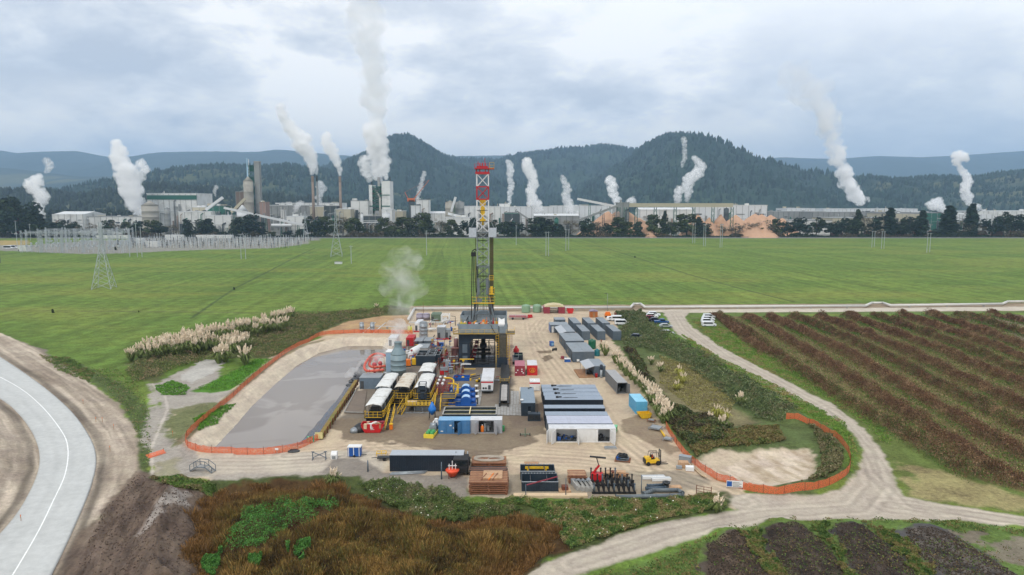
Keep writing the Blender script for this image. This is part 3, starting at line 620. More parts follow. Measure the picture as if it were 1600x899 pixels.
def container(name,L_,W_,H_,body,roof,door_leaves=2,door_open=None,side_open=None,stack=True):
 """Shipping-type box along Y, origin at the base centre; door end at -Y."""
 e=empty(name,(0,0,0))
 hx,hy=W_/2,L_/2;s_=MB();t=.06
 def ribs(ax,u0,u1,w_,sg):
  n_=max(2,int((u1-u0)/.29));p_=(u1-u0)/n_
  for i in range(n_):
   c0=u0+(i+.25)*p_;c1=c0+p_*.5
   if ax=='y':
    a,B=sorted((w_,w_+sg*.05));s_.box(a,B,c0,c1,.18,H_-.14)
   else:
    a,B=sorted((w_,w_+sg*.05));s_.box(c0,c1,a,B,.18,H_-.14)
 so=side_open or[]
 for sg in(-1,1):
  x_in,x_out=sorted((sg*(hx-.12),sg*(hx-.06)))
  cuts=sorted([(a,B)for s2,a,B in so if s2==sg])
  y_=-hy+.08
  for a,B in cuts+[(hy-.08,None)]:
   if a-y_>.05:
    s_.box(x_in,x_out,y_,a,.1,H_-.06);ribs('y',y_+.05,a-.05,sg*(hx-.06),sg)
   if B is not None:y_=B
 s_.box(-hx+.1,hx-.1,hy-.12,hy-.06,.1,H_-.06);ribs('x',-hx+.14,hx-.14,hy-.06,1)
 for sx in(-1,1):
  for sy in(-1,1):
   s_.box(*sorted((sx*hx,sx*(hx-.13))),*sorted((sy*hy,sy*(hy-.13))),0,H_)
  s_.box(*sorted((sx*hx,sx*(hx-.1))),-hy+.13,hy-.13,0,.17)
  s_.box(*sorted((sx*hx,sx*(hx-.1))),-hy+.13,hy-.13,H_-.12,H_-.012)
 for sy in(-1,1):
  s_.box(-hx+.13,hx-.13,*sorted((sy*hy,sy*(hy-.1))),0,.17)
  s_.box(-hx+.13,hx-.13,*sorted((sy*hy,sy*(hy-.1))),H_-.13,H_-.012)
 s_.m(1).box(-hx+.11,hx-.11,-hy+.11,hy-.11,.1,.17)
 s_.build('shell',[body,m_vdark],e)
 r_=MB();r_.box(-hx+.02,hx-.02,-hy+.02,hy-.02,H_-.01,H_+.02)
 n_=int(L_/.6)
 for i in range(n_):
  y_=-hy+(i+.5)*L_/n_;r_.box(-hx+.15,hx-.15,y_-.12,y_+.12,H_+.02,H_+.045)
 r_.build('roof',roof,e)
 if door_leaves:
  for k_ in(0,1):
   d_=MB();w_=hx-.12
   d_.box(0,w_,-.03,.03,.17,H_-.15)
   for q in(.22,.5,.78):d_.box(.06,w_-.06,-.045,-.03,.17+q*(H_-.4),.27+q*(H_-.4))
   for q in(.45,.8):d_.bar((w_*q,-.06,.15),(w_*q,-.06,H_-.16),.025,5)
   o=d_.build('door',body,e)
   ang_=door_open or 0
   if k_==0:o.location=(-hx+.12,-hy+.03,0);o.rotation_euler.z=-ang_
   else:o.location=(hx-.12,-hy+.03,0);o.rotation_euler.z=math.pi+ang_
 return e
def corner(px,py,z,w_,l_,rz=.0):
 """base centre of a w x l box whose front-left corner at height z shows at (px,py)"""
 p=G(px,py,z);q=Matrix.Rotation(rz,3,'Z')@Vector((w_/2,l_/2,0));return Vector((p.x+q.x,p.y+q.y,0))
def pos(px,py,dz=.0):
 p=G(px,py);return Vector((p.x,p.y,dz))
# ------------------------------------------------------------------ grey site containers, right of the yard
grey40=Proto(lambda:container('shipping_container',12.19,2.6,2.9,m_slate,m_roofg))
g_='grey containers of the site camp'
rz=R(4.3)
for lab,px,py in[('grey long container, left end of the front row of three, beside the green tank',909.6,518),('grey long container in the middle of the front row of three',933.6,518),('grey long container at the right end of the front row, beside the dark car',958.4,518),('grey long container in the back row, end nearest the cabin with the blue end wall',896.4,505.4),('grey long container in the middle of the back row, in front of the brown shed',919,505.4),('grey long container at the right end of the back row, beside the white vans',941.5,505.2)]:
 grey40(corner(px,py,2.9,2.6,12.19,rz),rz,lab,g_,cat='container')
def pair(name,px,py,lab,w_=5.6,l_=12.6):
 e=empty(name,corner(px,py,2.95,w_,l_,R(4.5)),R(4.5),lab,'site cabin',g_)
 hx,hy=w_/2,l_/2
 B=MB();B.box(-hx,hx,-hy,hy,.12,2.9)
 for i in range(int(w_/.3)):B.box(-hx+.1+i*.3,-hx+.24+i*.3,-hy-.04,-hy,.2,2.8)
 for i in range(int(l_/.3)):B.box(-hx-.04,-hx,-hy+.1+i*.3,-hy+.24+i*.3,.2,2.8)
 B.box(-.06,.06,-hy-.06,-hy,.12,2.9);B.m(1)
 for sx in(-1,1):
  for sy in(-1,0,1):B.box(sx*(hx-.3)-.15,sx*(hx-.3)+.15,sy*(hy-.3)-.15,sy*(hy-.3)+.15,0,.12)
 B.build('wall',[m_slate,m_dsteel],e)
 for sx in(-1,1):
  r_=MB();a,b2=sorted((sx*.02,sx*(hx+.06)));r_.box(a,b2,-hy-.06,hy+.06,2.9,2.97)
  for i in range(8):r_.box(a+.08,b2-.08,-hy+.4+i*l_/8,-hy+.48+i*l_/8,2.97,2.99)
  r_.build('roof',m_roofg,e)
 d_=MB();d_.box(-hx-.1,-hx-.045,-hy+1.5,-hy+2.4,.15,2.2);d_.build('door',m_petrol,e)
 d_=MB();d_.box(-hx-.1,-hx-.045,1.,2.2,1.1,2.);d_.build('window',m_glass,e)
 for sx in(-1,1):
  v_=MB();v_.box(sx*1.6-.35,sx*1.6+.35,-hy-.36,-hy-.06,.3,.85);v_.build('air_conditioner',m_white,e)
 return e
pair('site_cabin',883.6,533,'double grey cabin behind the long awning roof, with blue drums at its left side')
pair('site_cabin',895.2,550,'double grey cabin with the green water tank at its right, blue crate in front',6.)
e=empty('site_cabin',corner(859.5,508,2.7,6.1,5.6),R(2),'low grey cabin with a bright blue end wall and white door frame','site cabin',g_)
B=MB();B.box(-3.05,3.05,-2.8,2.8,.1,2.65);
for i in range(20):B.box(-2.95+i*.3,-2.82+i*.3,-2.84,-2.8,.2,2.6)
B.build('wall',m_slate,e)
B=MB();B.box(-3.12,-3.05,-2.7,2.7,.15,2.6);B.build('end_wall',m_cblue,e)
B=MB();B.box(-3.15,3.15,-2.9,2.9,2.65,2.76);B.build('roof',m_roofg,e)
B=MB();B.box(-2.6,-1.9,-2.9,-2.84,.1,2.2);B.build('door',m_white,e)
e=empty('site_cabin',corner(867,499.5,2.6,3.6,5),R(3),'small low grey cabin at the back, behind the blue-ended cabin','site cabin',g_)
B=MB();B.box(-1.8,1.8,-2.5,2.5,.1,2.5);B.build('wall',m_slate,e)
B=MB();B.box(-1.9,1.9,-2.6,2.6,2.5,2.6);B.build('roof',m_roofg,e)
B=MB();B.box(-.4,.4,-2.56,-2.51,.1,2.1);B.build('door',m_petrol,e)
def awning_unit(px,py,w_,l_,lab,deck=False,gear=False):
 rz_=R(4.5);e=empty('container_shelter',corner(px,py,2.8,w_,l_,rz_),rz_,lab,'container',g_)
 hx,hy=w_/2,l_/2
 B=MB();B.box(-hx,hx,-hy,hy,.1,2.75)
 for i in range(int(w_/.3)):B.box(-hx+.08+i*.3,-hx+.22+i*.3,-hy-.04,-hy,.2,2.7)
 for i in range(int(l_/.3)):B.box(-hx-.04,-hx,-hy+.1+i*.3,-hy+.24+i*.3,.2,2.7)
 B.build('wall',m_slate,e)
 B=MB();B.box(-hx-.04,hx+.04,-hy-.04,hy+.04,2.75,2.83);B.build('roof',m_roofg,e)
 a_=MB();a_.add([(-hx-2.3,-hy-.1,2.15),(-hx-.02,-hy-.1,2.82),(-hx-.02,hy,2.82),(-hx-2.3,hy,2.15),(-hx-2.3,-hy-.1,2.21),(-hx-.02,-hy-.1,2.88),(-hx-.02,hy,2.88),(-hx-2.3,hy,2.21)],[(0,1,2,3),(4,7,6,5),(0,4,5,1),(1,5,6,2),(2,6,7,3),(3,7,4,0)])
 a_.build('awning',mat('light_corrugated_sheet',Cc(176,180,184),.5,.2,.06,1),e)
 for y_ in(-hy+.1,0,hy-.2):
  p_=MB();p_.bar((-hx-2.15,y_,.1),(-hx-2.15,y_,2.2),.06);p_.build('post',m_steel,e)
 if deck:
  d_=MB();d_.box(-hx-4,-hx-.05,-hy-.6,hy-1,.02,.2);
  for i in range(14):d_.box(-hx-4,-hx-.05,-hy-.58+i*.6,-hy-.1+i*.6,.2,.23)
  d_.build('deck',m_wood,e)
 if gear:
  d_=MB();d_.box(-hx-1.6,-hx-.4,-2,-.6,.2,1.);d_.build('bench',m_dsteel,e)
 return e
awning_unit(885.5,518.6,2.7,12.2,'grey container with a pale sloping awning on its left, between two cabin rows')
awning_unit(929,572.5,2.8,8.2,'grey smoko container with a sloping awning over a timber deck',True,True)
e=empty('water_heater',pos(939.3,590.5),0,'upright white cylinder with a dark blue top standing against the decked container','cylinder')
B=MB();B.lathe([(.28,0),(.3,.05),(.3,2.1)],14);B.build('body',m_steel,e)
B=MB();B.lathe([(.34,2.1),(.36,2.2),(.36,3.2),(.2,3.4)],14);B.build('tank',m_navy,e)
e=empty('waste_bin',pos(931.8,590),0,'red bin standing in front of the decked container','bin')
B=MB();B.lathe([(.3,0),(.4,.9),(.42,.95)],12);B.build('body',m_red,e);B=MB();B.lathe([(.44,.95),(.3,1.1)],12);B.build('lid',m_maroon,e)
o=container('shipping_container',12.19,2.44,2.6,mat('mid_grey_container_paint',Cc(118,120,122),.55,0,.1,1),mat('pale_grey_roof',Cc(160,160,160),.6,0,.07,.8),2,R(112))
o.location=corner(964.3,598.3,2.6,2.44,12.19,R(5));o.rotation_euler.z=R(5)
tag(o,'grey container with both end doors swung open beside the pampas hedge','container')
for q,wd_ in(((-.9,-.3,-5.4,-4.6,.17,1.2),'tall dark crate just inside the left'),((.2,.9,-4.8,-3.9,.17,.9),'low dark crate just inside the right'),((-.4,.5,-3,-2,.17,1.5),'large dark crate deep inside the')):
 B=MB();B.box(*q);B.box(q[0]-.03,q[1]+.03,q[2]-.03,q[3]+.03,q[5]-.1,q[5]+.02);p_=B.build('stored_crate',m_vdark);p_.location=o.location;p_.rotation_euler.z=R(5);tag(p_,wd_+' doorway of the open grey container','crate')
o=container('shipping_container',6.06,2.44,2.6,m_sky,m_skyr)
o.location=corner(993.7,628.2,2.6,2.44,6.06,R(4));o.rotation_euler.z=R(4)
tag(o,'light sky-blue short container by the pampas hedge','container')
def skip(name,w_,l_,h_,body,lab,loc,rz=0,fill=None,cat='skip'):
 e=empty(name,loc,rz,lab,cat);hw,hl=w_/2,l_/2;B=MB()
 out_=[(-hw*.68,.08),(hw*.68,.08),(hw,h_*.8),(hw,h_),(-hw,h_),(-hw,h_*.8)]
 t=.06
 B.yprism([(-hw*.68,.08),(hw*.68,.08),(hw,h_*.75),(hw,h_),(-hw,h_),(-hw,h_*.75)],-hl,-hl+t)
 B.yprism([(-hw*.68,.08),(hw*.68,.08),(hw,h_*.75),(hw,h_),(-hw,h_),(-hw,h_*.75)],hl-t,hl)
 B.box(-hw*.68,hw*.68,-hl+t,hl-t,.08,.14)
 for s2 in(-1,1):
  B.add([(s2*hw*.68,-hl+t,.08),(s2*hw,-hl+t,h_*.75),(s2*hw,hl-t,h_*.75),(s2*hw*.68,hl-t,.08),(s2*(hw*.68-t),-hl+t,.08),(s2*(hw-t),-hl+t,h_*.75),(s2*(hw-t),hl-t,h_*.75),(s2*(hw*.68-t),hl-t,.08)],[(0,1,2,3),(4,7,6,5),(1,5,6,2),(0,3,7,4)])
  B.box(*sorted((s2*hw,s2*(hw-t))),-hl+t,hl-t,h_*.75,h_)
 B.build('body',body,e)
 B=MB()
 for s2 in(-1,1):
  B.bar((-hw-.03,s2*hl,h_),(hw+.03,s2*hl,h_),.06);B.bar((s2*hw,-hl,h_),(s2*hw,hl,h_),.06)
 B.build('rim',body,e)
 for s2 in(-1,1):
  B=MB()
  B.bar((s2*(hw*.9+.1),0,h_*.55),(s2*(hw*.9-.1),0,h_*.55),.08,6)
  B.build('lifting_lug',m_dsteel,e)
 if fill:
  B=MB();r_=random.Random(5)
  for i in range(26):
   x,y=r_.uniform(-hw*.8,hw*.8),r_.uniform(-hl*.8,hl*.8);a=r_.uniform(.1,.32)
   B.m(r_.randrange(len(fill))).box(x-a,x+a,y-a,y+a,h_*.5,h_*.88+r_.uniform(0,.35),r_.uniform(0,3))
  O=B.build('waste_load',fill);O.location=loc;O.rotation_euler.z=rz;tag(O,'pale rubble and boxes heaped inside the '+lab.split(',')[0][:40].strip(),'waste')
 return e
skip('skip_bin',2.5,1.9,1.,m_yellow,'small empty yellow skip beside the light blue container',pos(1006.5,652.5),R(10))
skip('skip_bin',4.2,1.9,1.7,m_red,'large red skip full of waste below the nearest canopy',pos(583,674.5),R(3),[m_white,m_pwood,m_wood,m_maroon])
B=MB();
for a,c in(((-.2,.95),(.2,.95)),((-.2,.95),(0,1.3)),((.2,.95),(0,1.3)),((-.1,.85),(.1,.85)),((-.38,.72),(.38,.72))):B.bar((a[0],-1.,a[1]),(c[0],-1.,c[1]),.04)
for O in list(bpy.data.objects):
 if O.get('label','').startswith('large red skip'):B.build('white_emblem',m_white,O)
def vtank(name,r_,h_,m_,lab,loc,dome=.5,cat='water tank'):
 e=empty(name,loc,0,lab,cat);B=MB()
 prof=[(r_,0)]
 for i in range(1,7):z=h_*i/7;prof+=[(r_,z-.05),(r_+.03,z),(r_,z+.05)]
 prof+=[(r_,h_)];B.lathe(prof,28);B.build('shell',m_,e)
 B=MB();B.lathe([(r_+.03,h_),(r_*.8,h_+dome*.5),(r_*.3,h_+dome*.9),(.25,h_+dome),(.25,h_+dome+.12),(.02,h_+dome+.13)],28);B.build('lid',m_,e)
 return e
vtank('water_tank',1.75,2.7,m_green,'pale green round water tank on the left of two, behind the rig',pos(821.8,488.3))
vtank('water_tank',1.75,2.7,m_green,'pale green round water tank on the right of two, next to the maroon containers',pos(839.2,488))
vtank('water_tank',1.15,2.5,m_dgreen,'dark green water tank beside the double grey cabin',pos(925,544.8),.3)
vtank('water_tank',.8,1.6,mat('teal_plastic',Cc(20,110,120),.4),'teal tank partly hidden beside the decked container',pos(933,556),.3)
e=empty('garden_shed',corner(922,496.5,0,2.9,3.),R(2),'small orange-brown timber shed behind the grey containers','shed')
B=MB();B.box(-1.4,1.4,-1.4,1.4,0,2.4)
for i in range(9):B.box(-1.43,1.43,-1.43,1.43,.25*i+.05,.25*i+.08)
B.build('wall',mat('stained_timber',Cc(170,98,40),.7,0,.15,2),e)
B=MB();B.yprism([(-1.65,2.35),(1.65,2.35),(1.65,2.45),(0,2.95),(-1.65,2.45)],-1.6,1.6);B.build('roof',mat('mauve_roof',Cc(132,122,138),.7),e)
B=MB();B.box(-.4,.4,-1.47,-1.44,0,2);B.build('door',m_wood,e)
for px,lab in((849.6,'maroon container, the left support of the workshop roof'),(872.8,'maroon container, the right support of the workshop roof')):
 o=container('shipping_container',6.06,2.5,2.6,m_maroon,m_maroof)
 o.location=corner(px,490.3,0,2.5,6.06);tag(o,lab,'container')
c0=corner(849.6,490.3,0,2.5,6.06);c1=corner(872.8,490.3,0,2.5,6.06)
e=empty('workshop_roof',((c0.x+c1.x)/2,c0.y,2.66),0,'pale beige curved roof spanning the two maroon containers','roof')
B=MB();w_=(c1.x-c0.x)/2+.9
B.yprism([(-w_,0),(w_,0),(w_,.12),(w_*.6,.7),(0,.95),(-w_*.6,.7),(-w_,.12)],-3,3);B.build('canvas',mat('beige_canvas',Cc(196,182,142),.8),e)
B=MB()
for i in range(5):B.bar((-w_,-3.02+i*1.5,-.02),(w_,-3.02+i*1.5,-.02),.04)
B.build('frame',m_steel,e)
skip('skip_bin',2.6,2.,1.9,m_red,'red bin standing right of the maroon containers',pos(890.8,489.8))
o=container('shipping_container',6.06,2.6,2.6,m_maroon,m_maroof);o.location=corner(804.3,572,2.6,2.6,6.06);tag(o,'faded maroon container with white stickers beside the pipe ramp','container')
for x,z in((-.55,1.5),(.5,1.75),(.5,1.2),(-.95,.9),(.85,.8)):B=MB();B.box(x-.16,x+.16,-3.09,-3.075,z-.13,z+.13);B.build('sticker',m_white,o)
o=container('shipping_container',6.06,2.6,2.6,m_red,m_roofw);o.location=corner(823.8,571.2,2.6,2.6,6.06);tag(o,'bright red container with white roof and round golden emblem','container')
B=MB()
gold=mat('golden_decal',Cc(226,160,40),.5)
for i in range(20):
 a0,a1=2*math.pi*i/20,2*math.pi*(i+1)/20
 B.bar((.72*math.cos(a0),-3.13,1.35+.58*math.sin(a0)),(.72*math.cos(a1),-3.13,1.35+.58*math.sin(a1)),.05)
for a,c in(((-.45,1.),(.1,1.8)),((-.1,1.75),(.35,1.5)),((.1,1.8),(.4,1.)),((-.4,1.2),(.45,1.25)),((-.3,1.5),(.3,1.05)),((-.5,.98),(.5,.98))):B.bar((a[0],-3.13,a[1]),(c[0],-3.13,c[1]),.045)
B.build('emblem',gold,o)
e=empty('tank_container',corner(827.6,611.5,0,2.4,2.8),0,'white cube-shaped tank with a red band and white domes on top','tank')
B=MB();B.box(-1.2,1.2,-1.4,1.4,.15,2.3);
for i in range(7):B.box(-1.1+i*.34,-1.+i*.34,-1.44,-1.4,.2,1.7)
B.build('body',m_white,e)
B=MB();B.box(-1.22,1.22,-1.45,1.42,1.75,2.05);B.build('stripe',m_red,e)
for x in(-.6,.5):
 B=MB();B.lathe([(.4,2.3),(.38,2.45),(.2,2.55),(.02,2.58)],14,(x,0,0));B.build('hatch',m_white,e)
o=container('control_cabin',12.19,2.9,2.75,m_petrol,mat('slate_roof_sheet',Cc(128,142,154),.55,0,.06,.7),0)
o.location=corner(814.9,630,2.75,2.9,12.19,R(.6));tag(o,'long dark slate control cabin with pale blue-grey roof beside the catwalk','cabin')
B=MB();B.box(-1.3,1.3,-6.09,-6.,.2,2.6);
for i in range(8):B.box(-1.25+i*.34,-1.12+i*.34,-6.13,-6.09,.2,2.55)
B.build('end_wall',m_petrol,o)
B=MB();B.box(-.05,.5,-6.16,-6.13,1.2,2.1);B.build('window',m_glass,o)
B=MB();B.box(-.05,.5,-6.25,-6.13,.5,.95);B.build('air_conditioner',m_white,o)
B=MB();B.lathe([(.02,0),(.33,.1),(.36,.3)],16,(-1.3,-4.6,2.8));B.bar((-1.3,-4.6,2.7),(-1.3,-4.6,2.85),.04);B.build('dish_aerial',m_white,o)
for x in(.35,.8):
 B=MB();B.lathe([(.22,0),(.24,.12),(.05,.16)],12,(x,5.+(x-.35),2.8));B.build('roof_vent',m_dsteel,o)
B=MB();B.box(-1.62,-1.5,2.5,5.8,.4,2.9);B.build('white_panel',m_white,o)
def genset(name,w_,l_,h_,m_,lab,loc,rz=0):
 e=empty(name,loc,rz,lab,'generator');B=MB();hw,hl=w_/2,l_/2
 B.box(-hw,hw,-hl,hl,.15,h_);B.box(-hw-.05,hw+.05,-hl-.05,hl+.05,0,.15);B.build('housing',m_,e)
 for i in range(2):
  B=MB();x0=-hw+.1+i*(w_/2)
  B.box(x0,x0+w_/2-.2,-hl-.03,-hl,.3,h_-.2)
  for j in range(6):B.box(x0+.05,x0+w_/2-.25,-hl-.05,-hl-.03,.35+j*.15,.41+j*.15)
  B.build('louvre_panel',m_dsteel,e)
 B=MB();B.bar((hw*.5,0,h_),(hw*.5,0,h_+.5),.07,8);B.build('exhaust',m_dsteel,e)
 return e
genset('generator_set',2.5,1.5,1.45,m_petrol,'small dark generator box in front of the long slate control cabin',pos(834.5,656.5))
# ------------------------------------------------------------------ the block of generator containers
def long_container(name,body,roof,opens=None,exhaust=None,streak=None,panel=None):
 """40-foot box whose long side (local -Y) faces the viewer"""
 L_,W_,H_=12.19,2.44,2.6;e=empty(name,(0,0,0));hx,hy=L_/2,W_/2;s_=MB()
 cuts=opens or[];x=-hx+.1
 for a,c,*_ in cuts+[(hx-.1,None)]:
  if a-x>.1:
   s_.box(x,a,-hy+.06,-hy+.12,.12,H_-.1);n_=int((a-x)/.29)
   for i in range(n_):s_.box(x+.06+i*.29,x+.2+i*.29,-hy+.01,-hy+.06,.18,H_-.14)
  if c is not None:x=c
 s_.box(-hx+.1,hx-.1,hy-.12,hy-.06,.12,H_-.1)
 for sx in(-1,1):
  s_.box(*sorted((sx*(hx-.06),sx*(hx-.12))),-hy+.1,hy-.1,.12,H_-.1)
  for i in range(7):s_.box(*sorted((sx*(hx-.01),sx*(hx-.06))),-hy+.15+i*.32,-hy+.3+i*.32,.18,H_-.14)
  for sy in(-1,1):s_.box(*sorted((sx*hx,sx*(hx-.14))),*sorted((sy*hy,sy*(hy-.12))),0,H_)
 for sy in(-1,1):
  s_.box(-hx+.14,hx-.14,*sorted((sy*hy,sy*(hy-.09))),0,.15);s_.box(-hx+.14,hx-.14,*sorted((sy*hy,sy*(hy-.09))),H_-.12,H_-.012)
 s_.m(1).box(-hx+.13,hx-.13,-hy+.13,hy-.13,.1,.16)
 s_.build('shell',[body,m_vdark],e)
 r_=MB();r_.box(-hx+.02,hx-.02,-hy+.02,hy-.02,H_-.01,H_+.02)
 for i in range(20):x=-hx+(i+.5)*L_/20;r_.box(x-.12,x+.12,-hy+.15,hy-.15,H_+.02,H_+.04)
 r_.build('roof',roof,e)
 for a,c,la,ra in cuts:
  for k_,ang_ in((0,la),(1,ra)):
   w_=(c-a)/2
   if ang_ is None:continue
   d_=MB();d_.box(0,w_,-.03,.03,.15,H_-.15)
   for q in(.2,.5,.8):d_.box(.06,w_-.06,-.045,-.03,.2+q*(H_-.5),.28+q*(H_-.5))
   d_.bar((w_*.7,-.06,.15),(w_*.7,-.06,H_-.16),.03,5)
   O=d_.build('door',body,e)
   O.location=((a if k_==0 else c),-hy+.03,0);O.rotation_euler.z=-ang_ if k_==0 else math.pi+ang_
 if exhaust is not None:
  B=MB();B.lathe([(.32,H_),(.32,H_+.3),(.1,H_+.34)],12,(exhaust,.1,0));B.bar((exhaust+.35,.1,H_+.2),(exhaust+.9,.1,H_+.2),.13,8);B.build('exhaust',m_black,e)
  B=MB();B.add([(exhaust+.8,-.2,H_+.047),(exhaust+1.8,-.42,H_+.047),(exhaust+4.2,-.15,H_+.047),(exhaust+4.4,.3,H_+.047),(exhaust+1.8,.5,H_+.047)],[(0,1,2,3,4)])
  B.build('soot_stain',mat('sooty_roof_stain',Cc(96,104,112),.8,0,.3,1.2),e)
 if panel:
  B=MB();B.box(panel,panel+1.15,-hy-.02,-hy+.0,1.05,1.25)if panel else None;B.build('yellow_label_strip',mat('pale_yellow_label',Cc(226,214,150),.6),e)
 return e
m_r2=mat('blue_grey_roof',Cc(142,154,168),.55,0,.06,.6,0,Cc(120,130,140),.4,.3)
m_r3=mat('pale_lilac_roof',Cc(178,182,196),.55,0,.05,.6,0,Cc(150,150,156),.5,.35)
gg='containers in the generator block'
rows=[(857.8,670.,m_white,m_roofw,None,'white container at the front of the block with four side doors swung open',[(-4.8,-1.,R(118),R(96)),(.8,5.,None,R(108))],None),(855.4,662.,m_slate,m_r3,None,'second container from the front of the block, pale lilac roof with leaves on it',None,None),(854.2,655.8,m_slate,m_r3,None,'third container from the front of the block, plain pale lilac roof',None,None),(852.,649.2,m_navy,m_r2,None,'fourth container from the front of the block, blue hose at its right end',None,None),(850.2,638.4,m_navy,m_r2,None,'fifth container from the front, alone between two dark gaps in the block',None,-2.3),(851.4,625.,m_navy,m_r2,-3.4,'sixth container from the front, sooty exhaust and a dark ribbed side in view',None,-2.),(849.4,618.8,m_navy,m_r2,-3.4,'seventh container from the front of the block, small sooty exhaust on its roof',None,None),(847.6,612.6,m_navy,m_r2,-3.4,'eighth container from the front of the block, long soot streak on its roof',None,None),(846.3,606.6,m_navy,m_r2,-3.6,'rearmost container of the block, exhaust and a small rail behind it',None,None)]
for px,py,bm_,rm_,ex,lab,op,pn in rows:
 o=long_container('generator_container' if bm_ is not m_white else 'shipping_container',bm_,rm_,op,ex,None,pn)
 o.location=corner(px,py,2.6,12.19,2.95 if py<626 else 2.44);tag(o,lab,'container',gg)
 if py<626:o.scale=(1,1.2,1)
 if bm_ is m_white:
  B=MB()
  B.box(.82,2.85,-1.16,-1.1,.15,2.45);B.bar((1.6,-1.2,.2),(1.6,-1.2,2.4),.03,5);B.bar((2.3,-1.2,.2),(2.3,-1.2,2.4),.03,5)
  for q in(.7,1.3,1.9):B.box(.9,2.8,-1.18,-1.16,q,q+.06)
  B.build('door',m_white,o)
  B=MB();B.box(0,1.2,-.03,.03,.15,2.45);d_=B.build('door',m_white,o);d_.location=(-6.15,-1.1,0);d_.rotation_euler.z=R(-110)
  Wc=o.location
  r_=random.Random(3);B=MB()
  for i in range(40):
   x=r_.choice((r_.uniform(-4.4,-1.4),r_.uniform(3,4.7)));y=r_.uniform(-.9,.8);B.m(r_.randrange(3));a=r_.uniform(.1,.35)
   if r_.random()<.5:B.box(x-a,x+a,y-.15,y+.15,.17,.25+r_.uniform(.1,.9),r_.uniform(0,3))
   else:B.bar((x-a*2,y,r_.uniform(.2,.9)),(x+a*2,y+.2,r_.uniform(.2,.9)),.04)
  o2=B.build('stored_tools',[m_dsteel,m_cblue,m_vdark]);o2.location=Wc;tag(o2,'dark tools and blue hose inside the open white container','tools')
def store20(name,body,roof,lab,px,py,open_kind):
 L_,W_,H_=6.06,2.44,2.6;e=empty(name,corner(px,py,2.6,L_,W_),0,lab,'container');hx,hy=L_/2,W_/2;s_=MB()
 s_.box(-hx+.1,hx-.1,hy-.12,hy-.06,.12,H_-.1)
 for sx in(-1,1):
  s_.box(*sorted((sx*(hx-.06),sx*(hx-.12))),-hy+.1,hy-.1,.12,H_-.1)
  for i in range(7):s_.box(*sorted((sx*(hx-.01),sx*(hx-.06))),-hy+.15+i*.32,-hy+.3+i*.32,.18,H_-.14)
  for sy in(-1,1):s_.box(*sorted((sx*hx,sx*(hx-.14))),*sorted((sy*hy,sy*(hy-.12))),0,H_)
 for sy in(-1,1):
  s_.box(-hx+.14,hx-.14,*sorted((sy*hy,sy*(hy-.09))),0,.15);s_.box(-hx+.14,hx-.14,*sorted((sy*hy,sy*(hy-.09))),H_-.14,H_-.012)
 s_.m(1).box(-hx+.13,hx-.13,-hy+.13,hy-.13,.1,.16);s_.build('shell',[body,m_vdark],e)
 r_=MB();r_.box(-hx+.02,hx-.02,-hy+.02,hy-.02,H_-.01,H_+.02)
 for i in range(12):x=-hx+(i+.5)*L_/12;r_.box(x-.1,x+.1,-hy+.1,hy-.1,H_+.02,H_+.04)
 r_.build('roof',roof,e)
 w_=(L_-.3)/4
 for i,ang_ in enumerate(open_kind):
  d_=MB();sgn=-1 if i in(1,3)and ang_ else 1
  d_.box(.02,w_-.02,-.03,.03,.16,H_-.15)
  for q in(.15,.5,.85):d_.box(.08,w_-.08,-.05,-.03,.16+q*(H_-.55),.25+q*(H_-.55))
  d_.bar((w_*.75,-.07,.16),(w_*.75,-.07,H_-.16),.028,5)
  if ang_=='wall':
   for j in range(4):d_.box(.1+j*.33,.24+j*.33,-.06,-.03,.2,H_-.2)
  O=d_.build('door',body,e);x0=-hx+.15+i*w_
  if isinstance(ang_,(int,float))and ang_>0:O.location=(x0,-hy+.05,0);O.rotation_euler.z=-ang_
  elif isinstance(ang_,(int,float))and ang_<0:O.location=(x0+w_,-hy+.05,0);O.rotation_euler.z=math.pi-ang_
  else:O.location=(x0,-hy+.05,0)
 return e
e=store20('shipping_container',m_blue,m_bluer,'mid-blue short container with one side door ajar',684.6,657.2,[0,0,None,0])
for c in list(e.children):
 if c.name.startswith('door')and abs(c.location.x-(-3.03+.15+2*1.44))<.05:c.location.x+=1.44;c.rotation_euler.z=math.pi+R(62)
for q in((-.9,-.5,-1.26,-1.245,1.5,1.75),(-2.6,-2.1,-1.26,-1.245,.4,.6),(-.25,-.1,-1.26,-1.245,1.,1.3)):B=MB();B.box(*q);B.build('sticker',m_white,e)
e=store20('shipping_container',mat('light_grey_paint',Cc(170,172,176),.5,0,.08,1),m_roofw,'pale grey short container with two doors wide open on dark stores',734.6,656.6,['wall',R(70),-R(62),'wall'])
for c in list(e.children):
 if c.name.startswith('door')and abs(c.rotation_euler.z)>.01:
  if c.rotation_euler.z<0:c.location.x=-1.44;c.rotation_euler.z=-R(116)
  else:c.location.x=1.44;c.rotation_euler.z=math.pi+R(112)
r_=random.Random(8);e3=empty('store_shelf',e.location,0,'dark shelves and crates inside the pale grey stores container','shelves')
for i in range(16):
 x,y=r_.uniform(-1.2,1.2),r_.uniform(-.7,.9);a=r_.uniform(.12,.3);B=MB();B.box(x-a,x+a,y-a,y+a,.17,r_.uniform(.5,1.8));B.build('crate',[m_vdark,m_dsteel,m_steel][i%3],e3)
e2=empty('gas_bottle',e.location+Vector((-.75,-.8,.17)),0,'orange bottle standing inside the doorway of the grey stores container','gas bottle')
B=MB();B.lathe([(.28,0),(.3,.1),(.3,1.),(.14,1.25)],14);B.build('body',m_orange,e2);B=MB();B.lathe([(.1,1.25),(.1,1.42)],10);B.build('valve',m_white,e2)
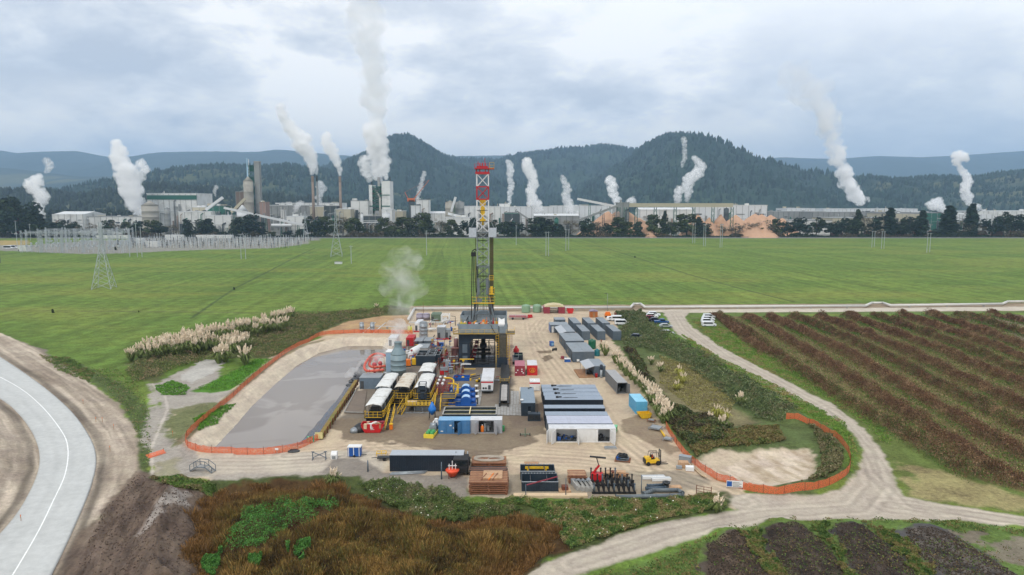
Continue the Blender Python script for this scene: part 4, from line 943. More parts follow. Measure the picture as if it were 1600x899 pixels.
def drum(m_,lab,loc,r_=.3,h_=.88):
 e=empty('oil_drum',loc,0,lab,'drum');B=MB();B.lathe([(r_,0),(r_,h_*.3),(r_+.015,h_*.33),(r_,h_*.36),(r_,h_*.63),(r_+.015,h_*.66),(r_,h_*.69),(r_,h_)],16);B.build('body',m_,e)
 B=MB();B.lathe([(r_+.02,h_),(r_+.02,h_+.04),(.02,h_+.03)],16);B.build('lid',m_,e);return e
drum(m_lime,'green drum right of the grey stores container',pos(785.6,673.6),.36,1.)
drum(m_black,'black drum with a pinkish lid at the corner of the grey stores container',pos(779.8,674.8),.34,.95)
e=empty('wheelie_skip',pos(959,676),R(-20),'green plastic bin at the right end of the white open container','bin')
B=MB();B.box(-.55,.55,-.75,.75,.25,1.2);B.build('body',m_lime,e);B=MB();B.box(-.6,.6,-.8,.8,1.2,1.32);B.box(-.35,.35,-.45,.45,1.32,1.4);B.build('lid',mat('pale_green_lid',Cc(120,200,150),.5),e)
for sx in(-1,1):
 B=MB();B.lathe([(.14,-.04),(.14,.04)],10,(sx*.45,-.5,.14),'x');B.build('wheel',m_black,e)
e=empty('fuel_can',pos(957.2,684.5),0,'red canister below the green bin at the white container','canister');B=MB();B.box(-.2,.2,-.15,.15,0,.9);B.build('body',m_red,e);B=MB();B.bar((-.1,0,.98),(.1,0,.98),.03);B.bar((-.1,0,.9),(-.1,0,.98),.03);B.bar((.1,0,.9),(.1,0,.98),.03);B.build('handle',m_black,e)
# ------------------------------------------------------------------ vehicles
def car(name,L_,W_,H_,kind,body):
 e=empty(name,(0,0,0));hw=W_/2;hl=L_/2
 if kind=='van':side=[(-hl,.35),(hl-.1,.35),(hl,.7),(hl-.12,1.05),(hl-.75,1.25),(hl-1.45,H_-.05),(hl-1.7,H_),(-hl+.15,H_),(-hl,H_-.2)];cab=(-hl+.25,hl-1.55,1.15,H_-.28)
 elif kind=='suv':side=[(-hl,.35),(hl-.05,.35),(hl,.85),(hl-1.15,1.05),(hl-1.75,H_),(-hl+.35,H_),(-hl,1.)];cab=(-hl+.4,hl-1.7,1.05,H_-.12)
 elif kind=='ute':side=[(-hl,.45),(hl-.05,.45),(hl,.95),(hl-1.15,1.12),(hl-1.7,H_),(hl-3.1,H_),(hl-3.35,1.15),(-hl,1.1)];cab=(hl-3.1,hl-1.65,1.15,H_-.12)
 else:side=[(-hl,.35),(hl-.05,.35),(hl,.7),(hl-1.1,.92),(hl-1.8,H_),(-hl+1.,H_),(-hl+.2,.95),(-hl,.9)];cab=(-hl+.95,hl-1.8,.92,H_-.1)
 B=MB();B.xprism([(y,z)for y,z in side],-hw,hw);O=B.build('body',body,e)
 md=O.modifiers.new('soft','BEVEL');md.width=.07;md.segments=2;md.limit_method='ANGLE'
 for sx in(-1,1):
  B=MB();x0,x1=sorted((sx*(hw+.005),sx*(hw-.01)));B.xprism([(cab[0],cab[2]),(cab[1]+.35,cab[2]),(cab[1],cab[3]),(cab[0]+.1,cab[3])],x0,x1);B.build('side_window',m_glass,e)
 B=MB();y0={'van':hl-.75,'suv':hl-1.15,'ute':hl-1.15}.get(kind,hl-1.1);z0=cab[2]+.02;y1={'van':hl-1.45,'suv':hl-1.75,'ute':hl-1.7}.get(kind,hl-1.8)
 B.add([(-hw+.12,y0-.03,z0+.02),(hw-.12,y0-.03,z0+.02),(hw-.16,y1+.05,cab[3]+.05),(-hw+.16,y1+.05,cab[3]+.05)],[(0,1,2,3)]);O=B.build('windscreen',m_glass,e);O.location=(0,.03,.03)
 for sx in(-1,1):
  for y in(hl-.85,-hl+.85):
   B=MB();B.lathe([(.33,-.11),(.33,.11)],14,(sx*(hw-.08),y,.33),'x');t_=B.build('wheel',m_black,e)
   B=MB();B.lathe([(.19,-.02),(.19,.02)],10,(sx*(hw+.04),y,.33),'x');B.build('rim',m_steel,t_)
  B=MB();B.box(sx*(hw-.28)-.14,sx*(hw-.28)+.14,hl-.06,hl+.01,.68,.82);B.build('headlight',mat('lamp_glass',Cc(220,222,226),.2),e)
 return e
vw=mat('glossy_white_car_paint',Cc(226,228,230),.25,0,.02);vr=mat('dark_red_car_paint',Cc(130,30,40),.25,0,.02);vb=mat('blue_car_paint',Cc(36,76,130),.25,0,.02)
vs2=mat('silver_car_paint',Cc(176,180,184),.3,.4,.02);vd=mat('dark_blue_car_paint',Cc(34,40,56),.25,0,.02)
def place_car(kind,L_,H_,m_,px,py,rz,lab,cat,group):
 o=car('parked_'+cat.replace(' ','_'),L_,1.85 if kind!='van' else 1.95,H_,kind,m_);o.location=pos(px,py);o.rotation_euler.z=rz;tag(o,lab,cat,group)
ga='vehicles parked beside the yard'
place_car('van',5.2,2.1,vw,971.5,508,R(-92),'white passenger van nearest the camera, beside the grey containers','van',ga)
place_car('van',5.2,2.1,vw,966,501.8,R(-92),'white passenger van just behind the other van beside the grey containers','van',ga)
place_car('suv',4.5,1.6,vw,957.5,501.2,R(-80),'white car with only its nose showing left of the two vans','car',ga)
place_car('sedan',4.5,1.45,vd,995.3,528.5,R(-104),'dark navy car alone below the white vans','car',ga)
place_car('suv',4.8,1.8,vw,1022,494,R(-95),'white off-roader furthest back in the parked row','car',ga)
place_car('suv',4.6,1.7,vw,1019,496.5,R(-95),'second white car in the parked row, behind the dark red one','car',ga)
place_car('suv',4.6,1.7,vr,1018,500,R(-93),'dark red car in the parked row','car',ga)
place_car('sedan',4.6,1.5,vd,1024,502.5,R(-95),'dark navy car in the parked row between the red and blue ones','car',ga)
place_car('ute',5.3,1.8,vb,1033.5,505.8,R(-95),'blue pickup in the parked row','pickup',ga)
place_car('sedan',4.6,1.45,vs2,1040.2,512,R(-93),'silver saloon car in the parked row below the blue pickup','car',ga)
place_car('suv',4.9,1.7,vs2,1042.3,523.5,R(-88),'silver off-roader parked last in the row, nearest the camera','car',ga)
for i,(px,py,wrd)in enumerate([(1108,497.5,'furthest'),(1106.5,501.2,'second furthest'),(1105.5,504.8,'second nearest'),(1107.5,510.5,'nearest')]):
 place_car('suv' if i!=3 else 'van',4.7 if i<3 else 5.,1.75 if i<3 else 1.95,vw,px,py,R(-92+i),f'white vehicle by the brush rows, {wrd} of the four side by side','car','white vehicles by the brush rows')
e=empty('forklift_truck',pos(1021,725.5),R(8),'yellow and black forklift with its forks pointing right','forklift')
B=MB();B.box(-1.5,.9,-.6,.6,.35,.95);B.box(-1.55,-.6,-.58,.58,.95,1.35);O=B.build('chassis',m_yellow,e);md=O.modifiers.new('soft','BEVEL');md.width=.08;md.segments=2
B=MB();B.box(-1.7,-1.25,-.55,.55,.4,1.1);B.build('counterweight',m_dsteel,e)
B=MB()
for x in(-.9,.75):
 for y in(-.5,.5):B.bar((x,y,.95),(x*.8,y,2.15),.04)
for y in(-.5,.5):B.bar((-.72,y,2.15),(.6,y,2.15),.04)
for i in range(6):B.bar((-.7+i*.26,-.5,2.17),(-.7+i*.26,.5,2.17),.025)
B.build('overhead_guard',m_dsteel,e)
B=MB();B.box(-.5,.0,-.3,.3,.95,1.1);B.box(-.58,-.46,-.3,.3,1.1,1.7);B.build('seat',m_black,e)
B=MB()
for y in(-.35,.35):B.box(1.,1.14,y-.06,y+.06,.1,2.5)
for z in(.4,1.3,2.4):B.box(1.02,1.12,-.35,.35,z,z+.1)
B.build('lift_mast',m_dsteel,e)
for y in(-.35,.35):
 B=MB();B.box(1.14,1.2,y-.06,y+.06,.1,.7);B.box(1.2,2.4,y-.06,y+.06,.1,.16);B.build('fork',m_dsteel,e)
for x,r_ in((-1.1,.33),(.6,.4)):
 for y in(-.6,.6):
  B=MB();B.lathe([(r_,-.13),(r_,.13)],16,(x,y,r_),'y');B.build('wheel',m_black,e)
def human(name,loc,rz,lab,top,trousers,seated=False,helmet=None):
 e=empty(name,loc,rz,lab,'person');me=bpy.data.meshes.new('body')
 if seated:J={'p':(0,0,.5),'c':(-.03,0,.85),'n':(-.03,0,1.02),'h':(0,0,1.12),'h2':(0,0,1.24),'sl':(-.02,.19,.95),'el':(.12,.24,.72),'wl':(.36,.16,.75),'fl':(.44,.15,.76),'sr':(-.02,-.19,.95),'er':(.12,-.24,.72),'wr':(.36,-.16,.75),'fr':(.44,-.15,.76),'hl':(0,.1,.46),'kl':(.42,.12,.5),'al':(.46,.12,.1),'tl':(.6,.12,.05),'hr':(0,-.1,.46),'kr':(.42,-.12,.5),'ar':(.46,-.12,.1),'tr':(.6,-.12,.05)}
 else:J={'p':(0,0,.95),'c':(0,0,1.3),'n':(0,0,1.47),'h':(.01,0,1.58),'h2':(.01,0,1.7),'sl':(0,.19,1.42),'el':(-.02,.26,1.14),'wl':(.08,.27,.9),'fl':(.12,.27,.8),'sr':(0,-.19,1.42),'er':(-.02,-.26,1.14),'wr':(.1,-.27,.9),'fr':(.14,-.27,.8),'hl':(0,.1,.9),'kl':(.06,.12,.5),'al':(-.02,.13,.09),'tl':(.14,.13,.04),'hr':(0,-.1,.9),'kr':(-.02,-.12,.5),'ar':(-.1,-.13,.09),'tr':(.06,-.13,.04)}
 rad=dict(p=.15,c=.16,n=.065,h=.1,h2=.085,s=.075,e=.05,w=.035,f=.045,k=.062,a=.045,t=.04)
 ks=list(J);ed=[('p','c'),('c','n'),('n','h'),('h','h2')]+[(a+s2,b2+s2)for s2 in 'lr' for a,b2 in(('s','e'),('e','w'),('w','f'),('h','k'),('k','a'),('a','t'))]+[('c','sl'),('c','sr'),('p','hl'),('p','hr')]
 me.from_pydata([J[k]for k in ks],[(ks.index(a),ks.index(b2))for a,b2 in ed],[])
 O=bpy.data.objects.new('body',me);COL.objects.link(O);O.parent=e;me.materials.append(top)
 sk=O.modifiers.new('skin','SKIN');sv=me.skin_vertices[0].data
 for i,k in enumerate(ks):
  r_=rad.get(k if k in rad else k[0],.06);
  if k in('hl','hr'):r_=.095
  sv[i].radius=(r_,r_);sv[i].use_root=(k=='p')
 O.modifiers.new('smooth','SUBSURF').levels=1
 hx_,hy_,hz_=J['h2']
 B=MB();B.lathe([(.13,hz_-.02),(.125,hz_+.04),(.09,hz_+.1),(.02,hz_+.13)],14,(hx_,hy_,0));B.build('helmet',helmet or m_white,e)
 kx=.03 if seated else 0
 B=MB();B.lathe([(.15,J['p'][2]-.02),(.19,J['p'][2]+.1),(.2,J['c'][2]),(.17,J['c'][2]+.14)],12,(0,0,0));B.build('vest',mat('hi_vis_orange_cloth',Cc(236,96,30),.8),e)
 return e
human('person',e.location+Vector((-.25,0,.62)),R(8),'person in an orange vest driving the forklift',mat('dark_work_clothes',Cc(40,46,60),.9),None,True)
# ------------------------------------------------------------------ drilling rig
m_rigw=mat('rig_windwall_grey',Cc(134,146,154),.6,0,.14,.8,0,Cc(120,116,104),.5,.4)
m_rignavy=mat('rig_substructure_navy',Cc(28,42,56),.5,0,.2,.8,0,Cc(70,66,60),.6,.35)
m_mastg=mat('mast_light_grey',Cc(150,158,162),.5,.1,.08,1)
m_mastd=mat('mast_mid_grey',Cc(104,112,116),.5,.1,.1,1)
m_mastw=mat('mast_white',Cc(224,224,226),.5,0,.04,1)
m_mastr=mat('mast_red',Cc(176,30,42),.5,0,.06,1)
m_dpipe=mat('brown_drill_pipe',Cc(74,44,34),.6,.2,.2,2)
RX0,RX1=G(717,574).x,G(792.5,574).x;RC=(RX0+RX1)/2;RY=G(755,574).y
rig=empty('drilling_rig',(RC,RY,0),0,'tall drilling rig with red and white topped mast above a dark windwalled floor','drilling rig')
HW=(RX1-RX0)/2
def rail(mb,pts,h_=1.1,step=1.6,r_=.045,mid=True):
 for a,c in zip(pts,pts[1:]):
  a=Vector(a);c=Vector(c);n_=max(1,int((c-a).length/step))
  for i in range(n_+1):p=a.lerp(c,i/n_);mb.bar(p,p+Vector((0,0,h_)),r_,4)
  mb.bar(a+Vector((0,0,h_)),c+Vector((0,0,h_)),r_,4)
  if mid:mb.bar(a+Vector((0,0,h_*.5)),c+Vector((0,0,h_*.5)),r_*.8,4)
  mb.box(*sorted((a.x-.02,c.x+.02)),*sorted((a.y-.02,c.y+.02)),a.z,a.z+.12)
 return mb
B=MB()
B.box(-HW,-HW+2.9,0,12.5,.3,9.1);B.box(HW-2.7,HW,0,12.5,.3,9.1)
B.yprism([(-HW+2.9,6.6),(-HW+3.9,7.6),(HW-3.7,7.6),(HW-2.7,6.6),(HW-2.7,9.1),(-HW+2.9,9.1)],0,1.4)
B.yprism([(-HW+2.9,6.6),(-HW+3.9,7.6),(HW-3.7,7.6),(HW-2.7,6.6),(HW-2.7,9.1),(-HW+2.9,9.1)],11,12.4)
B.box(-HW-.3,HW+.3,-.4,12.8,0,.3)
for x in(-HW,-HW+2.9,HW-2.7,HW):
 for z in(.3,3.4,6.6,9.):pass
for sx,a,c in((-1,-HW+.3,-HW+2.6),(1,HW-2.4,HW-.3)):
 for z in(3.4,6.5):B.box(a-.2,c+.2,-.08,0,z,z+.2)
B.build('substructure',m_rignavy,rig)
B=MB()
for z in(.8,3.9):B.box(-HW+1.,-HW+2.3,-.12,-.02,z,z+2.3)
B.build('control_cabinet',m_slate,rig)
B=MB();B.box(-HW-1.3,HW+2.,-1.4,.05,9.1,9.25);B.box(-HW-.1,HW+.1,.05,12.9,9.1,9.25);B.box(HW+.1,HW+2.,.05,3.2,9.1,9.25);B.box(-HW+.1,HW-.1,.25,4.3,10.6,10.72);B.build('rig_floor',mat('worn_deck_plate',Cc(92,88,78),.7,.2,.25,.8,0,Cc(60,56,50),.6,.6),rig)
rail(MB(),[(-HW-1.3,1,9.25),(-HW-1.3,-1.4,9.25),(HW-2.6,-1.4,9.25)]).build('railing',m_yellow,rig)
rail(MB(),[(HW-.3,-1.4,9.25),(HW+2.,-1.4,9.25),(HW+2.,3,9.25)]).build('railing',m_yellow,rig)
def windwall(pts,z0,z1,name='windwall'):
 B=MB()
 for(xa,ya),(xb,yb)in zip(pts,pts[1:]):
  d_=Vector((xb-xa,yb-ya,0));n_=max(1,int(d_.length/.32));u_=d_.normalized();v_=Vector((-u_.y,u_.x,0))*.04
  B.bar((xa,ya,z1),(xb,yb,z1),.07);B.bar((xa,ya,z0),(xb,yb,z0),.07)
  B.box(min(xa,xb)-.03,max(xa,xb)+.03,min(ya,yb)-.03,max(ya,yb)+.03,z0,z1)
  for i in range(n_):
   p=Vector((xa,ya,0))+d_*((i+.5)/n_)
   for sg in(1,-1):
    q=p+v_*sg*1.5;B.box(q.x-abs(u_.x)*.08-.03,q.x+abs(u_.x)*.08+.03,q.y-abs(u_.y)*.08-.03,q.y+abs(u_.y)*.08+.03,z0+.1,z1-.08)
 return B.build(name,m_rigw,rig)
windwall([(-HW,3),(-HW,.1),(HW,.1),(HW,3)],9.25,11.6)
windwall([(-HW+.2,4.5),(HW-.2,4.5),(HW-.2,12.9),(-HW+.2,12.9),(-HW+.2,4.5)],9.3,13.2)
B=MB()
for x in(-HW+.2,-2.2,2.4,HW-.2):B.bar((x,4.4,9.3),(x,4.4,13.4),.09)
B.build('windwall_post',m_mastg,rig)
B=MB();B.box(-3,2,6.5,10.5,9.3,11.4);B.lathe([(.8,-1.6),(.8,1.6)],16,(-.5,8.5,12),'x');B.box(2.6,4.6,7,11,9.3,11.8);B.box(-5.6,-3.8,6,11,9.3,11.2);B.build('drawworks',m_dsteel,rig)
B=MB();B.add([(-2.2,5.4,13.25),(2.,5.4,13.25),(.9,5.4,14.3),(-1.1,5.4,14.3),(-2.2,7.4,13.25),(2.,7.4,13.25),(.9,7.4,14.3),(-1.1,7.4,14.3)],[(0,1,2,3),(4,7,6,5),(3,2,6,7),(1,5,6,2),(0,3,7,4),(0,4,5,1)]);B.build('wind_hood',m_rigw,rig)
r_=random.Random(12)
for i in range(26):
 x=-HW+.6+i*(2*HW-1.2)/26;B=MB();k_=r_.randrange(4);z=10.73;y=r_.uniform(.9,3.4)
 if k_==0:B.lathe([(.28,z),(.28,z+.8),(.12,z+1.1)],10,(x,y,0))
 elif k_==1:B.box(x-.35,x+.35,y-.4,y+.4,z,z+r_.uniform(.5,1.3))
 elif k_==2:B.bar((x-.8,y,z+.3),(x+.9,y+.6,z+1.2),.12,6)
 else:B.box(x-.2,x+.2,y,y+.7,z,z+1.2);B.bar((x,y,z+1.2),(x,y,z+2.2),.06)
 B.build('floor_tool',[m_yellow,m_orange,m_white,m_steel,m_dsteel,m_red,m_pwood][i%7],rig)
B=MB();B.box(-HW+.3,-HW+2.1,.6,2.2,11.,11.7);B.build('yellow_hoist',mat('dull_yellow_paint',Cc(178,168,50),.6),rig)
B=MB();B.box(-.9,1.1,.9,2.4,10.4,11.6);B.box(-.2,.5,1.2,2.,11.6,12.5);B.build('iron_roughneck',m_orange,rig)
B=MB();B.add([(HW-2.4,.0,11.65),(HW-.6,.0,11.65),(HW-.7,.9,13.1),(HW-1.5,1.2,12.7),(HW-2.3,.9,13.3),(HW-2.2,.02,10.9),(HW-.9,.02,11.)],[(0,1,2,3),(0,3,4),(0,5,6,1)]);B.build('white_tarpaulin',m_white,rig)
B=MB()
B.path([(HW-4.4,.2,11.6),(HW-4.,-.3,10.6),(HW-3.2,-.6,9.4),(HW-2.6,-1.,7.8)],.07);B.path([(HW-2.2,.2,11.5),(HW-2.2,-.6,9.6),(HW-1.8,-1.2,8)],.07)
B.path([(-HW+2.4,4.4,13.1),(-HW+1.8,4.2,11.9),(-HW+1.4,3.9,11.)],.08);B.build('hanging_hose',m_black,rig)
B=MB();B.lathe([(.62,.6),(.62,2.2),(.9,2.3),(.9,2.9),(.55,3.),(.55,4.2),(.95,4.3),(.95,5.4),(.6,5.5),(.6,9.)],16,(-.1,5,0))
B.bar((-2,5,2.6),(2,5,2.6),.35,8);B.bar((-1.8,5,3.7),(1.8,5,3.7),.35,8);B.build('blowout_preventer',m_black,rig)
B=MB();r_=random.Random(4)
for x in(-3.2,-1.6,1.4,3.):
 for y in(2.2,8.5):B.bar((x,y,0),(x,y,6.8),.09)
for z in(1.6,3.2,5.,6.8):
 for y in(2.2,8.5):B.bar((-3.2,y,z),(3.,y,z),.08)
 for x in(-3.2,3.):B.bar((x,2.2,z),(x,8.5,z),.08)
for x0,x1 in((-3.2,-1.6),(1.4,3.)):B.bar((x0,2.2,.2),(x1,2.2,3.2),.05);B.bar((x1,2.2,3.2),(x0,2.2,6.6),.05)
for z,n_ in((.5,8),):
 for i in range(n_):B.bar((-3.4+r_.uniform(0,.4),1.5+i*.5,.4+r_.uniform(0,1.2)),(3.2,1.6+i*.6,.4+r_.uniform(0,1.2)),.09,6)
B.build('cellar_frame',m_black,rig)
B=MB()
for i in range(5):B.box(-3.4+i*.2,-2.4+i*.2,7+i*.6,7.6+i*.6,.4+i,1.2+i)
B.bar((-3.8,3,1),(-2.2,9,5.5),.12,6);B.build('red_valves',m_red,rig)
for(a,c)in(((HW+.5,3,.3),(HW+.5,3,8.9)),):
 B=MB()
 for dx in(-.5,.5):B.bar((a[0]+dx+.3,a[1]-3,.1),(a[0]+dx+.3,a[1]-1,9.1),.08)
 for i in range(22):z=.3+i*.4;B.bar((a[0]-.2,a[1]-3+i*.09,z),(a[0]+.8,a[1]-3+i*.09,z),.06)
 B.build('stairway',mat('faded_pink_steel',Cc(190,150,128),.7),rig)
cwx0,cwx1=G(781,600).x-RC,G(796.5,600).x-RC
YR=G(786,572).y-RY
B=MB();ra=Vector(((cwx0+cwx1)/2,-1.5,8.9));rb_=Vector(((cwx0+cwx1)/2,YR-1,1.4));
ra.x=G(786,572).x-RC;rb_.x=G(786,572).x-RC
hw_=.95
B.add([(ra.x-hw_,ra.y,ra.z),(ra.x+hw_,ra.y,ra.z),(rb_.x+hw_,rb_.y,rb_.z),(rb_.x-hw_,rb_.y,rb_.z),(ra.x-hw_,ra.y,ra.z-.4),(ra.x+hw_,ra.y,ra.z-.4),(rb_.x+hw_,rb_.y,rb_.z-.4),(rb_.x-hw_,rb_.y,rb_.z-.4)],[(0,3,2,1),(4,5,6,7),(0,1,5,4),(1,2,6,5),(2,3,7,6),(3,0,4,7)])
for i in range(12):p=ra.lerp(rb_,i/12);B.box(p.x-hw_,p.x+hw_,p.y-.06,p.y+.06,p.z,p.z+.1)
B.build('pipe_ramp',mat('scuffed_ramp_steel',Cc(96,92,80),.6,.2,.3,1.5),rig)
for sx in(-1,1):
 B=MB()
 for q in(hw_+.12,hw_+.85):
  B.bar((ra.x+sx*q,ra.y-.3,8.9),(rb_.x+sx*q,rb_.y,1.2),.07);B.bar((ra.x+sx*q,ra.y-.3,6.9),(ra.x+sx*q,ra.y-.6,.2),.05)if q>1.2 else None
 for i in range(10):
  p=ra.lerp(rb_,i/10);B.bar((p.x+sx*(hw_+.12),p.y,p.z),(p.x+sx*(hw_+.12),p.y,p.z+1),.04)
  B.bar((p.x+sx*(hw_+.12),p.y,p.z-.1),(p.x+sx*(hw_+.85),p.y,p.z-.1),.05)
 B.bar((ra.x+sx*(hw_+.12),ra.y,ra.z+1),(rb_.x+sx*(hw_+.12),rb_.y,rb_.z+1),.05)
 B.build('ramp_handrail',m_yellow,rig)
MY=RY+6.5
def mp(px,py,dy=.0):p=D(px,py,MY+dy);return Vector((p.x-RC,p.y-RY,p.z))
zb=mp(755,470).z;zt=mp(754,272).z;mcx=mp(754.6,370).x;mw=(mp(763.6,400).x-mp(745.6,400).x)/2;md_=mw
def lattice(mb,z0,z1,n_,r_=.13,rb2=.075,hw2=None,hd=None):
 hw2=hw2 or mw;hd=hd or md_;cy2=6.5
 for sx in(-1,1):
  for sy in(-1,1):mb.bar((mcx+sx*hw2,cy2+sy*hd,z0),(mcx+sx*hw2,cy2+sy*hd,z1),r_)
 for i in range(n_):
  a=z0+(z1-z0)*i/n_;c=z0+(z1-z0)*(i+1)/n_
  for sy in(-1,1):
   y=cy2+sy*hd
   mb.bar((mcx-hw2,y,a),(mcx+hw2,y,a),rb2);mb.bar((mcx-hw2,y,c),(mcx+hw2,y,c),rb2)
   mb.bar((mcx-hw2,y,a),(mcx+hw2,y,c),rb2);mb.bar((mcx+hw2,y,a),(mcx-hw2,y,c),rb2)
  for sx in(-1,1):
   x=mcx+sx*hw2
   mb.bar((x,cy2-hd,a),(x,cy2+hd,a),rb2);mb.bar((x,cy2-hd,a),(x,cy2+hd,c),rb2);mb.bar((x,cy2+hd,a),(x,cy2-hd,c),rb2)
 return mb
zs=[mp(755,y).z for y in(462,441,416,363,312,292,272)]
lattice(MB(),zs[0],zs[2],3,.17,.1,mw*1.05).build('mast_section',m_mastd,rig)
lattice(MB(),zs[2]+.05,zs[3],4).build('mast_section',m_mastg,rig)
lattice(MB(),zs[3],zs[4],3,.13,.09).build('mast_section',m_mastw,rig)
lattice(MB(),zs[4],zs[5],1,.14,.1).build('mast_section',m_mastr,rig)
lattice(MB(),zs[5],zs[6],1,.14,.1).build('mast_section',m_mastw,rig)
for z in(zs[2],zs[3],zs[4]+.1,zs[5]):
 B=MB();B.box(mcx-mw-.15,mcx+mw+.15,6.5-md_-.15,6.5-md_+.12,z-.22,z+.12);B.build('splice_beam',m_mastd if z<zs[4]else m_mastr,rig)
B=MB();zf=9.4
for sx,fx in((-1,mp(736,491).x),(1,mp(776,491).x)):
 for sy in(-1,1):
  B.bar((fx,6.5+sy*3.6,zf),(mcx+sx*mw,6.5+sy*md_,zs[0]+.3),.26)
  B.bar((fx+sx*-1.2,6.5+sy*3.,zf),(mcx+sx*mw*.8,6.5+sy*md_,zs[0]-.6),.12)
 B.bar((fx,2.9,12),(fx,10.1,12),.12)
for z in(13.6,15.6):
 w2=mw+(1-(z-zf)/(zs[0]-zf))*2.;B.bar((mcx-w2,6.5-md_-1,z),(mcx+w2,6.5-md_-1,z),.1)
for x in(-.9,-.35,.35,.9):B.bar((mcx+x,6.5,12),(mcx+x*.7,6.5,zs[2]),.07)
B.build('mast_foot',m_mastd,rig)
zc2=zs[6]
B=MB();B.box(mcx-mw-.3,mcx+mw+.3,6.5-md_-.2,6.5+md_+.2,zc2-.1,zc2+.5)
B.box(mcx-mw-.5,mcx+mw+1.5,6.5-md_-.6,6.5+md_+.4,zc2+1.2,zc2+1.4)
for x in(-1.3,-.6,.6,1.3):B.box(mcx+x*mw*.8-.12,mcx+x*mw*.8+.12,5.6,7.4,zc2+.5,zc2+1.2)
B.box(mcx-mw,mcx+mw*.9,5.4,7.6,zc2+1.4,zc2+2.);B.build('crown_block',m_mastr,rig)
B=MB()
for x in(-.7,0,.7):B.lathe([(.85,-.12),(.85,.12)],18,(mcx+x,6.5,zc2+2.1),'x')
B.build('crown_sheave',m_mastr,rig)
B=MB();rail(B,[(mcx-mw-.5,6.5-md_-.6,zc2+1.4),(mcx+mw+.3,6.5-md_-.6,zc2+1.4)],1.1,.8,.05);B.bar((mcx+.6,6.5,zc2+2.5),(mcx+.6,6.5,zc2+4.1),.09);B.bar((mcx-1.2,6.5,zc2+1.4),(mcx-1.2,6.5,zc2+3.3),.11);B.build('crown_rail',m_mastr,rig)
rail(MB(),[(mcx+mw+.4,6.5-md_-.6,zc2+1.4),(mcx+mw+1.5,6.5-md_-.6,zc2+1.4),(mcx+mw+1.5,6.5,zc2+1.4)],1.5,.8,.05).build('crown_rail',m_yellow,rig)
zr0,zr1=mp(755,370).z,mp(755,355.5).z;xl,xr=mp(734,362).x,mp(775.5,362).x
for a,c in((xl,mcx-mw-.1),(mcx+mw+.1,xr)):
 B=MB();B.box(a,c,3.2,3.3,zr0,zr1);B.box(a,c,3.3,8.2,zr0,zr0+.12)
 for x in(a,c):B.box(x-.05,x+.05,3.3,8.2,zr0,zr1)
 B.build('racking_board',mat('racking_board_grey',Cc(176,182,190),.5),rig)
B=MB();B.bar((xl+.6,4,zr1),(mcx-mw,5,zr1+3.2),.05);B.bar((xr-.6,4,zr1),(mcx+mw,5,zr1+3.2),.05);B.build('board_stay',m_mastg,rig)
B=MB();tz0,tz1=mp(755,346).z,mp(755,312).z
B.box(mcx-.55,mcx+.55,5.9,7.1,tz0+1.5,tz1-1.5);B.box(mcx-.8,mcx+.8,5.7,7.2,tz1-1.5,tz1);B.bar((mcx,6.5,tz0-1),(mcx,6.5,tz0+1.6),.3,8);B.box(mcx-.75,mcx+.75,5.8,7,tz0,tz0+.6);B.build('top_drive',m_yellow,rig)
B=MB()
for x in(-.35,0,.35):B.bar((mcx+x,6.5,tz1),(mcx+x,6.5,zc2),.035)
B.bar((mcx,6.5,13),(mcx,6.5,tz0),.09);B.build('drill_line',m_dsteel,rig)
xp=mp(768.5,420).x
for i in range(4):
 for j in range(3):B=MB();B.bar((xp-.36+i*.24,5.4+j*.3,9.3),(xp-.36+i*.24,5.6+j*.3,mp(768,356).z),.09,6);B.build('drill_pipe_stand',m_dpipe,rig)
z1_,z2_,z3_=mp(755,472).z,mp(755,452).z,mp(755,436).z;xa,xb=mp(738.5,470).x,mp(773.5,470).x
B=MB();B.box(xa,xb,3.,4.6,z1_,z1_+.12);rail(B,[(xa,4.6,z1_+.1),(xa,3.,z1_+.1),(xb,3.,z1_+.1),(xb,4.6,z1_+.1)],1.7,1.1,.06);B.build('mast_platform',m_yellow,rig)
B=MB();B.box(mcx+mw+.1,xb-.1,3.4,5.4,z2_-1.1,z2_-1);rail(B,[(mcx+mw+.2,3.4,z2_-1),(xb-.1,3.4,z2_-1),(xb-.1,5.4,z2_-1)],1.6,.8,.06);B.box(mcx+mw+.5,xb-.5,3.45,3.6,z2_-1,z2_+1.1)
rail(B,[(mcx+mw+.2,3.4,z3_),(xb-.3,3.4,z3_)],1.2,.9,.06);B.build('mast_platform',m_yellow,rig)
B=MB()
for x in(-1.2,1.2):B.box(mcx+x-.35,mcx+x+.35,3.9,4.4,zs[0]+.6,zs[1]+1.2)
B.box(mcx-1.5,mcx-.2,2.9,3.05,z1_+.5,z1_+1.4);B.build('winch_box',m_mastd,rig)
x1=mp(738.5,400).x;x2=mp(741.5,400).x;zt1=mp(740,392).z;zb1=mp(737,480).z
B=MB();B.path([(x1-.3,4,11.5),(x1,4.5,zt1),(x1+.6,4.8,zt1+.5),(mcx-mw,5,zt1+.2)],.14,6);B.path([(x1+.5,4,13),(x1+.25,4.6,zt1-.5),(x1+.7,4.8,zt1)],.1,6)
B.box(x1-.3,x1+.9,4.3,5,zt1-1.4,zt1-.3)
hp=[]
for i in range(15):t_=i/14;hp.append(Vector((x2+(mcx-mw-x2)*t_+math.sin(t_*math.pi)*.1,4.5,zt1-(1-(2*t_-1)**2)*9-t_*4)))
B.path(hp,.08,6);hp=[Vector((p.x+.3,p.y,p.z+4.5*(1-i/14)))for i,p in enumerate(hp)];B.path(hp,.06,6);B.build('rotary_hose',m_black,rig)
B=MB();B.bar((mcx-mw-.35,4.6,zs[0]),(mcx-mw-.35,4.6,zs[3]-1.5),.07);B.build('standpipe',m_rust,rig)
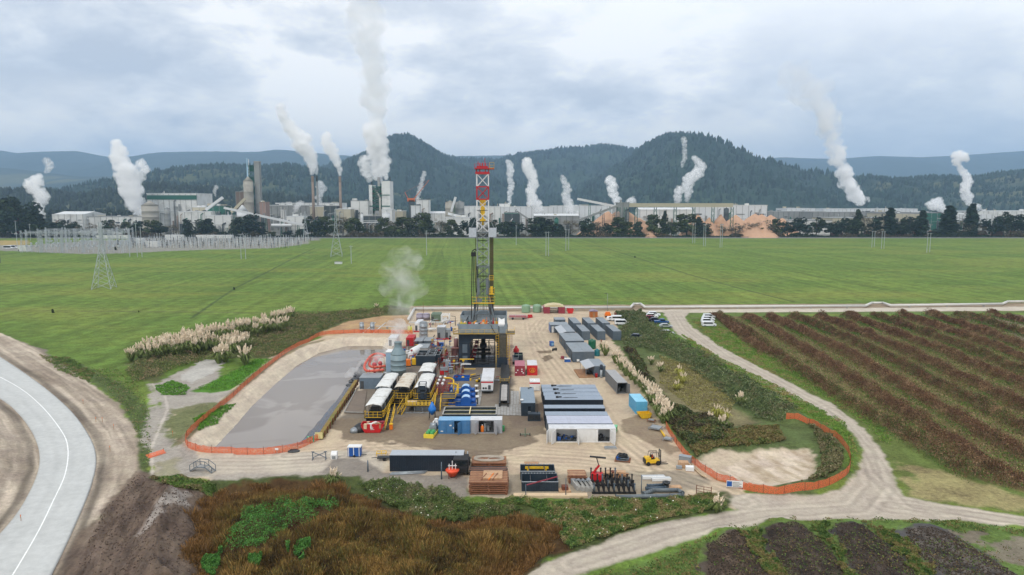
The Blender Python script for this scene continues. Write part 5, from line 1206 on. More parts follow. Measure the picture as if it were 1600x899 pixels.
e=empty('catwalk',(0,0,0),0,'long low steel pipe catwalk running from the rig ramp towards the camera','catwalk')
xa,xb=G(779.5,600).x,G(796.5,600).x;ya,yb=G(790,637).y,G(786,576).y;cx_=(xa+xb)/2-.05
B=MB()
for x in(xa+.5,xb-.3):B.box(x-.15,x+.15,ya,yb,.1,1.)
for i in range(12):y=ya+.6+i*(yb-ya)/12;B.box(xa+.5,xb-.3,y-.1,y+.1,.3,.5);
for i in range(8):y=ya+1+i*(yb-ya)/8;B.box(xa+.3,xa+.75,y-.2,y+.2,0,.1);B.box(xb-.55,xb-.1,y-.2,y+.2,0,.1)
B.build('frame',m_dsteel,e)
B=MB();B.box(xa+.75,xb-.55,ya+2,ya+14.5,.9,1.12)
for i in range(24):B.box(xa+.75,xb-.55,ya+2.1+i*.5,ya+2.22+i*.5,1.12,1.15)
B.box(xa+1.15,xa+1.25,ya+2,ya+14.5,1.15,1.25);B.build('deck_plate',mat('worn_grey_plate',Cc(176,172,168),.6,.1,.18,1.6,0,Cc(112,106,98),.8,.5),e)
B=MB();B.box(xa+.3,xb-.1,ya+15,yb,.9,1.05);B.box(xa+.5,xb-.3,ya+16,ya+18.5,1.05,1.5);B.build('pipe_trough',m_dsteel,e)
rail(MB(),[(xa+.3,ya+19,1.05),(xa+.3,ya+16.6,1.05),(xb-.1,ya+16.6,1.05),(xb-.1,ya+19,1.05)],.9,.9,.05).build('railing',m_yellow,e)
def mats(name,pxa,pxb,pya,pyb,n_,lab,z=.0):
 e=empty(name,(0,0,0),0,lab,'board mat');a=G(pxa,pyb);c=G(pxb,pya);w_=(c.x-a.x)/n_;L_=G(pxa,pya).y-a.y
 for i in range(n_):
  B=MB();B.box(a.x+i*w_+.03,a.x+(i+1)*w_-.03,a.y+random.uniform(-.08,.08),a.y+L_,.02+z,.14+z)
  for q in range(int(w_/.25)):B.box(a.x+i*w_+.04+q*.25,a.x+i*w_+.24+q*.25,a.y+.02,a.y+L_-.02,.14+z,.15+z)
  B.build('board',m_gwood,e)
mats('ground_mat',743,754,609,633.5,2,'narrow grey board mat left of the catwalk, near the blue pumps')
mats('ground_mat',772,815,633,649.5,9,'wide grey board mat at the foot of the catwalk')
mats('ground_mat',797.5,811,612,632.6,3,'grey board mat between the catwalk and the long slate cabin')
e=empty('trailer_unit',corner(751.8,595.5,3.,2.75,12.),0,'white trailer cabin with a red band standing left of the catwalk','trailer')
B=MB();B.box(-1.35,1.35,-6,6,.9,3.);O=B.build('body',m_white,e)
B=MB();B.box(-1.4,1.4,-6.06,6.05,3.,3.1);B.build('roof',m_roofw,e)
B=MB();B.box(-1.37,1.37,-6.03,-5.7,2.55,2.85);B.build('red_band',m_red,e)
B=MB();B.box(.2,.8,-6.04,-6.01,1.,2.);B.build('door',m_vdark,e)
for x in(-.85,-.3):
 B=MB();B.lathe([(.24,-.03),(.24,.03)],12,(x,-6.04,1.3),'y');B.build('fan',m_dsteel,e)
B=MB();B.box(-1.3,1.3,-6.5,6,.75,.9);B.box(-1.9,-1.4,0,3.5,1.2,2.3);B.build('chassis',m_steel,e)
for y in(-4.6,-3.4,3.4,4.6):
 for sx in(-1,1):B=MB();B.lathe([(.45,-.14),(.45,.14)],14,(sx*1.15,y,.45),'x');B.build('wheel',m_black,e)
e=empty('mud_tank',corner(691,648.3,2.2,10.6,5.3),0,'open dark tank with two long compartments of olive fluid behind the blue container','tank')
B=MB();hx,hy=5.3,2.5
for y in(-hy,-.06,hy-.12):B.box(-hx,hx,y,y+.12,0,2.2)
for x in(-hx,-.06,hx-.12):B.box(x,x+.12,-hy+.12,hy-.12,0,2.18)
for i in range(20):B.box(-hx+.2+i*.52,-hx+.35+i*.52,-hy-.08,-hy,.1,2.05)
B.build('tank_wall',m_petrol,e)
B=MB()
for y in(-hy-.05,hy-.17,-.12):B.box(-hx-.05,hx+.05,y,y+.24,2.2,2.28)
for x in(-hx-.05,hx-.17):B.box(x,x+.24,-hy+.2,hy-.2,2.2,2.27)
B.build('rim',m_gwood,e)
B=MB();B.box(-.1,.1,-hy,hy,2.285,2.36);B.build('cross_walk',mat('cream_beam',Cc(214,196,150),.7),e)
B=MB();B.box(-hx+.12,hx-.12,-hy+.12,-.06,.2,1.75);B.box(-hx+.12,hx-.12,.06,hy-.12,.2,1.75);B.build('fluid',m_mud,e)
def pump():
 e=empty('mud_pump',(0,0,0));B=MB()
 B.box(-3.,3.1,-1.,1.,.05,.35);B.build('skid',m_cblue,e)
 B=MB();pr=[(.0,.35)]
 arc=[(1.15*math.cos(a),.95+1.15*math.sin(a))for a in[math.pi*i/12 for i in range(13)]]
 B.yprism([(x+.9,z)for x,z in[(1.15,.35)]+arc+[(-1.15,.35)]],-.85,.85);B.build('power_end',m_cblue,e)
 B=MB();arc2=[(1.2*math.cos(a),.95+1.2*math.sin(a))for a in[math.pi*(.28+.5*i/8)for i in range(9)]];arc3=[(1.16*math.cos(a),.95+1.16*math.sin(a))for a in[math.pi*(.28+.5*i/8)for i in range(9)]][::-1]
 B.yprism([(x+.9,z)for x,z in arc2+arc3],-.86,.86);B.build('cover',mat('pale_blue_guard',Cc(170,200,230),.5),e)
 B=MB();B.box(-1.9,-.3,-.6,.6,.35,1.2);B.box(-2.8,-2.,-.8,.8,.35,1.5);B.build('fluid_end',m_cblue,e)
 for y in(-.5,0,.5):B=MB();B.bar((-2.4,y,1.5),(-2.4,y,1.95),.14,8);B.bar((-1.9,y,.95),(-.3,y,.95),.14,8);B.build('valve_pot',m_steel,e)
 B=MB();B.lathe([(.45,1.95),(.45,2.95)],14,(0,0,0),'x');O=B.build('motor',m_cblue,e);O.location.z=1.
 B=MB();B.lathe([(.42,0),(.42,.35)],16,(3.3,.3,1.6));B.build('air_filter',m_white,e);B=MB();B.bar((3.3,.3,0),(3.3,.3,1.6),.12,6);B.build('filter_stand',m_dsteel,e)
 return e
pmp=Proto(pump)
for py,lab in((633,'blue mud pump nearest the open tank'),(624,'blue mud pump in the middle of the three'),(615.5,'blue mud pump furthest from the open tank')):
 p=pos(722,py);pmp(p,0,lab,'blue mud pumps beside the trailer',cat='pump')
B=MB();e=empty('pipe_goosenecks',(0,0,0),0,'yellow gooseneck pipes standing left of the blue pumps','pipes')
def W3(px,py,z=0):return G(px,py,z)
for x0,y0,x1,y1,z1 in((709,622,704,592,4.2),(715.5,624,709.5,601,3.2)):
 a=G(x0,y0);B=MB();top=Vector((a.x,a.y,z1));B.path([a,top,top+Vector((-.7,.2,.3)),top+Vector((-2.2,.8,.2))],.16,8);B.build('gooseneck',m_yellow,e)
a=G(716.5,621);B=MB();B.bar(a,a+Vector((0,0,3.2)),.1,6);B.bar(a+Vector((-.5,0,2.2)),a+Vector((.5,0,2.2)),.08,6);B.build('standpipe',m_yellow,e)
e=empty('steel_tray',corner(706,596,0,4.6,3.4),0,'blue open steel tray in front of the brown mixing silo','tray');B=MB();B.box(-2,2,-1.4,1.4,0,.3);B.build('base',m_cblue,e)
B=MB();[B.box(*q)for q in((-2,2,-1.4,-1.3,.3,.8),(-2,2,1.3,1.4,.3,.8),(-2,-1.9,-1.3,1.3,.3,.8),(1.9,2,-1.3,1.3,.3,.8))];B.build('side_wall',m_cblue,e)
e=empty('pipe_manifold',pos(687,622),0,'red pipe rack with pairs of white globe lamps beside the white canopies','manifold')
B=MB()
for x in(-1.8,-.6,.6,1.9):
 for y in(0,3,6,9):B.bar((x,y,0),(x,y,2.4),.06)
for z in(.8,1.6,2.4):
 for y in(0,1.5,3,4.5,6,7.5,9):B.bar((-1.8,y,z),(1.9,y,z),.07)
 for x in(-1.8,-.6,.6,1.9):B.bar((x,0,z),(x,9,z),.07)
B.build('frame',mat('dull_red_steel',Cc(140,44,44),.6,0,.15),e)
for y in(1.2,4.2,7.):
 for x in(-.55,.55):B=MB();B.ball((x,y,2.95),.34,12);B.bar((x,y,2.4),(x,y,2.7),.07);B.build('globe',m_white,e)
e=empty('manifold_stairs',pos(683,643),0,'yellow handrailed stairs and walkway climbing to the red pipe rack','stairs')
B=MB()
for i in range(8):B.box(-.55,.55,i*.32,i*.32+.3,.12+i*.24,.17+i*.24)
B.build('steps',m_dsteel,e)
B=MB()
for sx in(-.6,.6):B.bar((sx,0,0),(sx,2.6,2),.07);B.bar((sx,0,1.1),(sx,2.6,3.1),.06);[B.bar((sx,q,q*.77),(sx,q,q*.77+1.1),.05)for q in(0,1.3,2.6)]
rail(B,[(-.6,2.6,2),(-.6,7,2)]);rail(B,[(.6,2.6,2),(3.6,2.6,2),(3.6,8,2)])
for z in(.5,1.1):B.bar((.8,2.5,z),(3.6,2.5,z),.05)
B.build('railing',m_yellow,e)
B=MB();B.box(.6,3.6,2.6,8,1.9,2.);B.build('deck',m_dsteel,e)
def shaker(lab,px,py,wd,ln,zt=4.3,zp=1.8,canvas=None,front=True,rails=True):
 e=empty('shaker_module',corner(px,py,zt,wd,ln),0,lab,'shaker module','canopied solids control modules');hx,hy=wd/2,ln/2
 B=MB();B.box(-hx+.1,hx-.1,-hy+.3,hy,.2,zp-.15);B.box(-hx+.3,hx-.3,-hy+.3,hy,0,.2)
 for i in range(int(ln/.8)):B.box(-hx+.04,hx-.04,-hy+.4+i*.8,-hy+.5+i*.8,.25,zp-.2)
 B.build('tank',m_navy,e)
 B=MB();B.box(-hx-.2,hx+.2,-hy-.3,hy,zp-.15,zp);B.build('platform',m_dsteel,e)
 B=MB()
 for sx in(-1,1):
  for i in range(5):y=-hy+.2+i*(ln-.4)/4;B.bar((sx*(hx-.1),y,zp),(sx*(hx-.1),y,zt-.15),.07)
 B.build('canopy_frame',m_dsteel,e)
 B=MB();arc=[(-hx-.05,zt-.35),(-hx+.12,zt-.12),(-hx*.6,zt+.02),(0,zt+.1),(hx*.6,zt+.02),(hx-.12,zt-.12),(hx+.05,zt-.35)]
 nn=len(arc);ys_=np.linspace(-hy,hy,14);rr_=random.Random(int(px))
 vs_=[(x,y,z+rr_.uniform(-.05,.05))for y in ys_ for x,z in arc]
 fs=[(j*nn+i,j*nn+i+1,(j+1)*nn+i+1,(j+1)*nn+i)for j in range(13)for i in range(nn-1)]
 B.add(vs_,fs,True);O=B.build('canopy',canvas or m_canopy,e);sd_=O.modifiers.new('thick','SOLIDIFY');sd_.thickness=.05
 for i in range(3):
  y=-hy+1.2+i*(ln-3)/2.2;B=MB();B.box(-hx+.5,hx-.5,y,y+1.9,zp,zp+.9);B.box(-hx+.7,hx-.7,y+.3,y+1.,zp+.9,zp+1.5);B.bar((-hx+.6,y+1.5,zp+1.1),(hx-.6,y+1.5,zp+1.1),.22,8);B.build('shaker',[m_dsteel,m_steel,m_vdark][i%3],e)
 if rails:
  rail(MB(),[(-hx-.15,-hy+1,zp),(-hx-.15,-hy-.25,zp),(hx+.15,-hy-.25,zp),(hx+.15,-hy+1,zp)],1.15,.75,.05).build('railing',m_yellow,e)
  rail(MB(),[(hx+.35,-hy,zp),(hx+.35,hy,zp)],1.1,1.4,.06).build('railing',m_yellow,e)
 return e
shaker('nearest white canopy module, above the large red skip',570.3,632.8,3.15,12.3)
shaker('white canopy module directly behind the one above the red skip',586,604.5,3.1,12.2,rails=False)
shaker('brown-stained canopy module, middle of the rear row of three',615.8,604.5,3.2,12.2,canvas=m_canopy2)
shaker('white canopy module behind the small steel hoist frame',646.8,605,3.2,12.)
shaker('small white canopy furthest back, in line with the hoist frame',653.2,580.3,3.4,8.5,canvas=m_canopy,rails=False)
e=empty('walkway',(0,0,0),0,'raised walkway with yellow rails linking the canopied modules','walkway')
a=G(602,629,1.7);c=G(668,629,1.7);yq=G(630,604,1.7).y
B=MB();B.box(G(606,617,1.7).x,G(650,617,1.7).x,G(620,618,1.7).y,yq,1.55,1.7);B.build('deck',mat('brown_grating',Cc(112,98,78),.8,.1,.2,2),e)
x0,x1,y0=G(606,617,1.7).x,G(650,617,1.7).x,G(620,618,1.7).y
rail(MB(),[(x0,yq,1.7),(x0,y0,1.7),(x1,y0,1.7)],1.1,1.3,.05).build('railing',m_yellow,e)
B=MB();xx0,xx1=G(606,640).x,G(634,640).x;yy0=G(620,634).y
B.box(xx0,xx1,yy0,yy0+.1,0,1.7);B.box(xx0,xx1,yy0+5,yy0+5.1,0,1.7);B.box(xx0,xx0+.1,yy0+.1,yy0+5,0,1.7);B.box(xx1-.1,xx1,yy0+.1,yy0+5,0,1.7);B.box(xx0+.1,xx1-.1,yy0+.1,yy0+5,.1,.8)
tag(B.build('settling_tank',m_black),'black open tank below the walkway between two canopies','tank')
rail(MB(),[(xx0,yy0-.2,.5),(xx1+.4,yy0-.2,.5)],1.1,1.4,.05).build('railing',m_yellow,e)
e=empty('access_deck',(0,0,0),0,'low deck edged with yellow panels in front of the hoist frame','deck')
xa,xb=G(633.5,644).x,G(675,644).x;ya=G(650,645).y;yb=ya+6
B=MB();B.box(xa,xb,ya,yb,1.3,1.45);B.build('deck',m_dsteel,e)
B=MB()
for i in range(4):x=xa+.2+i*(xb-xa-.4)/3;B.bar((x,ya+.3,0),(x,ya+.3,1.3),.09);B.bar((x,yb,0),(x,yb,1.3),.09)
B.box(xa-1,xb-.5,ya-.5,ya-.3,.02,.25);B.box(xa+2,xb-.6,ya+1,yb-1,.1,1.1);B.build('support',m_steel,e)
rb2=rail(MB(),[(xa,yb-1,1.45),(xa,ya,1.45),(xb,ya,1.45),(xb,yb,1.45)],1.15,1.,.06)
for i in range(7):x=xa+.1+i*(xb-xa)/7;rb2.box(x,x+(xb-xa)/7-.2,ya-.02,ya+.01,1.5,2.35)
rb2.build('railing',mat('dusty_yellow_paint',Cc(206,170,62),.6,0,.12,2),e)
B=MB();B.box(xa+.3,xa+2.3,ya+.6,ya+2.,1.45,2.1);B.build('white_sack',m_pwood,e)
B=MB();hx0,hx1=G(654,620,3).x,G(665,620,3).x
for x in(hx0,hx1):
 for y in(ya+1.5,ya+3.4):B.bar((x,y,1.45),(x,y,5.7),.09)
for z in(2.6,4.,5.7):
 B.bar((hx0,ya+1.5,z),(hx1,ya+1.5,z),.08);B.bar((hx0,ya+3.4,z),(hx1,ya+3.4,z),.08);B.bar((hx0,ya+1.5,z),(hx0,ya+3.4,z),.08);B.bar((hx1,ya+1.5,z),(hx1,ya+3.4,z),.08)
B.box(hx0+.3,hx1-.3,ya+1.9,ya+3,2.4,3.6);B.box(hx0+.1,hx1-.1,ya+1.6,ya+1.7,4.4,5.3);tag(B.build('hoist_frame',m_petrol),'small dark steel hoist frame standing on the yellow-edged deck','hoist')
def stair(lab,foot,head,w_,loc_dir=None):
 e=empty('access_stairs',(0,0,0),0,lab,'stairs');foot=Vector(foot);head=Vector(head);d_=head-foot;fl=Vector((d_.x,d_.y,0)).normalized();n_=Vector((-fl.y,fl.x,0))*(w_/2);k_=max(4,int(d_.z/.22))
 B=MB()
 for i in range(k_):p=foot+d_*((i+.5)/k_);a=p-n_;c=p+n_;B.bar(a,c,.1,4)
 B.build('steps',m_dsteel,e)
 for s2 in(-1,1):
  B=MB();O=n_*s2;B.bar(foot+O,head+O,.1);B.bar(foot+O+Vector((0,0,1.1)),head+O+Vector((0,0,1.1)),.06)
  for i in range(4):p=foot+d_*(i/3)+O;B.bar(p,p+Vector((0,0,1.1)),.05)
  B.build('handrail',m_yellow,e)
 return e
f_=G(605.5,672);stair('straight yellow stairs beside the red skip and yellow bin',f_,(f_.x+.1,f_.y+5.2,2.6),1.)
rail(MB(),[(f_.x-.8,f_.y+5.2,2.6),(f_.x+1.4,f_.y+5.2,2.6)],.5,1,.05)
f_=G(624,648);h_=G(633,632,1.6);stair('short yellow stairs slanting up to the low deck',f_,h_,1.)
e=empty('waste_bin',pos(611.3,671.5),0,'tall yellow wheeled bin at the foot of the straight stairs','bin');B=MB();B.box(-.3,.3,-.3,.3,.1,1.1);B.build('body',m_orange,e);B=MB();B.box(-.34,.34,-.36,.34,1.1,1.18);B.build('lid',m_yellow,e)
e=empty('pump_skid',pos(669.5,685),R(-9),'yellow tray skid with two green pump covers and a steel engine','pump skid')
B=MB();B.box(-.9,.9,0,6.4,0,.2)
for q in((-.9,.9,-.08,0,0,.8),(-.95,-.87,0,4,.2,.6),(.87,.95,0,4,.2,.6)):B.box(*q)
B.build('tray',mat('lemon_yellow_paint',Cc(232,208,70),.5,0,.06),e)
for y in(.9,1.9):
 for x in(-.38,.42):B=MB();B.lathe([(.36,.2),(.4,.7),(.3,1.),(.05,1.1)],12,(x,y,0));B.build('pump_cover',m_lime,e)
B=MB();B.box(-.7,.7,2.8,4.4,.2,1.2);B.lathe([(.5,-.6),(.5,.6)],12,(0,3.6,1.3),'x');B.bar((0,4.5,.2),(0,4.5,1.9),.12);B.build('engine',m_steel,e)
B=MB();B.box(-.6,.6,5,6.2,.2,1.5);B.box(-.3,.3,5.2,5.9,1.5,2.);B.build('white_tank',m_white,e)
e=empty('mixing_hopper',pos(675.5,655),0,'blue cone-topped hopper behind the yellow skid','hopper');B=MB();B.lathe([(.25,.9),(.8,1.8),(.8,2.2),(.1,3.6)],14);B.build('cone',mat('bright_blue_paint',Cc(24,110,190),.5),e)
B=MB();[B.bar((.6*sx,.6*sy,0),(.5*sx,.5*sy,1.9),.05)for sx in(-1,1)for sy in(-1,1)];B.build('leg',m_dsteel,e)
e=empty('drying_slab',(0,0,0),0,'flat grey-brown concrete slab between pond wall and the first canopy','slab')
B=MB();P4=[G(538,646),G(568,647),G(573,612),G(556,612)];B.prism([(p.x,p.y)for p in P4],0,.22);B.build('slab',mat('wet_brown_concrete',Cc(116,102,88),.7,0,.15,.5),e)
B=MB();B.bar(P4[0]+Vector((0,0,.3)),P4[3]+Vector((0,0,.3)),.12);B.bar(P4[0]+Vector((0,0,.3)),P4[1]+Vector((0,0,.3)),.12);B.build('kerb',m_conc,e)
e=empty('timber_retaining_wall',(0,0,0),0,'mossy yellow-brown timber wall along the pond, green sign at its near end','wall')
a=G(501,687);c=G(557,600);d_=c-a;n_=Vector((-d_.y,d_.x,0)).normalized()*.4
B=MB();k_=16
B.add([a-n_,a+n_,c+n_,c-n_]+[p+Vector((0,0,1.))for p in(a-n_,a+n_,c+n_,c-n_)],[(0,1,2,3),(4,7,6,5),(0,4,5,1),(1,5,6,2),(2,6,7,3),(3,7,4,0)])
B.build('wall',mat('mossy_timber',Cc(134,112,56),.9,0,.3,.8,0,Cc(96,104,50),.4,.8),e)
for i in range(k_):
 p=a.lerp(c,(i+.5)/k_)-n_*1.3;B=MB();B.bar(p,p+Vector((0,0,1.3)),.12);B.build('post',m_rust,e)
p=a+Vector((-.2,-.4,0));B=MB();B.box(p.x-.7,p.x+.7,p.y-.05,p.y,.3,1.5);B.build('end_board',mat('cream_board',Cc(206,196,140),.7),e)
e=empty('safety_sign',G(485.5,692),0,'green sign with white symbol hung on the orange mesh','sign');B=MB();B.box(-.65,.65,-.04,0,.15,1.25);B.build('panel',mat('sign_green',Cc(20,150,110),.5),e)
B=MB();
for a_,c_ in(((-.35,.95),(.3,.5)),((.35,.95),(-.3,.5)),((-.5,1.1),(-.25,1.1)),((.25,1.1),(.5,1.1)),((-.5,.35),(-.25,.35)),((.25,.35),(.5,.35))):B.bar((a_[0],-.07,a_[1]),(c_[0],-.07,c_[1]),.07)
B.build('symbol',m_white,e)
lm=mat('glossy_dark_liner',Cc(70,78,90),.25,0,.25,1.5,.3)
top=[G(x,y,.3)for x,y in((500,686),(515,664),(530,640),(545,618),(553,604))];bot=[G(x,y,-2.05)for x,y in((462,700),(488,672),(508,648),(528,624),(540,606))]
tp=resample(top,5);bt=resample(bot,5);vs_=[];rr_=random.Random(2)
for i in range(len(tp)):
 for j in range(9):
  t_=j/8;p=tp[i].lerp(bt[i],t_);p.z=.3-2.45*t_+.28+rr_.uniform(-.12,.12)+.12*math.sin(i*2.1);vs_.append(p)
fs=[(i*9+j,i*9+j+1,(i+1)*9+j+1,(i+1)*9+j)for i in range(len(tp)-1)for j in range(8)]
B=MB();B.add(vs_,fs,False);O=B.build('pond_liner',lm);sd_=O.modifiers.new('t','SOLIDIFY');sd_.thickness=.04;tag(O,'creased dark plastic sheet lying down the right bank of the pond','liner')
B=MB();rr_=random.Random(6)
for i in range(26):
 x=543+rr_.uniform(0,27);y=598-(x-543)*1.3+rr_.uniform(-5,6);p=G(x,y,0);p.z=max(gz(p.x,p.y),-1.8)+.15;B.ball(p,rr_.uniform(.5,1.2),9,rr_.uniform(.3,.6))
 if i%3==0:q=p+Vector((rr_.uniform(-1.5,0),rr_.uniform(-2.5,1),-.2));B.bar(p+Vector((0,0,.3)),q,.12,7)
tag(B.build('hose_bundle',mat('dark_plastic_sheet',Cc(62,64,68),.45,0,.3,1.5)),'heap of dark hoses and sheet at the steaming end of the pond','hoses')
exec_part=None
# ------------------------------------------------------------------ process plant left of the rig
def vessel(name,px,py,r_,h_,m_,lab,cat='separator',bands=3,top=None,n=22):
 e=empty(name,pos(px,py),0,lab,cat);B=MB();pr=[(r_*.96,0)]
 for i in range(1,bands+1):z=h_*i/(bands+1);pr+=[(r_,z-.05),(r_+.07,z),(r_,z+.05)]
 pr+=[(r_,h_)];B.lathe(pr,n);B.build('shell',m_,e)
 B=MB();B.lathe(top or[(r_,h_),(r_*.8,h_+r_*.3),(r_*.3,h_+r_*.42),(.02,h_+r_*.45)],n);B.build('head',m_,e)
 return e
D1=G(622.8,585)
e=vessel('separator_silencer',622.8,585,1.95,5.2,m_bluegrey,'large blue-grey atmospheric separator with a narrow open neck','separator',3,[(1.95,5.2),(1.9,5.5),(1.,6.9),(.95,7.1),(.95,8.3),(1.05,8.4),(.9,8.42),(.88,7.4)])
B=MB();B.bar((-1.9,-.6,.5),(-4,-.9,.5),.35,8);B.build('inlet_pipe',m_steel,e)
e=empty('white_tank_box',corner(603,582,0,1.9,3.5),0,'tall pale blue box tank wrapped in steam left of the separator','tank');B=MB();B.box(-.9,.9,-1.7,1.7,0,5.2);B.build('body',mat('pale_blue_tank_paint',Cc(150,178,200),.5,0,.06),e);B=MB();B.box(-1,1,-1.8,1.8,5.2,5.35);B.build('lid',m_white,e)
e=vessel('standing_silo',662,531.5,1.25,5.6,m_steel,'tall galvanised silo behind the separator, beside white trailers','silo',4)
B=MB();B.bar((1.4,0,0),(1.4,0,5.8),.07);B.bar((-1.4,0,0),(-1.4,0,5.8),.07);B.build('ladder',m_steel,e)
e=empty('mixing_silo',pos(713,563),0,'brownish two-tier mixing silo close to the left side of the rig','silo')
B=MB();B.lathe([(1.25,.9),(1.3,1.),(1.3,3.4),(1.35,3.45),(1.1,3.8)],20);B.build('lower_tank',m_brownp,e)
B=MB();B.lathe([(.6,3.8),(.65,3.9),(.65,6.),(.55,6.1)],16);B.build('upper_tank',m_brownp,e)
B=MB()
for sx in(-1,1):
 for sy in(-1,1):B.bar((sx*1.2,sy*1.2,0),(sx*1.2,sy*1.2,3.4),.09)
for z in(.5,1.6,3.5):B.box(-1.4,1.4,-1.45,-1.3,z,z+.12)
B.build('frame',m_rust,e)
B=MB();B.lathe([(.25,6.1),(.25,6.4)],10);B.build('cap',m_white,e)
def boxunit(name,px0,px1,pyb,h_,dep,m_,lab,cat,roof=None,base=None,extra=None,rz=0):
 w_=G(px1,pyb).x-G(px0,pyb).x;e=empty(name,corner(px0,pyb,0,w_,dep,rz),rz,lab,cat);hx,hy=w_/2,dep/2;z0=.0
 if base:B=MB();B.box(-hx-.25,hx+.25,-hy-.25,hy+.1,0,.35);[B.bar((-hx-.2+i*(w_+.4)/4,-hy-.2,0),(-hx-.2+i*(w_+.4)/4,-hy-.2,.7),.05)for i in range(5)];B.build('skid',base,e);z0=.35
 B=MB();B.box(-hx,hx,-hy,hy,z0,h_)
 for i in range(int(w_/.5)):B.box(-hx+.1+i*.5,-hx+.18+i*.5,-hy-.04,-hy,z0+.05,h_-.05)
 B.build('body',m_,e)
 B=MB();B.box(-hx-.06,hx+.06,-hy-.06,hy+.06,h_,h_+.1)
 for i in range(int(dep/1.2)):B.box(-hx+.1,hx-.1,-hy+.4+i*1.2,-hy+.5+i*1.2,h_+.1,h_+.15)
 B.build('roof',roof or m_,e)
 B=MB();B.box(-hx+.2,-hx+.2+min(.8,w_*.4),-hy-.07,-hy-.045,z0+.1,min(h_-.2,z0+1.9));B.build('door',m_vdark,e)
 return e
m_gmid=mat('mid_grey_enclosure',Cc(140,146,150),.5,0,.08,1)
boxunit('compressor_unit',683,695.5,531,4.,4,m_gmid,'large grey compressor enclosure on a red skid','compressor',m_roofw,m_red)
boxunit('compressor_unit',696,703,530.5,3.,3,m_gmid,'smaller pale grey enclosure joined to the right of the large one','compressor',None,m_red)
boxunit('blue_crate',686,693,541,.8,1.5,m_cblue,'small blue crate on open sand below the red skid','crate')
boxunit('storage_container',673.5,688,503,2.6,6,m_slip,'dull green container behind the pipework, left of the rig','container',m_slip)
boxunit('white_trailer',648,656.5,519,2.8,9,m_white,'white trailer tank beside the tall galvanised silo','trailer',m_roofw,m_red)
e=empty('white_lattice_frame',corner(689,506,0,2.9,5),0,'white open steel frame between the green container and rig','frame')
for i in range(4):
 B=MB();y=-2.4+i*1.6
 for x in(-1.4,1.4):B.bar((x,y,0),(x,y,3),.1)
 B.bar((-1.4,y,3),(1.4,y,3),.1);B.bar((-1.4,y,1.4),(1.4,y,1.4),.08);B.build('portal',m_white,e)
B=MB()
for x in(-1.4,1.4):
 for z in(1.4,3):B.bar((x,-2.4,z),(x,2.4,z),.1)
B.box(-1.2,1.2,-2.3,-.5,.3,1.2);B.build('rail',m_white,e)
for px,lab in((652,'purple-grey round tank nearer the tall thin pole'),(662.5,'purple-grey round tank further from the pole, by the green container')):
 vessel('round_tank',px+4,500,1.35,2.1,mat('mauve_grey_paint',Cc(150,142,156),.6),lab,'tank',1)
for i,(px,py,lab)in enumerate(((647.5,546,'left of two grey box tanks below the tall silo'),(662,545.5,'right of two grey box tanks below the tall silo'))):
 boxunit('box_tank',px,px+12.5,py,2.4,5.5,m_slate,lab,'tank',m_gmid)
boxunit('pump_house',651,668.5,559,2.7,6,mat('sandy_grey_panel',Cc(168,164,158),.6,0,.08),'sandy grey cabin between the white horizontal tank and dark modules','cabin',m_gmid)
e=empty('horizontal_tank',pos(645,562),R(-14),'white horizontal cylinder tank with a white box on its end','tank')
B=MB();pr=[(.02,-3.4),(.7,-3.25),(1.15,-2.9),(1.25,-2.5),(1.25,2.6),(1.1,3.),(.6,3.3),(.02,3.4)];B.lathe(pr,20,(0,3,2.),'y');B.build('shell',m_white,e)
for y in(1.,5.):B=MB();B.box(-.9,.9,y-.2,y+.2,0,1.);B.build('saddle',m_steel,e)
B=MB();B.box(-.9,.6,-1.4,-.4,.3,2.2);B.build('valve_box',m_white,e)
for px,py,w_,lab in((650,572,5.2,'dark open-topped tank module at the left, below the sandy cabin'),(668,570,3.4,'dark open-topped tank module at the right, below the sandy cabin')):
 e=empty('open_module',corner(px,py,0,w_,7),0,lab,'tank module');hx=w_/2;B=MB()
 for q in((-hx,hx,-3.5,-3.4,.1,2.7),(-hx,hx,3.4,3.5,.1,2.7),(-hx,-hx+.1,-3.4,3.4,.1,2.7),(hx-.1,hx,-3.4,3.4,.1,2.7)):B.box(*q)
 B.box(-hx+.1,hx-.1,-3.4,3.4,.1,.6);B.build('wall',m_petrol,e)
 B=MB();
 for x in(-hx+.05,0,hx-.05):B.bar((x,-3.5,2.78),(x,3.5,2.78),.09)
 for y in(-3.4,0,3.4):B.bar((-hx,y,2.78),(hx,y,2.78),.09)
 B.build('rim',m_gmid,e)
 B=MB();B.box(-hx+.5,hx-.5,-2.5,2.6,.6,2.2);B.lathe([(.6,-1.),(.6,1.)],12,(0,0,2.3),'x');B.build('machinery',m_dsteel,e)
for px,py,m_,lab in((637.5,572,m_orange,'orange pump unit beside the separator'),(648,570.5,m_yellow,'yellow pump unit right of the orange one'),(640.5,519,mat('moss_yellow',Cc(200,196,70),.6),'pale yellow winch near the steam, behind the plant')):
 e=empty('pump_unit',pos(px,py),R(10),lab,'pump');B=MB();B.box(-.7,.7,-.9,.9,.25,1.8);B.build('housing',m_,e);B=MB();B.box(-.8,.8,-1,1,0,.25);B.bar((.3,0,1.8),(.3,0,2.4),.1,6);B.build('base',m_dsteel,e)
boxunit('red_container',634.5,646,541,2.4,6,m_red,'red container top showing through the steam','container',m_red)
boxunit('white_container',607,619.5,541,2.4,6,m_white,'white-roofed container in the thick of the steam','container',m_roofw)
boxunit('white_container',603,616,566,2.4,5,m_white,'white-roofed container behind the pale blue box tank','container',m_roofw)
boxunit('pump_cabin',562,594,608,2.6,4.5,mat('blue_grey_cabin_paint',Cc(104,120,134),.6,0,.12),'blue-grey cabin at the pond edge under red pipework','cabin',m_gmid)
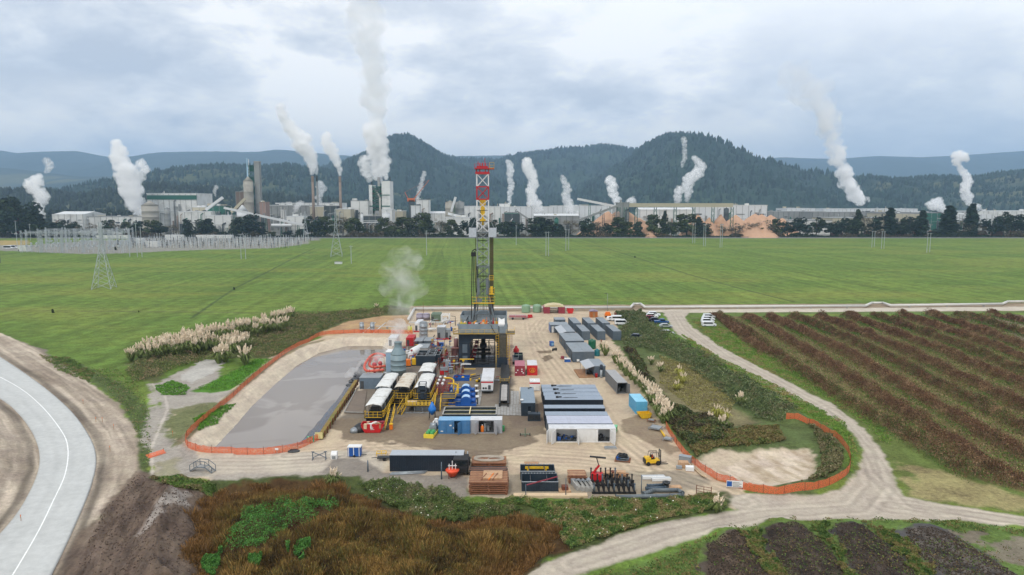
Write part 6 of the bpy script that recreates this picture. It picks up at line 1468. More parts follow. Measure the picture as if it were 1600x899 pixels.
pk=mat('salmon_pipe_paint',Cc(206,92,72),.6,0,.12)
e=empty('flow_line',(0,0,0),0,'salmon-red bent steam pipes curving over the pond corner','pipes')
def gp(px,py,z):return G(px,py,z)
for pts in([gp(600,578,3.2),gp(578,580,3.2),gp(571,578,3.2),gp(570,570,3.2),gp(580,556,3.2),gp(592,553,3.2),gp(602,556,3.2)],[gp(602,572,2.4),gp(584,574,2.4),gp(577,570,2.4),gp(582,560,2.4),gp(600,558,2.4)]):
 B=MB();B.path(resample(pts,3),.32,10);B.build('bent_pipe',pk,e)
B=MB()
for px,py in((572,578),(582,557),(598,579),(600,558)):p=gp(px,py,3.);B.bar((p.x,p.y,0),p,.12)
B.build('support',m_yellow,e)
for i,(x,y)in enumerate(((588,563),(594,568),(585,570))):
 p=gp(x,y,2.2);B=MB();B.ball((p.x,p.y,p.z),.6,10);B.bar((p.x,p.y,0),p,.3,8);B.build('valve',mat('pink_red_paint',Cc(190,78,84),.6),e)
m_pr=mat('dull_red_steel',Cc(140,44,44),.6)
rr_=random.Random(21)
e=empty('pipe_rack',pos(693,592),0,'low tangle of red and steel pipes between plant and rig','pipes')
for i in range(46):
 x=rr_.uniform(-3.5,3.5);y=rr_.uniform(-1,22);z=rr_.uniform(.3,2.6);L_=rr_.uniform(1,4);B=MB()
 d_=rr_.choice(((1,0,0),(0,1,0),(0,1,0),(0,0,1)));p=Vector((x,y,.2 if d_[2]else z));B.bar(p,p+Vector(d_)*(2.2 if d_[2]else L_),rr_.choice((.07,.1,.14)),6);B.bar((x,y,0),(x,y,z),.05)
 B.build('pipe',[m_pr,m_steel,m_rust,m_pr,m_dsteel][i%5],e)
for i in range(7):
 x=rr_.uniform(-3,3);y=rr_.uniform(3,20);B=MB();B.box(x-.5,x+.5,y-.6,y+.6,.1,rr_.uniform(.8,1.8));B.build('valve_skid',[m_red,m_steel,m_red,m_dsteel][i%4],e)
for nm,px,py,hw_,dep,cnt_,lab,sd in(('pipe_rack',672,563,4.5,22,44,'dense pipework and small pumps around the tall galvanised silo',22),('pipe_rack',700,585,4.,10,34,'red and black pipework packed beside the brown mixing silo',23),('pipe_rack',628,566,4,14,26,'hazy pipework in the steam behind the blue-grey separator',24),('pipe_rack',742,598,5.5,6,20,'scattered hoses and frames on the ground in front of the rig',25),('pipe_rack',690,520,6.,20,24,'pipes and supports between the grey compressor and the field pipeline',26)):
 e=empty(nm,pos(px,py),0,lab,'pipes');rr_=random.Random(sd);low=(sd==25)
 for i in range(cnt_):
  x=rr_.uniform(-hw_,hw_);y=rr_.uniform(0,dep);z=rr_.uniform(.2,.5 if low else 2.4);L_=rr_.uniform(.8,4.5);B=MB();k_=rr_.randrange(6)
  if k_<3:d_=((1,0,0),(0,1,0),(.7,.7,0))[k_];B.bar((x,y,z),Vector((x,y,z))+Vector(d_)*L_,rr_.choice((.07,.1,.15)),6);B.bar((x,y,0),(x,y,z),.06)
  elif k_==3:B.box(x-.4,x+.4,y-.5,y+.5,.02,.4 if low else rr_.uniform(.6,1.7));B.bar((x,y,.4),(x,y,.8 if low else 2.2),.07,6)
  elif k_==4:B.lathe([(.3,0),(.35,.3),(.35,.5 if low else 1.2),(.1,.6 if low else 1.5)],9,(x,y,0))
  else:B.bar((x,y,0),(x,y,1. if low else 3.),.06,5);B.box(x-.3,x+.3,y-.1,y+.1,.8 if low else 2.6,.95 if low else 3.)
  B.build(('pipe','pipe','pipe','pump','vessel','marker_post')[k_],[m_pr,m_steel,m_rust,m_pr,m_dsteel,m_black,m_white,m_yellow,m_cblue][rr_.randrange(9)],e)
e=empty('flare_stand',pos(695,602),0,'splayed pale steel tripod stand in front of the brown silo','stand')
B=MB()
for a in(0,2.1,4.2):B.bar((1.5*math.cos(a),1.5*math.sin(a),.1),(0,0,2.2),.07)
B.bar((0,0,0),(0,0,4.2),.1);B.build('leg',m_steel,e)
B=MB();B.box(-1,.8,-.3,.3,3.6,4.4);B.box(.2,.9,-.2,.4,4.2,6);B.build('head',m_steel,e)
for px,lab in((565.5,'left of two small grey silencer cylinders behind the pond'),(582,'right of two small grey silencer cylinders behind the pond')):
 e=vessel('silencer',px,520,.75,3.3,m_steel,lab,'silencer',2)
 B=MB();B.bar((3.4,6,2.4),(.6,-1.,.1),.16,8);B.build('inlet_pipe',m_pipew,e)
def pipeline(name,pts,r_,lab,mt=None,sup=8,cat='pipeline'):
 e=empty(name,(0,0,0),0,lab,cat);B=MB();B.path(pts,r_,10)
 for p in pts:B.ball(p,r_*1.02,8)
 B.build('pipe',mt or m_pipew,e)
 for a,c in zip(pts,pts[1:]):
  L_=(c-a).length;n_=int(L_/sup)
  for i in range(n_):
   p=a.lerp(c,(i+.5)/n_)
   if abs(a.z-c.z)>1:continue
   B=MB();B.box(p.x-.3,p.x+.3,p.y-.3,p.y+.3,0,max(.06,p.z-r_));B.build('support',m_conc,e)
 return e
pipeline('steam_pipeline',[G(638,499,1.),G(647.5,482.5,1.),G(985,480.5,1.),G(990,475,1.),G(1001,475,1.),G(1008,480,1.),G(1352,478,1.),G(1362,473.5,1.),G(1380,473.5,1.),G(1392,477.5,1.),G(1566,475,1.),G(1574,471.5,1.),G(1760,470,1.)],.5,'long white steam pipeline with square loops running along the field edge',sup=14)
pipeline('service_pipe',[G(640,504,1.),G(691,504,1.),G(697,497,1.)],.3,'thin white pipe passing behind the tall galvanised silo',sup=6)
pipeline('service_pipe',[G(588,510,.8),G(622,510.5,.8)],.16,'thin white pipe running from the silencers into the steam',sup=6)
pipeline('service_pipe',[G(668,515,.9),G(680,514.5,.9)],.5,'short thick white pipe left of the grey compressor',sup=3)
def pole(name,px,py,h_,lab,r_=.1,arm=None,cat='pole',m_=None,group=None):
 e=empty(name,pos(px,py),0,lab,cat,group);B=MB();B.bar((0,0,0),(0,0,h_),r_,8,r_*.6);B.build('shaft',m_ or m_steel,e)
 if arm:B=MB();B.bar((0,0,h_-.1),(arm,0,h_+.1),r_*.6,6);B.box(min(arm,0)+(0 if arm<0 else arm-.8),(0 if arm<0 else 0)+(arm+.8 if arm<0 else arm),-.15,.15,h_,h_+.14);B.build('lamp',m_vdark,e)
 return e
pole('lamp_post',949,486,7.2,'thin lamp post behind the brown shed, its head pointing left',.09,-1.2,'lamp post')
pole('mast_pole',661.6,498,6.2,'tall thin red-brown pole beside the purple-grey tanks',.09,None,'pole',m_rust)
pole('jib_post',711.5,509,3.4,'dark post with a short side arm left of the rig floor',.14,-1.6,'post',m_vdark)
# ------------------------------------------------------------------ right of the rig
e=empty('red_pressure_pot',pos(806.5,552),0,'red round pressure vessel standing on the sand right of the rig','vessel');B=MB();B.lathe([(.5,0),(.8,.3),(.85,1.1),(.6,1.5),(.35,1.7),(.35,2.1),(.1,2.2)],16);B.build('body',m_red,e);B=MB();B.bar((-.9,0,.4),(.9,0,.4),.1,6);B.build('nozzle',m_red,e)
e=empty('scrap_bin',corner(803.5,563,0,2.4,3.6),0,'dark open bin behind the faded maroon container','bin');B=MB()
for q in((-1.2,1.2,-1.8,-1.7,0,1.4),(-1.2,1.2,1.7,1.8,0,1.4),(-1.2,-1.1,-1.7,1.7,0,1.4),(1.1,1.2,-1.7,1.7,0,1.4)):B.box(*q)
B.build('wall',m_petrol,e);B=MB();B.box(-1,1,-1.6,1.6,.1,.9);B.box(-.8,.2,-.9,.3,.9,1.2);B.build('scrap',m_slip,e)
e=empty('service_ramp',corner(797.5,571,0,2.6,9),0,'dark narrow platform between the pipe ramp and maroon container','platform');B=MB();B.box(-.9,.9,-4,4.5,.7,.9);[B.box(-.8,.8,y,y+.2,0,.7)for y in(-3.5,0,3.5)];B.build('deck',m_dsteel,e)
rail(MB(),[(-.9,-4,.9),(.9,-4,.9),(.9,4,.9)],1.,1.4,.04).build('railing',m_steel,e)
e=empty('pipe_trailer',corner(794,500,0,7.4,3.4),0,'steel trailer loaded with red pipes behind the right corner of the rig','trailer');B=MB()
for y in(-1.6,0,1.6):B.bar((-3.6,y,.8),(3.6,y,.8),.12)
for x in(-3.4,-1,1,3.4):B.bar((x,-1.6,.8),(x,1.6,.8),.12);B.bar((x,-1.6,.8),(x,-1.6,1.9),.07)
B.build('frame',m_steel,e)
for i in range(8):B=MB();B.bar((-3.3,-1.4+i*.38,1.05+(i%2)*.3),(3.2,-1.4+i*.38,1.05+(i%2)*.3),.14,6);B.build('pipe',[m_red,m_steel,m_maroon][i%3],e)
for x in(-2,2):B=MB();B.lathe([(.4,-1.5),(.4,1.5)],12,(x,0,.4),'y');B.build('wheel',m_black,e)
e=empty('red_hose_reel',pos(825,497),R(-50),'crimson crumpled frame lying right of the pipe trailer','frame');B=MB();B.box(-.7,.7,-1.8,1.8,.1,.5);B.box(-.9,.3,.6,2.,.5,1.1);B.build('frame',m_red,e)
for px,py,m_,lab in((1010,0,None,None),):pass
e=empty('blue_cabinet',pos(862,541),R(20),'blue tilted cabinet at the left side of the double grey cabins','cabinet');B=MB();B.box(-.5,.5,-.7,.7,.1,1.5);B.build('body',m_cblue,e);B=MB();B.box(-.4,.4,-.74,-.7,.3,1.2);B.build('door',m_bluer,e)
e=empty('blue_chest',pos(886.5,565.5),R(5),'blue chest with a white lid in front of the double grey cabin','chest');B=MB();B.box(-.8,.8,-.5,.5,0,.8);B.build('body',m_cblue,e);B=MB();B.box(-.85,.85,-.55,.55,.8,1.);B.build('lid',m_white,e)
e=empty('pallet',pos(881,561),R(12),'pallet of reddish crates beside the blue chest','pallet');B=MB();B.box(-1,1,-.6,.6,0,.15);B.build('deck',m_wood,e);B=MB();B.box(-.8,0,-.5,.4,.15,.8);B.build('crate',m_maroon,e);B=MB();B.box(.1,.8,-.5,.4,.15,.6);B.build('crate',m_steel,e)
e=empty('motor_scooter',pos(866.5,548.5),R(40),'small dark machine standing left of the grey cabins','machine');B=MB();B.box(-.8,.8,-.25,.25,.3,.8);B.bar((.7,0,.4),(.5,0,1.2),.05);B.build('body',m_dsteel,e)
for x in(-.7,.7):B=MB();B.lathe([(.28,-.06),(.28,.06)],10,(x,0,.28),'y');B.build('wheel',m_black,e)
e=empty('yellow_machine',pos(949.5,496),R(-90),'small yellow machine behind the grey containers','machine');B=MB();B.box(-1,1,-1.1,1.1,.4,1.5);B.box(-.7,.5,-.8,.8,1.5,2.1);B.build('body',m_orange,e)
for sx in(-1,1):
 for y in(-.7,.7):B=MB();B.lathe([(.4,-.12),(.4,.12)],10,(sx,y,.4),'x');B.build('wheel',m_black,e)
vessel('gas_cylinder',961.5,495,.4,1.5,m_rust,'small rust-red cylinder beside the yellow machine','cylinder',1)
vessel('oil_drum',939.5,536,.35,.9,m_rust,'rusty brown drum below the front row of grey containers','drum',1)
# ------------------------------------------------------------------ front yard
o=long_container('shipping_container',m_navy,mat('pale_grey_lid',Cc(168,174,180),.6,0,.05,.8))
p=corner(607.6,711.5,2.75,12.19,2.44);o.location=p+Vector((0,0,.02));o.scale=(.985,1,1.04);tag(o,'long near-black container by itself at the front of the yard','container')
e=empty('truck_tractor',pos(720.5,740),R(0),'black truck tractor parked at the right end of the long black container','truck')
B=MB();B.box(-1.2,1.2,-1.1,1.6,.6,2.7);B.box(-1.15,1.15,-1.25,-1.1,.6,1.6);O=B.build('cab',m_black,e);md=O.modifiers.new('b','BEVEL');md.width=.1;md.segments=2
B=MB();B.box(-1.,1.,-1.13,-1.1,1.7,2.5);B.build('windscreen',m_glass,e)
B=MB();B.box(-.5,.5,1.6,6,.6,.85);B.build('chassis',m_dsteel,e)
for x in(-.95,.95):B=MB();B.bar((x,1.8,.8),(x,1.8,3.),.1,8);B.build('exhaust',m_steel,e)
for y in(-.3,3.6,4.8):
 for sx in(-1,1):B=MB();B.lathe([(.5,-.15),(.5,.15)],16,(sx*1.05,y,.5),'x');B.build('wheel',m_black,e)
e=empty('orange_pump_cart',pos(707,746),R(4),'orange tub-shaped pump with white pipes in front of the black container','pump')
B=MB();B.lathe([(.5,.2),(.95,.9),(1.1,1.1),(1.1,1.3),(.3,1.35)],12);B.build('tub',mat('red_orange_paint',Cc(222,78,40),.5),e)
B=MB()
for x in(-.5,0,.5):B.bar((x,0,1.2),(x,0,2.7-abs(x)),.07,6)
B.bar((-.7,0,1.9),(.7,0,1.9),.07,6);B.build('white_pipe',m_white,e)
B=MB();[B.bar((.6*a,.6*c,0),(.6*a,.6*c,.6),.06)for a in(-1,1)for c in(-1,1)];B.build('leg',m_rust,e)
e=empty('trestle',pos(499,718),R(3),'blue-grey steel trestle with an X brace near the pond corner','trestle');B=MB()
for x in(-1.1,1.1):B.bar((x,0,0),(x,0,1.35),.09);B.bar((x,-.5,.05),(x,.5,.05),.08)
B.bar((-1.1,0,.3),(1.1,0,1.3),.07);B.bar((1.1,0,.3),(-1.1,0,1.3),.07);B.bar((.8,0,1.35),(1.3,0,1.35),.08);B.bar((-1.3,0,1.35),(-.8,0,1.35),.08);B.build('frame',m_slate,e)
e=empty('electric_cabinet',pos(522.5,716.5),R(2),'small white slanted cabinet right of the trestle','cabinet');B=MB();B.xprism([(-.5,0),(.4,0),(.4,1.2),(-.15,1.2),(-.5,.8)],-.5,.5);B.build('body',m_white,e);B=MB();B.box(-.3,.3,-.53,-.505,.1,.6);B.build('door',m_steel,e)
e=empty('portable_unit',pos(554.8,713),0,'blue portable toilet pair with a white roof on the front yard','portable unit')
B=MB();B.box(-1.1,1.1,-.6,.6,.2,1.75);B.build('body',m_cblue,e);B=MB();B.box(-1.15,1.15,-.65,.65,1.75,1.9);B.build('roof',m_white,e)
for x in(-.95,-.1,.85):B=MB();B.box(x-.05,x+.07,-.64,-.6,.2,1.75);B.build('corner_trim',m_white,e)
B=MB();B.bar((1.1,0,.3),(2.,0,.3),.06);B.lathe([(.22,-.65),(.22,.65)],10,(0,0,.22),'y');B.build('drawbar',m_dsteel,e)
e=empty('steel_stand_frame',pos(596,711),R(6),'low yellow steel frame on the ground behind the black container end','frame');B=MB()
for y in(-.6,.6):B.bar((-.8,y,.5),(.8,y,.5),.07)
for x in(-.8,0,.8):B.bar((x,-.6,.5),(x,.6,.5),.07);B.bar((x,-.6,0),(x,-.6,.5),.06);B.bar((x,.6,0),(x,.6,.5),.06)
B.build('frame',m_yellow,e)
e=empty('towbar_trailer',pos(601,719),R(3),'grey trailer chassis poking out left of the black container','trailer');B=MB();B.box(-1.2,1.,-.5,.5,.4,.6);B.bar((-1.2,0,.5),(-2.2,0,.4),.06);B.build('frame',m_dsteel,e)
for y in(-.5,.5):B=MB();B.lathe([(.3,-.08),(.3,.08)],12,(0,y,.3),'y');B.build('wheel',m_black,e)
e=empty('folded_tarpaulin',pos(459,706),R(10),'folded dark tarpaulin on the sand by the orange mesh','tarpaulin');B=MB();B.lathe([(1.1,0),(1.,.22),(.4,.34),(.02,.3)],9);O=B.build('sheet',m_vdark,e);O.scale=(1,.6,1)
B=MB();B.box(-.6,.5,-.2,.25,.28,.4);B.build('fold',m_dsteel,e)
e=empty('tarpaulin_heap',pos(563,673),0,'crumpled black and white sheeting left of the large red skip','tarpaulin');B=MB();B.lathe([(1.5,0),(1.3,.7),(.9,1.1),(.3,1.5),(.02,1.4)],8);B.build('black_sheet',m_dsteel,e);B=MB();B.lathe([(.9,0),(.8,.6),(.3,.9),(.02,.85)],7,(-.9,-.9,0));B.build('white_sheet',m_steel,e)
for i in range(5):
 B=MB();a=G(608+i,742-i*.9,.1);c=G(664+i,739.5-i*.9,.1);B.bar(a,c,.08,8);O=B.build('steel_pipe',m_steel);tag(O,'thin galvanised pipe in the loose bundle before the black container','pipe','pipe bundle at the black container')
pole('steel_post',690,749,2.8,'dark blue-grey post standing in front of the black container',.13,None,'post',m_slate)
pole('steel_post',575,737,1.9,'short dark post stuck in the gravel left of the black container',.14,None,'post',m_slate)
def stack(lab,px0,px1,pyb,dep,h_,layers,mts,top=None,rz=0):
 w_=G(px1,pyb).x-G(px0,pyb).x;e=empty('timber_stack',corner(px0,pyb,0,w_,dep,rz),rz,lab,'timber stack');hx,hy=w_/2,dep/2;lh=h_/layers;r_=random.Random(int(px0))
 for i in range(layers):
  B=MB();jx,jy=r_.uniform(-.12,.12),r_.uniform(-.12,.12);z=i*lh
  for x in(-hx+.3,0,hx-.3):B.box(x-.12+jx,x+.12+jx,-hy+jy,hy+jy,z,z+lh*.4)
  n_=int(dep/.3)
  for k_ in range(n_):B.m(k_%2).box(-hx+jx+r_.uniform(0,.1),hx+jx-r_.uniform(0,.1),-hy+jy+k_*dep/n_+.015,-hy+jy+(k_+1)*dep/n_-.015,z+lh*.4,z+lh*.97)
  B.build('timber_mat',mts,e)
 if top:top(e,h_,hx,hy)
 return e
m_wood2=mat('red_brown_timber',Cc(128,84,60),.8,0,.25,2);m_wood3=mat('sandy_timber',Cc(182,146,112),.8,0,.2,2)
def cable_top(e,h_,hx,hy):
 B=MB();
 for q in range(3):B.path([Vector((hx*.85*math.cos(a),hy*.6*math.sin(a)+q*.1,h_+.1+q*.08))for a in[2*math.pi*i/24 for i in range(25)]],.09,6)
 B.path([Vector((hx*.4*math.cos(a)+1,hy*.45*math.sin(a),h_+.12))for a in[2*math.pi*i/16 for i in range(17)]],.08,6);B.build('coiled_rope',mat('dirty_rope',Cc(170,160,146),.9),e)
def plank_top(e,h_,hx,hy):
 B=MB();B.box(-hx*.3,hx*.7,-hy*.5,hy*.8,h_+.02,h_+.2);B.build('timber_mat',m_wood3,e)
 for i,x in enumerate((-.8,.3,.9)):B=MB();B.bar((x-.3,-hy*.7,h_+.1),(x+.4,hy*.2,h_+.3),.08);B.build('loose_plank',m_orange if i==1 else m_wood2,e)
stack('rear stack of timber mats with coiled rope on top',736,791,733,3.2,1.,3,[m_wood2,m_wood],cable_top)
stack('tall front stack of brown timber mats at the yard edge',732.5,794,774,4.6,2.,6,[m_wood2,m_wood],plank_top)
stack('dark boards stacked between the two timber mat stacks',733,793,744,1.6,1.,3,[m_dsteel,m_wood2])
stack('small stack of brown pallets left of the red machine',888.5,917,756,2.6,1.3,5,[m_wood2,m_wood3])
stack('flat timber pallets on the sand behind the black bins',820,843,729,1.2,.35,2,[m_wood3,m_wood])
def openbin(lab,px0,px1,pyb,dep,h_,rz=0):
 w_=G(px1,pyb).x-G(px0,pyb).x;e=empty('open_bin',corner(px0,pyb,0,w_,dep),0,lab,'bin');hx,hy=w_/2,dep/2;t_=.1;B=MB()
 for q in((-hx,hx,-hy,-hy+t_,0,h_),(-hx,hx,hy-t_,hy,0,h_),(-hx,-hx+t_,-hy+t_,hy-t_,0,h_),(hx-t_,hx,-hy+t_,hy-t_,0,h_)):B.box(*q)
 B.box(-hx+t_,hx-t_,-hy+t_,hy-t_,.05,.12)
 for i in range(14):x=-hx+.2+i*(w_-.3)/14;B.box(x,x+.1,-hy-.07,-hy,.1,h_-.15)
 B.build('wall',m_petrol,e);B=MB()
 for i in range(12):x=-hx+i*w_/12;B.box(x+.05,x+w_/12-.1,hy-t_-.03,hy+.03,h_,h_+.1)
 B.box(-hx,hx,-hy-.05,-hy+t_+.05,h_,h_+.06);B.build('rim',m_gmid,e)
 B=MB()
 for x in(-hx*.5,hx*.4):B.box(x-.06,x+.06,-hy,hy,h_-.25,h_-.12)
 B.build('cross_bar',m_dsteel,e);return e
openbin('black open-topped steel bin behind, under the yellow beam',813,867.5,750,3.,1.35)
openbin('black open-topped steel bin in front, with a red beam across it',815,872.5,768,3.4,1.45)
a=G(823,758,1.7);c=G(871,745,1.9);B=MB();B.bar(a,c,.1);tag(B.build('steel_beam',m_maroon),'dull red beam lying diagonally over the front black bin','beam')
a=G(820.5,731,.9);c=G(857,731,.9);B=MB();B.bar(a,c,.22);B.box(a.x+.3,a.x+.6,a.y-.2,a.y+.2,0,.75);B.box(c.x-.6,c.x-.3,a.y-.2,a.y+.2,0,.75);tag(B.build('steel_beam',m_yellow),'bright yellow beam resting behind the rear black bin','beam')
a=G(802.5,776);c=G(917.5,775.5)
B=MB();B.box(a.x,c.x,a.y-.5,a.y+.5,.02,.35);[B.box(a.x+.02,c.x-.02,a.y-.5+q,a.y-.47+q,.35,.37)for q in(.2,.5,.8)];tag(B.build('timber_sleeper',m_pwood),'very long cream timber laid along the front edge of the yard','timber')
pole('steel_post',821.5,777,2.,'thin dark post in front of the black bins',.08,None,'post',m_slate)
pole('steel_post',884,777,2.9,'thin dark post with a red collar by the cream timber',.08,None,'post',m_slate)
pole('steel_post',1002,770,2.8,'dark post between the pipe rack and the large grey pipes',.08,None,'post',m_slate)
e=empty('timber_offcut',pos(882,768),R(5),'small rust-brown crate beside the front black bin','crate');B=MB();B.box(-.9,.9,-.7,.7,0,.3);B.build('base',m_wood3,e);B=MB();B.box(-.4,.5,-.4,.5,.3,.9);B.build('box',m_rust,e)
for i,(px,py)in enumerate(((905,767),(912.5,768),(919.5,768.5),(926,768.5))):
 e=empty('concrete_support',pos(px,py),R(12),f'grey concrete block with a half-round notch, {["first", "second", "third", "last"][i]} from the left by the pallet stack','concrete block','concrete blocks by the pallet stack');B=MB();pr=[(-.42,0),(.42,0),(.42,.8),(.25,.8)]+[(.22*math.cos(a),.8-.3*math.sin(a))for a in[math.pi*k_/5 for k_ in range(6)]]+[(-.25,.8),(-.42,.8)]
 B.yprism(pr,0,2.4);B.build('block',m_conc,e);B=MB();B.box(-.5,.5,2.3,3.2,0,.9);B.build('sack',m_gmid,e)
e=empty('pipe_stand_rack',pos(961,773),0,'low rack of upright black capped pipes at the yard edge','pipe rack')
B=MB();B.box(-3.4,3.2,.2,.5,.0,.25);B.box(-3.2,3.2,3.,3.3,0,.25);B.box(-3.,3.2,5.4,5.7,0,.25)
for i in range(9):x=-3.1+i*.76;B.bar((x,0,.3),(x+.1,5.8,.3),.16,8)
B.build('base_frame',m_black,e)
for r0,(y,h_)in enumerate(((.5,1.5),(1.8,1.5),(3.1,1.9),(5.4,2.))):
 for i in range(9 if r0<3 else 6):
  x=-3.1+i*.76+y*.02;B=MB();B.bar((x,y,.25),(x,y,h_),.11,8);B.lathe([(.16,h_-.1),(.16,h_)],8,(x,y,0));B.build('upright_pipe',m_slate if(i+r0)%4==0 else m_black,e)
e=empty('red_boom_machine',pos(934,752),R(-15),'red lifting arm with a dark wing on top beside timber crates','machine');B=MB();B.box(-1.,.7,-.7,.7,.2,1.3);B.bar((-.8,0,1.2),(.2,0,2.6),.22);B.build('arm',m_red,e);B=MB();B.bar((.1,0,2.6),(-.3,.1,3.9),.08);B.box(-1.3,1.2,-.15,.25,3.8,3.95);B.build('wing',m_black,e)
e=empty('timber_crate',corner(936,752,0,4.6,3),R(6),'sprawl of sandy timber crates right of the red machine','crates')
rr_=random.Random(31)
for i in range(9):x,y=rr_.uniform(-1.7,1.7),rr_.uniform(-.8,1.8);B=MB();B.box(x-.7,x+.7,y-.5,y+.5,.0+i*.1,.25+i*.1,rr_.uniform(-.5,.5));B.build('crate',[m_wood3,m_wood,m_wood3,m_rust][i%4],e)
def pipe_piece(lab,pts,r_,m_):
 B=MB();P_=[G(*q)for q in pts];B.path(P_,r_,14);[B.ball(p,r_*1.,12)for p in P_[1:-1]]
 for p,q in((P_[0],P_[1]),(P_[-1],P_[-2])):d_=(q-p).normalized();B.bar(p,p+d_*.12,r_*1.35,16)
 for i in range(4):p=P_[0].lerp(P_[1],(i+1)/5);d_=(P_[1]-P_[0]).normalized();B.bar(p,p+d_*.1,r_*1.15,14)
 tag(B.build('large_pipe',m_),lab,'pipe','large grey pipes at the yard edge')
m_pg=mat('grey_pipe_paint',Cc(96,104,108),.5,0,.1,1);m_pb=mat('blue_dark_pipe',Cc(62,78,92),.5,0,.1,1)
pipe_piece('long straight dark grey pipe nearest the grass',[(962,777,.35),(1067,774.5,.35)],.33,m_pg)
pipe_piece('bent grey pipe lying above the long straight one',[(1005,772,.4),(1022,766,.4),(1060,766,.4),(1066,771,.4)],.3,m_pg)
pipe_piece('dark blue-grey pipe with flanged ends',[(1009,763.5,.3),(1040,762,.3)],.24,m_pb)
pipe_piece('short dark blue-grey pipe behind the flanged one',[(1011,759,.25),(1036,757.5,.25)],.2,m_pb)
e=empty('flange_stub',pos(1041,763),0,'dark round flanged stub standing among the large pipes','flange');B=MB();B.lathe([(.6,0),(.6,.15),(.4,.2),(.4,.8),(.6,.85),(.6,1.),(.3,1.),(.3,.5)],16);B.build('stub',m_dsteel,e)
for px,py,w_,lab in((1021,748,3.6,'left of two flat white sheet bundles behind the large pipes'),(1033,751,3.,'right of two flat white sheet bundles behind the large pipes')):
 e=empty('sheet_bundle',pos(px,py),R(3),lab,'bundle')
 for i in range(4):B=MB();B.box(-w_/2,w_/2,-.4+i*.3,-.15+i*.3,.05,.5-.05*i);B.build('sheet',m_steel if i%2 else m_white,e)
e=empty('timber_board',pos(1052,762),R(5),'sandy board lying beside the flanged stub','board');B=MB();B.box(-1.4,1.2,-.5,.5,0,.2);B.build('board',m_wood3,e)
e=empty('pallet',pos(973,719.5),R(-14),'pallet heaped with blue and black hoses near the forklift','pallet');B=MB()
for i in range(6):B.box(-1.3,1.3,-1+i*.36,-.72+i*.36,.12,.18)
B.box(-1.3,-1.1,-1,1.1,0,.12);B.box(1.1,1.3,-1,1.1,0,.12);B.build('deck',m_wood2,e)
rr_=random.Random(9)
for i in range(9):
 z=.25+i*.11;r2=1.-i*.05;cx_,cy_=rr_.uniform(-.25,.25),rr_.uniform(-.25,.25);B=MB();B.path([Vector((cx_+r2*math.cos(a)*.95,cy_+r2*.8*math.sin(a),z+.08*math.sin(3*a)))for a in[2*math.pi*k_/18 for k_ in range(19)]],.1,6);B.build('coiled_hose',[m_slate,m_black,m_dsteel][i%3],e)
B=MB();B.box(-1,-.2,-.6,.1,.2,.8);B.build('box',m_cblue,e)
e=empty('concrete_slab',pos(954,701),R(6),'flat pale slab on the sand below the white open container','slab');B=MB();B.box(-1.1,1.1,-.5,.6,0,.18);B.build('slab',m_conc,e);B=MB();B.box(-1.,1.,-.4,.5,.18,.3);B.build('top_slab',m_steel,e)
e=empty('small_tripod',pos(820.5,681),0,'small grey wheeled stand alone on the sand left of the generator block','stand');B=MB();B.bar((-.9,0,.3),(.9,0,.3),.1,6);B.bar((0,0,.3),(0,0,1.5),.08,6);B.bar((0,-.8,.2),(0,.8,.2),.08,6);B.build('frame',m_slip,e)
for x in(-.9,.9):B=MB();B.lathe([(.25,-.08),(.25,.08)],12,(x,0,.25),'x');B.build('wheel',m_black,e)
for px,py,m_,w_,l_,lab in((1026,671.5,m_steel,2.6,2.2,'flat grey trailer rack beside the orange mesh'),(1044,689,m_steel,1.6,1.2,'grey pallet of parts close to the mesh fence end'),(1018,660,m_wood2,1.5,.8,'brown plank pallet just below the yellow skip')):
 e=empty('flat_rack',pos(px,py),R(-32),lab,'rack');B=MB()
 for y in(-l_/2,l_/2):B.bar((-w_/2,y,.4),(w_/2,y,.4),.06)
 for i in range(5):x=-w_/2+i*w_/4;B.bar((x,-l_/2,.4),(x,l_/2,.4),.05)
 [B.bar((sx*w_/2,sy*l_/2,0),(sx*w_/2,sy*l_/2,.7),.05)for sx in(-1,1)for sy in(-1,1)];B.build('frame',m_,e)
 B=MB();B.box(-w_*.4,w_*.35,-l_*.4,l_*.4,.42,.6);B.build('load',m_gmid,e)
a=G(1032,672,.3);c=G(1039,682,.3);B=MB();B.bar(a,c,.18,10);tag(B.build('yellow_tube',m_yellow),'thick yellow tube on the ground beside the mesh fence','tube')
e=empty('grey_cabinet',pos(1071,723),R(-28),'grey cabinet leaning against the inner side of the orange mesh','cabinet');B=MB();B.box(-1.,.9,-.5,.5,0,1.1);B.build('body',m_gmid,e);B=MB();B.box(-1.05,.95,-.55,.55,1.1,1.18);B.build('top',m_steel,e)
for px,py,m_,s_,lab in((1067.5,730,m_wood3,.8,'light timber crate, middle of three beside the mesh fence'),(1077.5,736,m_white,.65,'white box, right of three crates beside the mesh fence'),(1061,733,m_gmid,.45,'small dark machine, left of three beside the mesh fence')):
 e=empty('crate',pos(px,py),R(-8),lab,'crate');B=MB();B.box(-s_,s_,-s_*.7,s_*.7,.1,s_*1.2);B.build('box',m_,e);B=MB();B.box(-s_,s_,-s_*.7,s_*.7,0,.1);B.build('base',m_wood,e)
for i in range(3):a=G(1076+i*2,724+i,.15);c=G(1098+i*2.5,743.5+i,.15);B=MB();B.bar(a,c,.14);tag(B.build('timber_plank',m_pwood),'long pale plank lying against the mesh fence','plank','planks beside the mesh fence')
